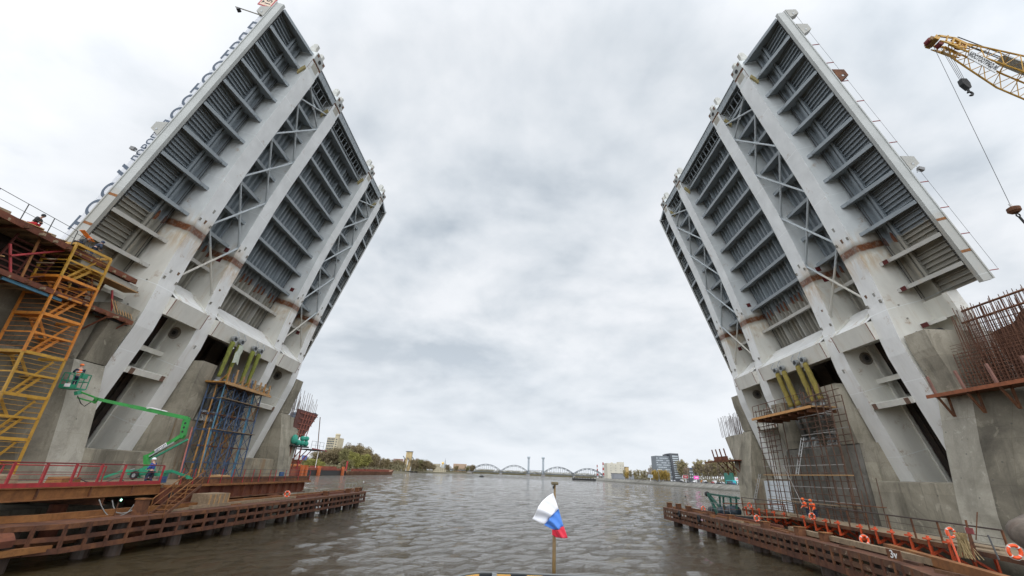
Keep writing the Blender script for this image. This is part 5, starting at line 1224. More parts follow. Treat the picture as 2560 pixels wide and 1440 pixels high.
# ladders
def ladder(lab, a, b, side, n, mat):
    t = thing('ladder', lab, 'ladder', a); a, b, s_ = V(a), V(b), V(side)
    k = MB(); k.bar(a, b, .05, .07); k.build('rail', mat, t); k = MB(); k.bar(a+s_, b+s_, .05, .07); k.build('rail', mat, t)
    for i in range(n): p = a.lerp(b, (i+.5)/n); k = MB(); k.tube(p, p+s_, .022, 5); k.build('rung', mat, t)
ALU = paint('aluminium', (.50,.50,.49), .4, .6, .1, 3)
ladder('aluminium ladder standing on the timber plank of the right scaffold', (29.9,49.6,6.45), (30.7,48.6,10.1), (.05,.5,.02), 10, ALU)
ladder('aluminium ladder leaning in the gap beside the far right pier column', (31.6,63.6,2.4), (32.6,62.3,6.6), (.05,.55,.02), 12, ALU)
# workers on the right walkway
ORJ = paint('orange_jacket', (.95,.12,.02), .7, 0, .06)
person('worker in full orange suit bending over on the right walkway, the broader one', V((28.6, 46.0, 2.46)), R_(200), ORJ, NVY, ORH, None, 'stand', 'workers in orange on the right walkway', (V((.45,.12,.85)), V((.42,-.16,.80))), .45, ORJ)
person('worker in orange jacket beside the red sling on the right walkway, the slimmer one', V((28.9, 47.7, 2.46)), R_(170), ORJ, NVY, ORH, None, 'stand', 'workers in orange on the right walkway', (V((.36,.2,1.1)), V((.40,-.16,.95))), .25, ORJ)
k = MB(); a = V((28.3,47.3,2.6)); k.tube((28.5,49.6,7.4), a+V((0,0,1.0)), .03, 5); tag(k.build('lifting_pole', PALEP, None, False, a), 'pale slanting pole above the two workers in orange', 'pole')
# ------------------------------------------------------------------ green pump frame on the right fender
pf = thing('pump_frame', 'dark green steel pump frame with black machinery on the right fender', 'pump frame', (24, 55, 2))
GRD = paint('dark_green_paint', (.02,.10,.07), .55, 0, .25, 2, (.03,.03,.03), .5)
G = lambda px, py, x=24.0: px_(px, py, x)
k = MB(); k.bar(G(1770,1235), G(1796,1288), .28, .2); k.bar(G(1772,1235), G(1802,1272), .2, .2); k.build('leg', GRD, pf)
k = MB(); k.bar(G(1768,1234), G(1848,1246), .16, .2); k.build('top_beam', GRD, pf)
k = MB(); k.ball(G(1768,1235), .32, 10, 6); k.build('sheave', DARKST, pf, True)
for q in (1799,1808,1826,1840):
    k = MB(); k.bar(G(q,1241), G(q+2,1275), .16, .16, (1,0,0)); k.build('post', GRD, pf)
k = MB(); k.bar(G(1790,1285)+V((0,0,-.1)), V((24,49.5,2.15)), .8, .3, (0,0,1)); k.build('skid', DARKST, pf)
for q, r in ((1784,.5),(1812,.55),(1834,.6)):
    k = MB(); c = G(q,1278, 24.3); k.tube(c+V((0,-.6,0)), c+V((0,.6,0)), r, 14); k.build('motor', paint('motor_blue', (.02,.035,.05), .5, 0, .2, 3) if q > 1800 else DARKST, pf, True)
# gangway sloping from the fender to the walkway
gw = thing('gangway', 'sloping timber gangway with brown railing from the right fender up to the walkway', 'gangway', (24, 52, 2.1))
a, b = V((23.6,53.5,2.1)), V((26.6,46.8,2.5))
k = MB(); k.bar(a, b, .9, .1, (0,0,1)); k.build('deck', WOODG, gw)
railing('railing', [a+V((-.4,-.1,0)), a.lerp(b,.35)+V((-.4,-.1,0)), a.lerp(b,.7)+V((-.4,-.1,0)), b+V((-.4,-.1,0))], RUST, RUSTR, 1.15, gw, .09, wires=(.5,), top_r=.05)
# ------------------------------------------------------------------ banks
SOIL = paint('bank_soil', (.10,.085,.05), .95, 0, .3, .3, (.05,.07,.025), .6, .05, (1,1,1)); EMB = concrete('embankment_stone', (.24,.23,.20), (.13,.12,.10), (.32,.31,.28), 0, 4, .4); ASPH = paint('asphalt', (.06,.06,.062), .9, 0, .2, .5)
m_ = MB(); m_.loft([[V((x,yy,-1)), V((x+1,yy,.3)), V((x+7,yy,3.6)), V((x+7.5,yy,4.0)), V((x+900,yy,5)), V((x+900,yy,-1))] for x, yy in ((151,250),(154,330),(156,450),(153,573),(138,754),(150,900),(210,1300),(330,1700))])
tag(m_.build('embankment', EMB), kind='structure')
m_ = MB(); m_.add([(163,280,4.06),(190,280,4.09),(190,760,4.09),(163,760,4.06)], [(0,1,2,3)]); tag(m_.build('road', ASPH), kind='structure')
m_ = MB(); m_.loft([[V((x,yy,-1)), V((x-2,yy,.5)), V((x-14,yy,2.2)), V((x-900,yy,4)), V((x-900,yy,-1))] for x, yy in ((-150,140),(-150,260),(-148,450),(-160,700),(-200,900),(-250,960),(-255,1080),(-165,1120),(-140,1560),(-120,2200))])
tag(m_.build('left_bank', SOIL), kind='structure')
m_ = MB(); m_.loft([[V((x,2300,-1)), V((x,2302,4)), V((x,3300,9)), V((x,3300,-1))] for x in (-1500,-600,0,600,1500)])
tag(m_.build('far_bank', SOIL), kind='structure')
# ------------------------------------------------------------------ trees
def tree_proto(h, w, kind, seed):
    rnd = random.Random(seed)
    t = thing('tree', 'tree', 'tree', (0,0,0))
    tk = MB(); tips = []
    tk.path([(0,0,-.3),(rnd.uniform(-.1,.1),0,h*.25),(rnd.uniform(-.3,.3),rnd.uniform(-.3,.3),h*.6),(rnd.uniform(-.4,.4),0,h*.92)], [h*.022,h*.017,h*.01,h*.003], 6)
    nb = 11 if kind != 'poplar' else 9
    for i in range(nb):
        z = h*(.22+.6*i/nb); a = i*2.4+rnd.random(); l_ = w*.5*(1-.5*abs(z/h-.5))*rnd.uniform(.7,1.1); up = h*.16 if kind != 'poplar' else h*.28
        e1 = V((math.cos(a)*l_*.5, math.sin(a)*l_*.5, z+up*.5)); e2 = V((math.cos(a)*l_, math.sin(a)*l_, z+up)); tk.path([(0,0,z), e1, e2], [h*.008,h*.005,h*.002], 4); tips += [e1, e2, (e1+e2)/2]
    bark = paint('bark', (.21,.17,.13), .95, 0, .3, 2)
    tk.build('trunk', bark, t)
    cr_ = MB(); dens = {'bush': 5200, 'poplar': 2400, 'bare': 1700, 'willow': 3600}[kind]
    cl = [(p, rnd.uniform(.12,.22)*w) for p in tips] + [(V((rnd.uniform(-.33,.33)*w, rnd.uniform(-.33,.33)*w, h*rnd.uniform(.35,.95))), rnd.uniform(.1,.2)*w) for _ in range(16)]
    for i in range(dens):
        p, r = cl[rnd.randrange(len(cl))]
        d = V((rnd.gauss(0,1), rnd.gauss(0,1), rnd.gauss(0,1))); d = d.normalized()*r*rnd.random()**.4
        c = p + d
        if kind == 'willow': c.z -= rnd.random()*h*.2
        if c.z < h*.1: continue
        s = h*rnd.uniform(.016,.034); a, b = V((rnd.gauss(0,1),rnd.gauss(0,1),rnd.gauss(0,1))).normalized()*s, V((rnd.gauss(0,1),rnd.gauss(0,1),rnd.gauss(0,1.4))).normalized()*s
        cr_.add([c-a, c+b, c+a], [(0,1,2)])
    col = {'bush': [(.20,.185,.075),(.23,.18,.09),(.24,.23,.06),(.21,.165,.09)][seed % 4], 'poplar': (.32,.27,.14), 'bare': (.27,.21,.15), 'willow': (.40,.28,.07)}[kind]
    M = paint(f'foliage_{kind}_{seed%4}', col, .9, 0, .4, .35, (.09,.075,.035), .4, .25, (1,1,1), 0)
    cr_.build('crown', M, t)
    return t
PROT = {}
def put_tree(kind, seed, loc, h, label, group):
    k = (kind, seed)
    if k not in PROT: PROT[k] = tree_proto(18, {'bush': 13, 'poplar': 7, 'bare': 9, 'willow': 9}[kind], kind, seed); o = PROT[k]
    else: o = copy_tree(PROT[k])
    o.location = loc; s = h/18; o.scale = (s*random.uniform(.9,1.15), s*random.uniform(.9,1.15), s); o.rotation_euler = (0,0,random.uniform(0,6.28))
    tag(o, label, 'tree', group)
    return o
def tree_px(kind, seed, px, pytop, pybase, Y, label, group):
    b, t = py_(px, pybase, Y), py_(px, pytop, Y)
    return put_tree(kind, seed, (b.x, Y, max(.5, b.z)), t.z-max(.5,b.z), label, group)
GL, GR = 'trees on the left bank beyond the barge', 'trees behind the right embankment road'
LT = [('bush',0,738,1142,1180,430),('bush',1,752,1138,1180,440),('bush',2,768,1145,1178,400),('bush',1,786,1128,1178,470),('bare',1,800,1122,1178,480),('bush',3,812,1125,1178,470),('bush',1,826,1120,1178,500),('bush',3,842,1118,1178,480),('bush',0,858,1121,1178,470),
      ('bare',2,866,1112,1176,520),('bush',3,874,1110,1178,500),('bush',3,888,1112,1178,510),('bush',1,900,1117,1178,500),('bush',3,910,1120,1178,530),('bush',2,884,1130,1181,420),('bush',2,908,1134,1180,440),('bush',0,868,1148,1181,410),('bush',3,856,1150,1181,410),
      ('bush',2,782,1146,1180,390),('bush',2,800,1152,1181,380),('bush',1,922,1134,1178,560),('bush',3,934,1138,1177,580),('bare',1,926,1134,1177,620),('bare',2,938,1132,1177,640),('bush',3,948,1144,1177,680),('bush',1,960,1146,1177,720),('bush',3,972,1148,1177,760),('bush',3,984,1150,1177,800),('bush',1,994,1149,1177,850),('bush',3,1004,1152,1177,880),
      ('bush',3,1034,1148,1179,1060),('bare',1,1042,1145,1179,1080),('bush',0,1050,1148,1179,1070),('bush',3,1058,1150,1180,1070),('bush',1,1066,1152,1180,1090),('bush',3,1074,1156,1180,1060),('bush',1,1082,1160,1181,1080),('bare',1,1028,1147,1179,1110),('bush',3,1118,1161,1180,1400),('bush',1,1140,1164,1181,1450),('bush',3,1180,1162,1183,1500),('bush',0,1168,1165,1182,1480)]
for i, (k_, s_, px, a, b, Y) in enumerate(LT):
    lab = {('bush',0): 'rounded green brown tree in the left bank row', ('bush',1): 'broad brownish tree in the left bank row', ('bush',2): 'yellow green leafing tree in front on the left bank', ('bush',3): 'brown budding tree in the left bank row', ('bare',1): 'thin bare tree rising in the left bank row', ('bare',2): 'tall thin bare tree rising in the left bank row'}[(k_, s_)]
    tree_px(k_, s_, px, a, b, Y, lab, GL)
RT = [('poplar',1,1563,1176,1199,620),('willow',1,1568,1178,1200,600),('poplar',2,1577,1176,1200,610),('poplar',1,1588,1177,1201,600),('poplar',2,1597,1175,1201,590),('poplar',1,1606,1177,1202,580),('poplar',2,1613,1176,1202,590),('bare',1,1622,1178,1202,600),('bare',2,1629,1168,1203,600),
      ('willow',1,1637,1174,1204,540),('willow',2,1645,1173,1205,530),('willow',1,1653,1172,1205,520),('willow',2,1661,1173,1206,520),('willow',1,1669,1173,1206,515),('bush',0,1648,1156,1204,640),('bush',1,1700,1154,1204,620),('poplar',1,1706,1152,1205,600),('poplar',2,1714,1155,1205,600),('bare',1,1720,1166,1205,590)]
for i in range(21):
    px = 1743+i*5.0; RT.append((('poplar','bare','poplar')[i % 3], (1,1,2)[i % 3], px, 1156+6*math.sin(i*1.7)*.8-(3 if i > 8 else 0), 1205+i*.25, 500-i*4))
for i, (k_, s_, px, a, b, Y) in enumerate(RT):
    lab = {'poplar': 'tall thin poplar just coming into leaf behind the embankment', 'willow': 'golden willow like tree in the row before the grey office tower', 'bush': 'broad budding tree beside the grey office tower', 'bare': 'thin bare tree standing in the embankment row'}[k_]
    tree_px(k_, s_, px, a, b, Y, lab, GR)
# far woods that read as one mass
fw_ = MB()
rnd = random.Random(5)
for (x0, x1, Y, h) in ((-290,-90,1750,17),(-130,50,1700,15),(60,420,2320,20),(-700,-250,1300,18),(190,800,900,12),(-400,-205,600,12),(-400,-180,760,13),(-420,-215,1130,17),(-330,-170,470,7),(-300,-170,420,5)):
    for i in range(int((x1-x0)*11)):
        c = V((rnd.uniform(x0,x1), Y+rnd.uniform(-15,15), 2+h*rnd.random()**.7*(.75+.25*math.sin(i*.37)))); s = rnd.uniform(1.2,2.6)
        a = V((rnd.gauss(0,1),rnd.gauss(0,.3),rnd.gauss(0,1))).normalized()*s; b = V((rnd.gauss(0,1),rnd.gauss(0,.3),rnd.gauss(0,1))).normalized()*s; fw_.add([c-a,c+b,c+a],[(0,1,2)])
tag(fw_.build('far_woodland', paint('woodland', (.17,.15,.085), .95, 0, .35, .05, None, 0, 1, (1,1,1), 0)), 'brownish far woodland along the banks', 'woodland', None, 'stuff')
# ------------------------------------------------------------------ railway bridge far upstream
STL = paint('bridge_steel_far', (.10,.115,.13), .6, 0, .1, .2); STONE = paint('pier_stone', (.26,.25,.24), .9, 0, .2, .1); TOWS = paint('tower_steel_far', (.45,.50,.54), .6, 0, .08, .2)
rb = thing('railway_bridge', 'grey steel arch railway bridge with two lifting towers far upstream', 'railway bridge', (40,1570,0))
YB = 1570
X = [py_(p, 1185, YB).x for p in (1178,1252,1320,1358,1434,1508)]
ZD = 9.5
def arch(x0, x1, rise):
    k = MB(); n_ = 14; L_ = x1-x0
    for yo in (0, 9):
        up, lo = [], []
        for i in range(n_+1):
            f = i/n_; h = 4*f*(1-f); up.append(V((x0+L_*f, YB+yo, ZD+4+(rise-4)*h))); lo.append(V((x0+L_*f, YB+yo, ZD+.5+(rise-4.2)*h)))
        for i in range(n_):
            k.bar(up[i], up[i+1], 1.4, 1.3); k.bar(lo[i], lo[i+1], 1.1, 1.0); k.bar(up[i], lo[i+1] if i % 2 else lo[i], .5); k.bar(up[i+1], lo[i] if i % 2 else lo[i+1], .4)
            if 0 < i: k.bar(lo[i], V((lo[i].x, YB+yo, ZD)), .45)
    for i in range(2, 13, 2): f = i/14; z = ZD+4+(rise-4)*4*f*(1-f); k.bar((x0+L_*f,YB,z),(x0+L_*f,YB+9,z),.6)
    k.build('arch', STL, rb)
for i, r in ((0,23),(1,23),(3,23),(4,22)): arch(X[i], X[i+1], r)
k = MB(); k.box((X[0]-5,YB-.5,ZD-2.2),(X[5]+40,YB+9.5,ZD)); k.build('deck', STL, rb)
k = MB(); k.box((X[0]-230,YB-.5,ZD-1.0),(X[0]-5,YB+9,ZD+2.2)); k.build('approach_deck', STL, rb)
k = MB()
for j in range(9): xx = X[2]+(X[3]-X[2])*j/8; k.bar((xx,YB-.3,ZD),(xx,YB-.3,ZD+9),.6)
k.bar((X[2],YB-.3,ZD+9),(X[3],YB-.3,ZD+9),1); k.bar((X[2],YB-.3,ZD+4.5),(X[3],YB-.3,ZD+4.5),.6); k.build('lift_span', STL, rb)
for i, xx in enumerate(X):
    k = MB(); wq = 6 if i in (2,3) else 3.5
    k.loft([[V((xx-wq*a,YB-4,z)),V((xx+wq*a,YB-4,z)),V((xx+wq*a,YB+14,z)),V((xx-wq*a,YB+14,z))] for z, a in ((-1,1.1),(4,1),(ZD-2.2,.9 if i in (2,3) else 1.6))]); k.build('river_pier', STONE, rb)
for xx in (X[2]+1.5, X[3]):
    k = MB(); 
    for ax in (-2.6,2.6):
        for ay in (-3,3): k.bar((xx+ax,YB+4+ay,ZD-2),(xx+ax,YB+4+ay,ZD+46),1.6,1.6)
    for j in range(8): k.box((xx-2.6,YB+.9,ZD+2+j*6),(xx+2.6,YB+7.1,ZD+3+j*6))
    k.box((xx-2.2,YB+1.5,ZD-2),(xx+2.2,YB+6.5,ZD+46)); tw_ = k.build('lift_tower', TOWS, rb)
    k = MB(); k.loft([[V((xx-a,YB+4-a,z)),V((xx+a,YB+4-a,z)),V((xx+a,YB+4+a,z)),V((xx-a,YB+4+a,z))] for z, a in ((ZD+46,4.2),(ZD+48,5.2),(ZD+51.5,5.2),(ZD+52.5,4))]); k.build('tower_head', TOWS, tw_)
# ------------------------------------------------------------------ buildings
def face_windows(b, mat, o, ex, w, z0, z1, rows, cols, fw=.6, fh=.5, nrm=None, skip=None, nm='window'):
    ex = V(ex).normalized(); nrm = V(nrm)
    for r in range(rows):
        for c in range(cols):
            if skip and skip(r, c): continue
            cx = V(o)+ex*(w*(c+.5)/cols); dz = (z1-z0)/rows; z = z0+dz*(r+.5); a = ex*(w/cols*fw/2)
            k = MB(); q = nrm*.06; zz = V((0,0,dz*fh/2)); p = V((cx.x,cx.y,z))
            k.loft([[p-a-zz, p+a-zz, p+a+zz, p-a+zz], [p-a-zz+q, p+a-zz+q, p+a+zz+q, p-a+zz+q]]); k.build(nm, mat, b)
GLS = paint('far_glass', (.05,.06,.075), .2); GLSL = paint('pale_far_glass', (.50,.55,.58), .3, 0, .1, .3)
def block(name, lab, cat, pa, pb, pytop, Y, depth, mat, zb=3, roof=None):
    a, b = py_(pa, 1190, Y), py_(pb, 1190, Y); zt = py_((pa+pb)/2, pytop, Y).z
    o = thing(name, lab, cat, ((a.x+b.x)/2, Y, zb)); k = MB(); k.box((a.x,Y,zb),(b.x,Y+depth,zt)); k.build('wall', mat, o)
    if roof: k = MB(); k.box((a.x-.4,Y-.4,zt),(b.x+.4,Y+depth+.4,zt+.6)); k.build('roof', roof, o)
    return o, a.x, b.x, zt
OFF = paint('office_grey', (.17,.19,.21), .5, 0, .1, .1); OFFD = paint('office_dark', (.075,.08,.09), .5, 0, .1, .1)
o, xa, xb, zt = block('office_tower', 'grey glass office tower above the embankment trees', 'office building', 1644, 1682, 1140, 610, 22, OFF, 4)
face_windows(o, GLSL, (xa,610,0), (1,0,0), xb-xa, 8, zt-1.5, 9, 9, .8, .34, (0,-1,0), lambda r, c: (r*7+c*5) % 11 in (3,6,8))
k = MB(); k.loft([[V((xb,607,4)),V((xb+11,607,4)),V((xb+11,630,4)),V((xb,630,4))],[V((xb-2.0,607,zt+3.5)),V((xb+9,607,zt+3.5)),V((xb+9,630,zt+3.5)),V((xb-2,630,zt+3.5))]]); dt = k.build('stair_block', OFFD, o)
for r in range(11):
    z = 8+r*(zt-6)/11; f = (z-4)/(zt-.5); x_ = xb+2.5-2*f; k = MB(); k.box((x_,606.9,z),(x_+7.5,607.05,z+1.3)); k.build('window_band', GLSL, dt)
k = MB(); k.box((xa+14,614,zt),(xb-3,626,zt+2.4)); k.build('plant_room', OFFD, o)
o, xa, xb, zt = block('warehouse', 'pale concrete warehouse block with few small windows at the bend of the river', 'building', 1519, 1562, 1158.5, 830, 30, paint('pale_concrete_far', (.55,.52,.44), .85, 0, .1, .08), 4)
face_windows(o, GLS, (xa,830,0), (1,0,0), xb-xa, 7, zt-2, 5, 7, .3, .18, (0,-1,0), lambda r, c: c in (0,2,4))
k = MB(); k.box((xb-9,830.5,zt),(xb,850,zt+2.5)); k.box((xa+9,838,zt),(xa+12,842,zt+1.6)); k.build('roof_house', paint('pale_concrete_far', (.55,.52,.44)), o)
block('small_block', 'small yellow block beside the pale warehouse', 'building', 1564, 1573, 1168, 840, 15, paint('yellow_far', (.50,.36,.17), .85, 0, .1, .1), 4, OFFD)
block('low_hall', 'low grey hall under the trees right of the pale warehouse', 'building', 1535, 1585, 1185, 720, 20, paint('hall_grey', (.25,.26,.28), .7, 0, .15, .1), 4, OFFD)
o, xa, xb, zt = block('blue_roof_building', 'dark building with blue roof behind the poplar row', 'building', 1724, 1748, 1171, 640, 20, OFFD, 4, paint('roof_blue', (.06,.16,.30), .6))
face_windows(o, GLSL, (xa,640,0), (1,0,0), xb-xa, 8, zt-2, 3, 5, .5, .4, (0,-1,0))
block('green_hall', 'green clad hall beside the right pier edge', 'building', 1829, 1862, 1183, 420, 15, paint('green_clad', (.03,.16,.12), .6, 0, .1, .2), 4, None)
# chimneys
def chimney(lab, px, pt, Y):
    b, t = py_(px, 1192, Y), py_(px, pt, Y); o = thing('chimney', lab, 'chimney', (b.x,Y,3), 'red and white chimneys'); n_ = 6
    for i in range(n_):
        k = MB(); z0, z1 = 3+(t.z-3)*i/n_, 3+(t.z-3)*(i+1)/n_; k.tube((b.x,Y,z0),(b.x,Y,z1),4.2-.35*i,12,4.2-.35*(i+1)); k.build('band', paint('chimney_red', (.33,.06,.05), .8) if i % 2 else paint('chimney_white', (.6,.6,.6), .8), o)
chimney('red and white chimney nearer to the pale warehouse, the taller one', 1509, 1156, 1650); chimney('thin red and white chimney behind the last bridge arch', 1494, 1162, 2250)
CRM = paint('cream_far', (.50,.44,.31), .85, 0, .12, .1)
# left bank apartment tower
o, xa, xb, zt = block('apartment_tower', 'cream apartment tower with dark glazed balconies above the left bank trees', 'apartment building', 800, 829, 1093, 560, 18, CRM, 3)
face_windows(o, GLS, (xa,560,0), (1,0,0), (xb-xa)*.66, 8, zt-.5, 11, 5, .72, .62, (0,-1,0), None, 'balcony')
face_windows(o, GLS, (xa+(xb-xa)*.72,560,0), (1,0,0), (xb-xa)*.24, 8, zt-1, 11, 1, .5, .4, (0,-1,0))
k = MB(); k.loft([[V(((xb-3)+math.cos(a)*r, 564+math.sin(a)*r, z)) for a in [i*math.pi/4 for i in range(8)]] for z, r in ((zt,3),(zt+3.2,3),(zt+3.4,3.6),(zt+4.8,2.6))]); k.build('roof_turret', CRM, o)
o, xa, xb, zt = block('red_block', 'low red brick apartment block above the far left trees', 'apartment building', 978, 1006, 1147, 1150, 20, paint('brick_far', (.26,.12,.09), .85, 0, .1, .1), 3)
face_windows(o, GLSL, (xa,1150,0), (1,0,0), xb-xa, 14, zt-1, 5, 7, .45, .45, (0,-1,0))
o, xa, xb, zt = block('beige_block', 'wide beige apartment block left of the railway bridge', 'apartment building', 1131, 1163, 1159.5, 1750, 25, paint('beige_far', (.50,.35,.24), .85, 0, .1, .05), 4)
face_windows(o, GLS, (xa,1750,0), (1,0,0), xb-xa, 12, zt-1, 5, 10, .4, .4, (0,-1,0))
for lab, a, b, t, Y in (('grey cupola house left of the railway bridge', 1166, 1178, 1164, 1720), ('cream riverside palace under the golden dome', 1082, 1096, 1160, 1480), ('pale long low riverside building at the landing', 1084, 1112, 1170, 1440)):
    o, xa, xb, zt = block('riverside_house', lab, 'building', a, b, t, Y, 18, CRM if 'cream' in lab or 'pale' in lab else paint('greyish_far', (.30,.27,.24), .8), 2, OFFD)
    face_windows(o, GLS, (xa,Y,0), (1,0,0), xb-xa, 3, zt-1, 2, 6, .4, .5, (0,-1,0))
b = py_(1104.5, 1180, 1500); zt = py_(1104.5, 1161, 1500).z
ch = thing('church', 'small white church with golden dome and scaffolded spire on the far left bank', 'church', (b.x,1500,2))
k = MB(); k.box((b.x-5,1500,2),(b.x+5,1512,zt-3)); k.build('nave', paint('church_white', (.55,.55,.52), .8), ch)
k = MB(); k.tube((b.x,1506,zt-3),(b.x,1506,zt+1),3.2,12); k.build('drum', CRM, ch)
k = MB(); k.loft([[V((b.x+math.cos(a)*r,1506+math.sin(a)*r,zt+z)) for a in [i*math.pi/6 for i in range(12)]] for z, r in ((1,3.3),(3,4.1),(5,3.6),(7,1.8),(8.2,.4),(10,.15))]); k.build('dome', paint('gold', (.75,.48,.12), .35, .4, .05), ch, True)
k = MB(); k.loft([[V((b.x+7+math.cos(a)*r,1506+math.sin(a)*r,z)) for a in [i*math.pi/4 for i in range(8)]] for z, r in ((2,2.6),(zt+2,2.4),(zt+4,1.6),(zt+19,.2))]); k.build('spire', paint('spire_grey', (.30,.33,.36), .6), ch)
# pavilion on the left shore
b = py_(966, 1177, 800); pv = thing('pavilion', 'small riverside pavilion with grey hipped roof on the left shore', 'pavilion', (b.x,800,1))
k = MB(); k.box((b.x-6,800,1),(b.x+6,812,7)); k.build('wall', paint('pavilion_brown', (.28,.20,.15), .8), pv); k = MB(); k.loft([[V((b.x-a,800-1,z)),V((b.x+a,800-1,z)),V((b.x+a,813,z)),V((b.x-a,813,z))] for z, a in ((7,7.4),(10.5,3))]); k.build('roof', paint('roof_grey_far', (.28,.33,.35), .7), pv)
k = MB(); k.box((b.x-7,798,.3),(b.x+7,814,1.2)); k.build('base', WHITEP, pv)
# pontoon with a tan tower and white booms
b = py_(1016, 1180, 1080); fc = thing('floating_crane', 'tan tower with white booms on a black pontoon far upstream', 'floating crane', (b.x,1080,0))
k = MB(); k.loft([[V((b.x-19,1076,0)),V((b.x+22,1076,0)),V((b.x+23,1076,2.2)),V((b.x-21,1076,2.2))],[V((b.x-19,1096,0)),V((b.x+22,1096,0)),V((b.x+23,1096,2.2)),V((b.x-21,1096,2.2))]]); k.build('pontoon', DARKST, fc)
TAN = paint('tan_panels', (.50,.38,.20), .8, 0, .2, .15, (.15,.10,.07), .5, .1, (1,1,1))
k = MB(); k.loft([[V((b.x-7+s*.2,1082,z)),V((b.x+6+s*.2,1082,z)),V((b.x+6+s*.2,1092,z)),V((b.x-7+s*.2,1092,z))] for z, s in ((2.2,-3),(44,5))]); k.build('tower', TAN, fc)
k = MB(); k.box((b.x-7.5,1081,44),(b.x+8,1093,45.2)); k.build('top_gallery', OFFD, fc)
for x0, x1, z1 in ((-13,-9,31),(-2,1,28),(8,12,30)):
    k = MB(); k.tube((b.x+x0,1079,2.2),(b.x+x1,1080,z1),1.0,8); k.build('white_boom', WHITEP, fc); k = MB(); k.bar((b.x+x1-3,1080,z1+3),(b.x+x1+3,1080,z1-4),2.2,1.4); k.build('boom_head', OFFD, fc)
# barge and dredging barge near the left bank
BRG = rusty('barge_rust', (.10,.045,.03), (.20,.09,.05), (.33,.20,.11), .25); BRD = rusty('barge_red', (.13,.03,.02), (.22,.05,.03), (.28,.09,.04), .2)
bg = thing('barge', 'long rusty open barge moored before the left bank trees', 'barge', (-128,400,0))
y0, y1 = 338, 470
k = MB(); k.loft([[V((-124,y,0)),V((-122.5,y,z)),V((-136,y,z)),V((-135,y,0))] for y, z in ((y0+3,2.9),(y0+10,2.7),(y1-10,2.7),(y1,4.6))]); k.build('hull', BRG, bg)
k = MB(); k.box((-123.5,y0+12,2.75),(-123.2,y1-14,4.4)); k.build('coaming', BRD, bg)
for i in range(22): k = MB(); yy = y0+13+i*4.6; k.box((-123.2,yy,2.75),(-122.9,yy+.5,4.4)); k.build('coaming_rib', BRD, bg)
k = MB(); k.tube((-124,y0+3,2.9),(-124,y0+3,9.5),.6,8); k.build('mast', REDP, bg)
k = MB(); k.loft([[V((-123.9,y0-6,.1)),V((-123.9,y0+8,.1)),V((-123.0,y0-1,2.9)),V((-123.0,y0-10,2.9))],[V((-134,y0-6,.1)),V((-134,y0+8,.1)),V((-134,y0-1,2.9)),V((-134,y0-10,2.9))]]); k.build('bow', DARKST, bg)
db = thing('work_barge', 'red and black work barge with orange legs left of the long open barge', 'barge', (-122,290,0))
k = MB(); k.box((-134,262,0),(-121.5,330,3.0)); k.build('hull', DARKST, db); k = MB(); k.box((-134,262,3.0),(-121.3,330,4.3)); k.build('upper_hull', BRD, db)
for yy in (262,267,285,325): k = MB(); k.box((-121.4,yy,-.2),(-120.0,yy+2.2,5.5)); k.build('leg', paint('leg_orange', (.45,.11,.03), .7, 0, .25, .5), db)
k = MB(); k.box((-133,300,4.3),(-124,322,5.4)); k.build('deck_house', BRD, db)
yd = thing('pipe_stack', 'orange pipes and containers on the work barge beside the left pier end', 'pipes', (-128,255,4))
for i in range(3): k = MB(); k.tube((-124,236,5.2+i*1.6),(-124-i,268,5.2+i*1.6),.75,10); k.build('pipe', (paint('pipe_orange', (.50,.17,.05), .7, 0, .2, .4), BRD, paint('pipe_orange', (.5,.17,.05)))[i], yd)
for i, c in enumerate(((.62,.66,.68),(.60,.62,.64),(.75,.72,.68),(.10,.16,.42))):
    o = thing('container', ['pale container with dark door on the work barge', 'pale blue container in the middle on the work barge', 'cream container on the work barge', 'small dark blue container on the work barge'][i], 'container', (-122.5,244+i*6.5,9.3), 'containers on the work barge')
    k = MB(); k.box((-124.5,244+i*6.5,8.2),(-122,249.6+i*6.5,10.6)); k.build('box', paint(f'container_{i}', c, .6), o); k = MB(); k.box((-122,246+i*6.5,8.4),(-121.95,247.2+i*6.5,10.4)); k.build('door', OFFD, o)
k = MB(); k.box((-134,236,0),(-121.8,262,3.6)); tag(k.build('pontoon_hull', BRD, None, False, (-128,250,0)), 'red pontoon under the orange pipes beside the left pier end', 'pontoon')
pl_ = thing('lamp_post', 'thin white lamp post on the left bank before the green tree', 'lamp post', py_(790,1160,300)); c = pl_.location
k = MB(); k.tube(c+V((0,0,-3)), c+V((0,0,8)), .16, 6); k.build('pole', WHITEP, pl_); k = MB(); k.ball(c+V((0,0,8)), .5, 8, 5); k.build('lamp', WHITEP, pl_)
bo_ = py_(1204,1190.5,640); nb = thing('small_boat', 'small dark motor boat alone on the open water', 'boat', (bo_.x,640,0))
k = MB(); k.loft([[V((bo_.x-3,640,.0)),V((bo_.x+3,640,0)),V((bo_.x+3.3,640,1)),V((bo_.x-3.6,640,1.2))],[V((bo_.x-2.6,642,.0)),V((bo_.x+3,642,0)),V((bo_.x+3.3,642,1)),V((bo_.x-3.0,642,1.2))]]); k.build('hull', DARKST, nb); k = MB(); k.box((bo_.x-.6,640.3,1.1),(bo_.x+1.8,641.6,2.3)); k.build('cabin', OFFD, nb)
pb = py_(1478,1204,720); pn = thing('landing_pontoon', 'dark landing pontoon moored at the start of the embankment', 'pontoon', (pb.x-6,720,0))
k = MB(); k.box((pb.x-26,735,0),(pb.x+10,745,2.6)); k.build('hull', DARKST, pn)
for i in range(8): k = MB(); k.box((pb.x-24+i*4.2,734.8,2.6),(pb.x-22.8+i*4.2,735.1,4.2)); k.build('tyre_post', BLACKR, pn)
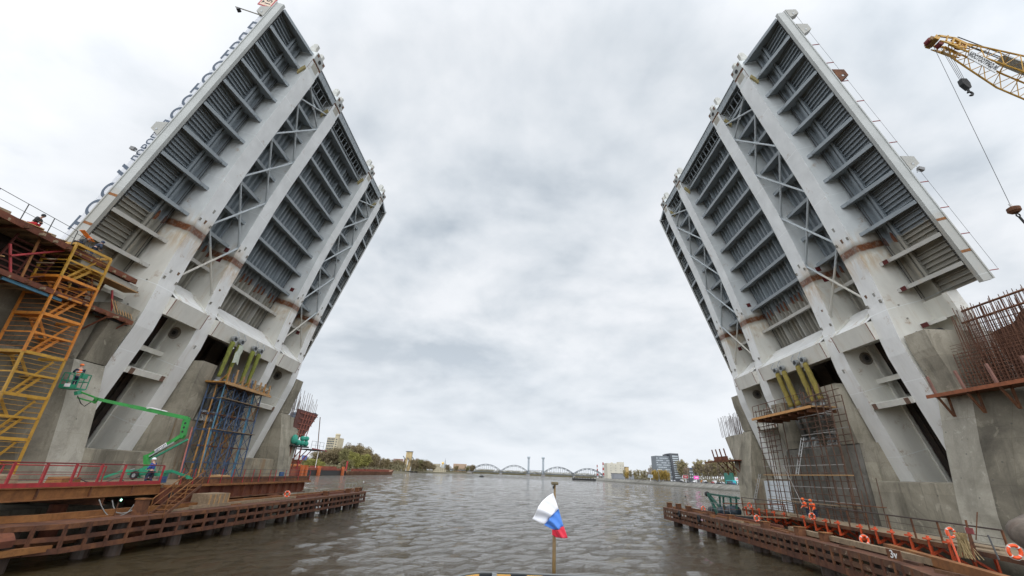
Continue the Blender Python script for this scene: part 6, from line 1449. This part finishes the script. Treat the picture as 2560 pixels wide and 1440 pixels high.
# ------------------------------------------------------------------ embankment road: railing, lamp posts, vehicles, billboards
er = thing('embankment_railing', 'low dark railing along the top of the stone embankment', 'railing', (163,400,4))
k = MB(); pts_ = [(158.7+(1.4 if y < 340 else 3.4 if y < 560 else 0)-max(0,(y-560))*.06, y, 4.9) for y in range(290, 760, 10)]; k.path(pts_, .08, 5); top_ = k.build('top_rail', DARKST, er)
for p in pts_: k = MB(); k.bar((p[0],p[1],3.9),(p[0],p[1],4.9),.14); k.build('post', DARKST, er)
def vehicle(kind, col):
    o = thing(kind, kind, 'car', (0,0,0)); P_ = {'parked_car': (4.4,1.8,1.45), 'delivery_van': (5.6,2.0,2.4), 'city_bus': (11.5,2.5,3.0)}[kind]; L_, W_, H_ = P_
    if kind == 'parked_car': prof_ = [(-2.2,.35),(-2.2,.85),(-1.5,.95),(-.9,1.42),(.7,1.45),(1.4,.98),(2.1,.82),(2.2,.35)]
    elif kind == 'delivery_van': prof_ = [(-2.8,.4),(-2.8,2.3),(-2.6,2.4),(1.2,2.4),(1.9,1.35),(2.7,1.05),(2.8,.4)]
    else: prof_ = [(-5.7,.35),(-5.7,2.9),(-5.5,3.0),(5.5,3.0),(5.7,2.8),(5.75,.35)]
    k = MB(); k.prism([(x,-W_/2,z) for x, z in prof_], (0,W_,0)); k.build('body', paint(f'{kind}_{col[0]:.2f}_{col[2]:.2f}', col, .35), o)
    for sd in (-1, 1):
        k = MB(); yy = sd*(W_/2+.005)
        if kind == 'parked_car': k.prism([(-1.3,yy,.95),(-.85,yy,1.33),(.6,yy,1.35),(1.15,yy,.97)], (0,sd*.01,0))
        elif kind == 'delivery_van': k.prism([(.2,yy,1.4),(.2,yy,2.1),(1.2,yy,2.1),(1.6,yy,1.4)], (0,sd*.01,0))
        else: k.prism([(-5.3,yy,1.4),(-5.3,yy,2.4),(5.5,yy,2.4),(5.5,yy,1.4)], (0,sd*.01,0))
        k.build('side_window', GLS, o)
        for wx in (-L_*.3, L_*.3): k = MB(); k.tube((wx,sd*(W_/2-.2),.34),(wx,sd*(W_/2+.01),.34),.34,10); k.build('wheel', BLACKR, o)
    return o
VC = {}
cols = {'white': (.70,.70,.70), 'black': (.02,.02,.022), 'silver': (.38,.39,.40), 'red': (.30,.03,.03), 'blue': (.05,.09,.22), 'grey': (.12,.125,.13), 'teal': (.03,.42,.46), 'orange': (.75,.25,.03)}
seq = [('city_bus','teal',352,176),('parked_car','black',338,170),('delivery_van','white',333,174),('delivery_van','white',341,176),('parked_car','grey',346,170),('city_bus','teal',378,173),('parked_car','blue',366,169),('parked_car','black',373,169),('parked_car','red',361,172),('delivery_van','white',326,173),('parked_car','silver',384,169),('parked_car','black',392,169),
       ('parked_car','white',398,172),('parked_car','red',404,169),('delivery_van','white',410,173),('parked_car','black',417,169),('parked_car','silver',424,170),('delivery_van','white',431,173),('delivery_van','orange',442,176),('parked_car','white',449,170),('delivery_van','white',456,174),('parked_car','grey',464,170),('parked_car','white',473,172),('parked_car','black',482,170),('delivery_van','white',492,174),('parked_car','silver',503,170),('parked_car','white',516,171),('parked_car','black',530,171),('delivery_van','white',546,173),('parked_car','grey',563,170)]
cnt = {}
for kd, cn, yy, xx in seq:
    if (kd, cn) not in VC: o = VC[(kd, cn)] = vehicle(kd, cols[cn])
    else: o = copy_tree(VC[(kd, cn)])
    cnt[(kd,cn)] = cnt.get((kd,cn),0)+1
    nm = {'parked_car': 'car', 'delivery_van': 'van', 'city_bus': 'bus'}[kd]
    where = 'next to the green hall' if yy < 350 else 'below the poplar row' if yy < 400 else 'near the two bright billboards' if yy < 445 else 'below the grey office tower' if yy < 500 else 'beside the willow like trees'
    tag(o, f'{cn} {nm} in the traffic on the embankment road {where}', nm, 'vehicles on the embankment road'); o.location = (xx, yy, 4.1); o.rotation_euler = (0,0,R_(90+random.uniform(-3,3)))
def billboard(lab, px, pt, pb, wpx, Y, col, col2):
    a, c = py_(px-wpx/2, pt, Y), py_(px+wpx/2, pb, Y); o = thing('billboard', lab, 'billboard', ((a.x+c.x)/2, Y, 4)); zt, zb_ = a.z, c.z
    k = MB(); k.box((a.x,Y,zb_),(c.x,Y+.4,zt)); k.build('frame', GALV, o); k = MB(); k.box((a.x+.3,Y-.03,zb_+.3),(c.x-.3,Y-.002,zt-.3)); p_ = k.build('panel', col, o)
    k = MB(); k.box(((a.x*.7+c.x*.3),Y-.06,(zb_*.6+zt*.4)),((a.x*.25+c.x*.75),Y-.032,(zb_*.35+zt*.65))); k.build('picture_patch', col2, p_)
    k = MB(); k.tube(((a.x+c.x)/2,Y+.2,4),((a.x+c.x)/2,Y+.2,zb_),.35,8); k.build('mast', WHITEP, o)
billboard('pink lit billboard at the poplar row', 1741, 1189, 1199, 15, 430, emis('pink_panel', (.80,.04,.42), .3), WHITEP)
billboard('red billboard with pale picture right of the grey office tower', 1714, 1187, 1197, 15, 445, paint('bill_red', (.33,.03,.04), .5, 0, .3, .5), paint('bill_pale', (.50,.42,.38), .5))
billboard('grey and white billboard before the willow like trees', 1626, 1186, 1195, 13, 520, paint('bill_grey', (.40,.46,.52), .5), paint('bill_dark', (.15,.17,.22), .5))
billboard('red and white billboard at the green hall', 1843, 1192, 1204, 15, 400, paint('bill_white', (.6,.6,.62), .5), paint('bill_red2', (.6,.05,.08), .5))
for i, px in enumerate((1649,1690,1776,1801)):
    b = py_(px, 1207, 400); o = thing('street_lamp', 'thin street lamp along the embankment road', 'street lamp', (b.x,400+i*12,4), 'street lamps on the embankment'); k = MB(); k.tube((b.x,400+i*12,4),(b.x,400+i*12,12),.12,6); k.build('pole', GALV, o); k = MB(); k.box((b.x-1.3,399.9+i*12,11.9),(b.x+.1,400.1+i*12,12.1)); k.build('arm', GALV, o)
# ------------------------------------------------------------------ stern of the boat and its flag
YS_ = 6.6
ck = thing('boat_stern', 'curved boat stern coaming with black and yellow stripes at the bottom edge', 'boat', (0,6.3,3.9))
crv = [py_(px, pyy, YS_-d) for px, pyy, d in ((1120,1446,.55),(1145,1439,.32),(1165,1433,.17),(1185,1430,.09),(1205,1428.5,.04),(1240,1429,.0),(1300,1431,0),(1385,1434.5,0),(1450,1437,0),(1500,1439.5,.0),(1560,1443,.05),(1600,1447,.12))]
k = MB(); k.path([c-V((0,0,.012)) for c in crv], .013, 8); k.build('top_rail', paint('rail_grey', (.14,.145,.145), .5), ck, True)
BLK, YLW = paint('stripe_black', (.012,.012,.014), .4), paint('stripe_yellow', (.70,.40,.10), .5)
def on(t):
    L_ = [0]
    for a, b in zip(crv, crv[1:]): L_.append(L_[-1]+(b-a).length)
    t = max(0, min(L_[-1], t))
    for i in range(len(crv)-1):
        if t <= L_[i+1]+1e-9: return crv[i].lerp(crv[i+1], (t-L_[i])/(L_[i+1]-L_[i]))
    return crv[-1]
tot = sum((b-a).length for a, b in zip(crv, crv[1:])); n_ = int(tot/.205)
for i in range(n_):
    a, b = on(tot*i/n_), on(tot*(i+.98)/n_); m1 = a.lerp(b,.5)
    k = MB(); k.loft([[p+V((0,.012,-.026)), p+V((0,-.012,-.026)), p+V((0,-.012,-.75)), p+V((0,.012,-.75))] for p in (a, b)]); k.build('stripe', (YLW if i % 2 == 0 else BLK), ck)
pst = py_(1236,1436,YS_-.03); k = MB(); k.box(pst+V((-.03,-.03,-.6)), pst+V((.03,.01,.015))); k.build('stanchion', GALV, ck)
k = MB(); k.loft([[p+V((0,.05,-.74)), p+V((0,-6,-.9)), p+V((0,-6,-2.5)), p+V((0,-.1,-2.8))] for p in crv]); k.build('hull', paint('hull_dark', (.05,.06,.07), .5), ck)
fs = thing('flagstaff', 'wooden flagstaff with round button top standing on the boat stern', 'flagstaff', py_(1384,1440,YS_+.1))
ptop, pbot = py_(1387,1210,YS_+.1), py_(1384,1440,YS_+.1)
VARN = paint('varnished_wood', (.20,.125,.045), .5, 0, .3, 9, (.10,.07,.04), .5, 6, (1,1,.2))
k = MB(); k.tube(pbot-V((0,0,.3)), ptop.lerp(pbot,.34), .024, 10, .022); k.tube(ptop.lerp(pbot,.34), ptop, .020, 10, .013); k.build('pole', VARN, fs, True)
k = MB(); k.loft([[ptop+V((math.cos(a)*r, math.sin(a)*r, z)) for a in [i*math.pi/8 for i in range(16)]] for z, r in ((-.015,.012),(-.012,.045),(-.004,.052),(.018,.052),(.028,.046))]); k.build('button', paint('button_olive', (.16,.13,.075), .7, 0, .3, 30), fs)
k = MB(); k.box(ptop+V((-.03,-.02,-.06)), ptop+V((-.01,.02,-.025))); k.build('halyard_block', DARKST, fs)
fl = thing('flag', 'white, blue and red striped flag hanging folded on the flagstaff', 'flag', py_(1383,1232,YS_))
def pat(rows, dep):
    vs = []; nc = len(rows[0])
    for r, dr in zip(rows, dep):
        for (px, pyy), dd in zip(r, dr): vs.append(py_(px, pyy, YS_-.03+dd))
    return vs, [(a*nc+b, a*nc+b+1, (a+1)*nc+b+1, (a+1)*nc+b) for a in range(len(rows)-1) for b in range(nc-1)]
def strip(name, top, bot, mat, n=18, mrows=7, ph=0, amp=.03):
    # cloth between two polylines of the photo, with soft folds in depth
    def sample(pl, t):
        L_ = [0]
        for a, b in zip(pl, pl[1:]): L_.append(L_[-1]+math.dist(a,b))
        d = t*L_[-1]
        for i in range(len(pl)-1):
            if d <= L_[i+1]+1e-9: f = (d-L_[i])/(L_[i+1]-L_[i]+1e-9); return (pl[i][0]+(pl[i+1][0]-pl[i][0])*f, pl[i][1]+(pl[i+1][1]-pl[i][1])*f)
    rows, dep = [], []
    for j in range(mrows+1):
        f = j/mrows; r, d = [], []
        for i in range(n+1):
            t = i/n; a, b = sample(top,t), sample(bot,t); r.append((a[0]+(b[0]-a[0])*f, a[1]+(b[1]-a[1])*f)); d.append(amp*math.sin(t*7+f*1.5+ph)+amp*.5*math.sin(t*15+f*4+ph*2)-.05*t)
        rows.append(r); dep.append(d)
    k = MB(); vs, f_ = pat(rows, dep); k.add(vs, f_); ob = k.build(name, mat, fl, True); s_ = ob.modifiers.new('thick','SOLIDIFY'); s_.thickness = .002; return ob
def cloth(name, col):
    M, t, n, l, b = new_mat(name); b.inputs['Base Color'].default_value = (*col,1); b.inputs['Roughness'].default_value = .8; b.inputs['Sheen Weight'].default_value = .2
    p = n.new('ShaderNodeNewGeometry').outputs['Position']; bump(n, l, b, noise(n, l, p, 14, 4), .25, .02); return M
strip('white_stripe', [(1383,1232),(1370,1240),(1356,1252),(1345,1268),(1338,1285),(1331,1297)], [(1396,1272),(1388,1280),(1378,1290),(1371,1300),(1365,1307),(1360,1312)], cloth('flag_white', (.82,.82,.86)), ph=.3)
strip('blue_stripe', [(1396.2,1272),(1388,1280),(1378,1290),(1371,1300),(1365,1307),(1360,1312)], [(1409,1315),(1403,1318),(1399,1322),(1396,1325),(1388,1325),(1378,1322)], cloth('flag_blue', (.07,.22,.66)), ph=.3)
strip('red_stripe', [(1409.5,1315),(1403,1318),(1398,1323),(1394,1325),(1388,1325),(1380.5,1323)], [(1419.5,1345),(1413,1345.5),(1406,1345.5),(1399,1345),(1389,1343),(1380.3,1337)], cloth('flag_red', (.66,.02,.05)), ph=1.0)
# ------------------------------------------------------------------ lattice boom of the crane on the right
YC_ = 30.0
cr = thing('crane_boom', 'yellow lattice crane boom with white name board reaching in over the right pier', 'crane', py_(2560,200,YC_))
CY = paint('crane_yellow', (.50,.27,.025), .5, 0, .2, 1.5, (.14,.08,.03), .5, 1.5, (1,1,1))
tip = py_(2366,114,YC_); dirb = (py_(2574,200,YC_)-tip); un = dirb.normalized(); up = V((0,-1,0)).cross(un); up = up if up.z > 0 else -up; sd2 = V((0,1,0))
def bpt(d, a, b): 
    w_ = min(1, .35+d/9); return tip+un*d + up*(a*1.15*w_) + sd2*(b*1.0*w_)
LEN = 46
ch_ = []
for a in (-1,1):
    for b in (-1,1):
        k = MB(); k.path([bpt(d,a,b) for d in [0,3,6,9,14,22,30,38,LEN]], .085, 6); k.build('chord', CY, cr)
dd = 0; i = 0
while dd < LEN-1.6:
    k = MB()
    for b in (-1,1): k.tube(bpt(dd,-1,b), bpt(dd+.8,1,b), .04, 5); k.tube(bpt(dd+.8,1,b), bpt(dd+1.6,-1,b), .04, 5)
    for a in (-1,1): k.tube(bpt(dd,a,-1), bpt(dd+.8,a,1), .035, 5); k.tube(bpt(dd+.8,a,1), bpt(dd+1.6,a,-1), .035, 5)
    k.build('lacing', CY, cr); dd += 1.6; i += 1
    if i > 27: break
for o_ in (-.55, .45):
    k = MB(); q = sd2*o_
    for s_ in (([1.9,.55],[.2,.75],[-.2,.45],[1.7,.25]), ([.2,.75],[-1.2,.15],[-1.3,-.2],[-.1,.4]), ([1.7,-.05],[-.2,-.28],[-.9,-.62],[.9,-.5]), ([-1.0,.05],[-1.0,-.55],[-1.45,-.65],[-1.45,-.0])):
        k.prism([tip+un*u_+up*v_+q for u_, v_ in s_], sd2*.1)
    for u_ in (-.5,.1,.7,1.3): k.bar(tip+un*u_+up*.5+q, tip+un*(u_+.1)+up*(-.35)+q, .12)
    hd_ = k.build('boom_head', CY, cr)
k = MB(); k.prism([tip-un*1.0+up*.0-sd2*.4, tip-un*1.75-up*.25-sd2*.4, tip-un*1.6-up*.75-sd2*.4, tip-un*.95-up*.5-sd2*.4], sd2*.8); k.build('head_nose', paint('nose_red', (.22,.12,.03), .6, 0, .3, 3, (.12,.03,.02), .6, 2, (1,1,1)), cr)
for q, (u_, v_) in enumerate(((1.0,.85),(-1.6,-.5),(-.6,-.35))):
    c = tip+un*u_+up*v_; k = MB(); k.tube(c-sd2*.25, c+sd2*.25, .40 if q == 0 else .26, 14); k.build('sheave', paint('sheave_red', (.16,.02,.02), .6), hd_)
k = MB(); k.box((0,0,0),(1,1,1)); k.v = [bpt(6.6,1,-1)*(0)+bpt(4.6+x*6,1.08,-.6+y*1.1)+up*(z*.14) for x, y, z in [(v.x,v.y,v.z) for v in k.v]]; k.build('catwalk', GALV, cr)
nbm = MB(); q4b = [py_(2420,143.5,YC_-1.2), py_(2489,181.7,YC_-1.2), py_(2496.6,162.6,YC_-1.2), py_(2426,124.5,YC_-1.2)]
nbm.loft([q4b, [q+V((0,.06,0)) for q in q4b]]); nb_ = nbm.build('name_board', paint('board_pale', (.60,.61,.61), .5, 0, .05), cr)
cb_ = sum(q4b, V())/4; ex_ = q4b[1]-q4b[0]; ey_ = q4b[3]-q4b[0]
lettering('lettering', 'МОСТООТРЯД-90', 1, DARKST, nb_, axes(cb_-sd2*.02, ex_, ey_-ex_.normalized()*ey_.dot(ex_.normalized()), ex_.length*.118, ey_.length*.80), .01, .02)
for a_, b_ in (((.4,1.7,.25),(LEN,6.0,.25)),((.4,1.5,-.25),(LEN,3.6,-.25)),((.4,1.4,.1),(LEN*.8,2.2,0))):
    k = MB(); k.tube(tip+un*a_[0]+up*a_[1]+sd2*a_[2], tip+un*b_[0]+up*b_[1]+sd2*b_[2], .045, 5); k.build('pendant_rope', CABLE, cr)
hk = thing('hook_block', 'black crane hook block hanging on ropes below the yellow boom head', 'hook block', py_(2412,212,YC_)); c = hk.location
k = MB(); k.prism([c+V((-.30,-.2,.62)), c+V((.22,-.2,.62)), c+V((.36,-.2,.1)), c+V((.28,-.2,-.5)), c+V((-.0,-.2,-.6)), c+V((-.34,-.2,.0))], (0,.4,0)); k.build('block', DARKST, hk)
k = MB(); k.tube(c+V((.05,0,-.6)), c+V((.05,0,-.95)), .1, 8); k.torus(c+V((.08,0,-1.15)), (0,1,0), .22, .09, 14, 6, -2.2, 2.6); k.build('hook', DARKST, hk)
for dx, px in ((-.3,2352),(-.1,2356),(.1,2362),(.3,2368)):
    k = MB(); k.tube(py_(px,120,YC_), c+V((dx*.8,0,.6)), .018, 5); k.build('rope', CABLE, hk)
h2 = thing('headache_ball', 'rusty hook weight on a single long rope beside the right leaf', 'hook weight', py_(2535,525,YC_)); c = h2.location
k = MB(); k.tube(py_(2333,114,YC_), c+V((-.1,0,.6)), .02, 5); k.build('rope', CABLE, h2)
k = MB(); k.loft([[c+V((math.cos(a)*r, math.sin(a)*r, z)) for a in [i*math.pi/6 for i in range(12)]] for z, r in ((.28,.25),(.18,.42),(-.12,.42),(-.28,.25))]); k.build('weight', RUST, h2)
k = MB(); k.tube(c+V((-.1,0,.6)), c+V((0,0,.25)), .1, 8); k.build('swivel', WHITEP, h2)
k = MB(); k.torus(c+V((.12,0,-.5)), (0,1,0), .15, .05, 12, 6); k.tube(c+V((.15,0,-.65)), c+V((1.0,0,-3.2)), .09, 6); k.build('sling', DARKST, h2)
# ------------------------------------------------------------------ things fixed along the leaves' near edge: banner, signs, lamps, railing
yE = 30.5
bn = thing('banner', 'long white banner with dark lettering along the near edge of the left leaf', 'banner', LW(1,20,yE,2.6))
BAN = paint('banner_white', (.60,.62,.66), .7, 0, .05)
ux = (LW(1,1,0,0)-LW(1,0,0,0)); ox = (LW(1,0,0,1)-LW(1,0,0,0))
for u0, u1 in ((16.2,33.2),(2.6,15.4)):
    k = MB(); p = [LW(1,u0,yE,1.9), LW(1,u1,yE,1.9), LW(1,u1,yE,3.2), LW(1,u0,yE,3.2)]; k.loft([p, [q+V((0,.03,0)) for q in p]]); pn_ = k.build('panel', BAN, bn)
    if u0 > 10:
        lettering('lettering', 'МОСТООТРЯД-99', 2.0, NAVY, pn_, axes(LW(1,25.0,yE-.012,2.50), ux, ox, 1.15, .95), .002, .015)
    else:
        lettering('lettering', 'ТОС', 2.0, NAVY, pn_, axes(LW(1,6.9,yE-.012,2.50), ux, ox, 1.25, .95), .002, .015)
        lettering('lettering', '//', 2.4, NAVY, pn_, axes(LW(1,10.7,yE-.012,2.5), ux, ox, 1.0, .95), .002, .03)
        lettering('lettering', 'ДОРОГИ', 1.0, NAVY, pn_, axes(LW(1,13.9,yE-.012,2.9), ux, ox, .95, .9), .004, .02)
        lettering('lettering', 'И МОСТЫ', 1.0, NAVY, pn_, axes(LW(1,13.9,yE-.012,2.2), ux, ox, .85, .9), .004, .02)
def bracket_box(s, u, lab, mat, cat='box', du=.8):
    o = thing('edge_box', lab, cat, LW(s,u,yE,2.6)); k = MB(); P_ = [LW(s,u-du,yE-.2,2.58), LW(s,u+du,yE-.2,2.58), LW(s,u+du*.6,yE-.2,3.7), LW(s,u-du*.4,yE-.2,3.7)]
    k.loft([P_, [q+V((0,.6,0)) for q in P_]]); k.build('housing', mat, o); k = MB(); c = LW(s,u-du*.3,yE-.21,3.1); k.box(c+V((-.1,-.02,-.1)), c+V((.1,0,.1))); k.build('plate', GALV, o); return o
bracket_box(1, 15.9, 'pale trapezoid cover on the left leaf edge between the two banners', FASC); bracket_box(1, 33.3, 'pale trapezoid cover on the left leaf edge near its tip', FASC)
bracket_box(-1, 34.6, 'pale trapezoid cover on the very tip of the right leaf edge', FASC, du=.6); bracket_box(-1, 32.1, 'pale trapezoid cover second from the tip of the right leaf edge', FASC); bracket_box(-1, 25.2, 'rusty brown trapezoid cover on the right leaf edge', RUST); bracket_box(-1, 14.1, 'pale trapezoid cover with a floodlight on the right leaf edge', FASC)
sgn = thing('navigation_sign', 'square red bordered sign reading 15 at the top of the left leaf', 'sign', py_(663,10,30.3))
q4 = [py_(643,10,30.4), py_(676,20,30.4), py_(694,0,30.4), py_(661,-10,30.4)]
cq = sum(q4, V())/4
k = MB(); k.loft([q4, [q+V((0,.05,0)) for q in q4]]); k.build('border', paint('sign_red', (.42,.05,.06), .5, 0, .1), sgn)
k = MB(); k.loft([[cq+(q-cq)*.80+V((0,-.012,0)) for q in q4], [cq+(q-cq)*.80+V((0,-.004,0)) for q in q4]]); pn_ = k.build('panel', paint('sign_cream', (.72,.55,.42), .5, 0, .05), sgn)
e1 = (q4[2]-q4[1]); e2 = (q4[1]-q4[0])
lettering('lettering', '15', .95, DARKST, pn_, axes(cq+V((0,-.02,0))+e2*.12, e1, -e2), .004)
k = MB(); pts3 = [cq-e1*.34-e2*.30, cq-e1*.05-e2*.36, cq-e1*.20-e2*.12]; pts3 = [p+V((0,-.016,0)) for p in [cq+e1*.1-e2*.34, cq-e1*.25-e2*.34, cq-e1*.08-e2*.14]]; k.prism(pts3, (0,.004,0)); k.build('arrow', DARKST, pn_)
for q in (q4[0].lerp(q4[1],.55),):
    k = MB(); k.tube(q+V((0,.1,0)), py_(668,28,30.6), .05, 6); k.build('strut', GALV, sgn)
lm = thing('signal_lamp', 'small signal lamp on a long arm near the top of the left leaf', 'lamp', py_(652,38,30.4))
k = MB(); k.tube(py_(652,38,30.4), py_(589,17,30.4), .06, 6); k.build('arm', paint('arm_olive', (.22,.21,.16), .6), lm); c = py_(597,25,30.4)
k = MB(); k.tube(c+V((0,-.18,.05)), c+V((0,.18,-.05)), .2, 10); k.build('lamp_head', DARKST, lm); k = MB(); k.tube(py_(592,18,30.4), c, .03, 5); k.build('stem', GALV, lm)
for s, p, q, lab in ((1,(333,372),(343,380),'small grey floodlight on the left leaf edge between the banners'),(-1,(2302,423),(2293,430),'small grey floodlight beside the pale cover on the right leaf edge')):
    c = py_(*p,30.2); o = thing('floodlight', lab, 'floodlight', c, 'floodlights on the leaf edges'); k = MB(); k.bar(c+V((-.22,0,.08)), c+V((.22,0,-.05)), .3, .3); k.build('head', paint('flood_grey', (.20,.20,.20), .5), o); k = MB(); k.tube(c, py_(*q,30.2), .05, 6); k.build('stem', GALV, o)
sr = thing('safety_line', 'thin red posts with safety wire along the near edge of the right leaf', 'railing', LW(-1,20,yE,2.6))
us_ = [35.2,29.8,27.1,24.5,21.8,19.2,16.6,12.1,9.4,6.8,3.4]
k = MB(); k.path([LW(-1,u,yE,3.5) for u in us_], .014, 4); k.build('wire', CABLE, sr)
for u in us_:
    k = MB(); k.bar(LW(-1,u,yE,2.52), LW(-1,u-.1,yE,3.52), .06); k.build('post', paint('post_red', (.25,.03,.03), .6), sr)
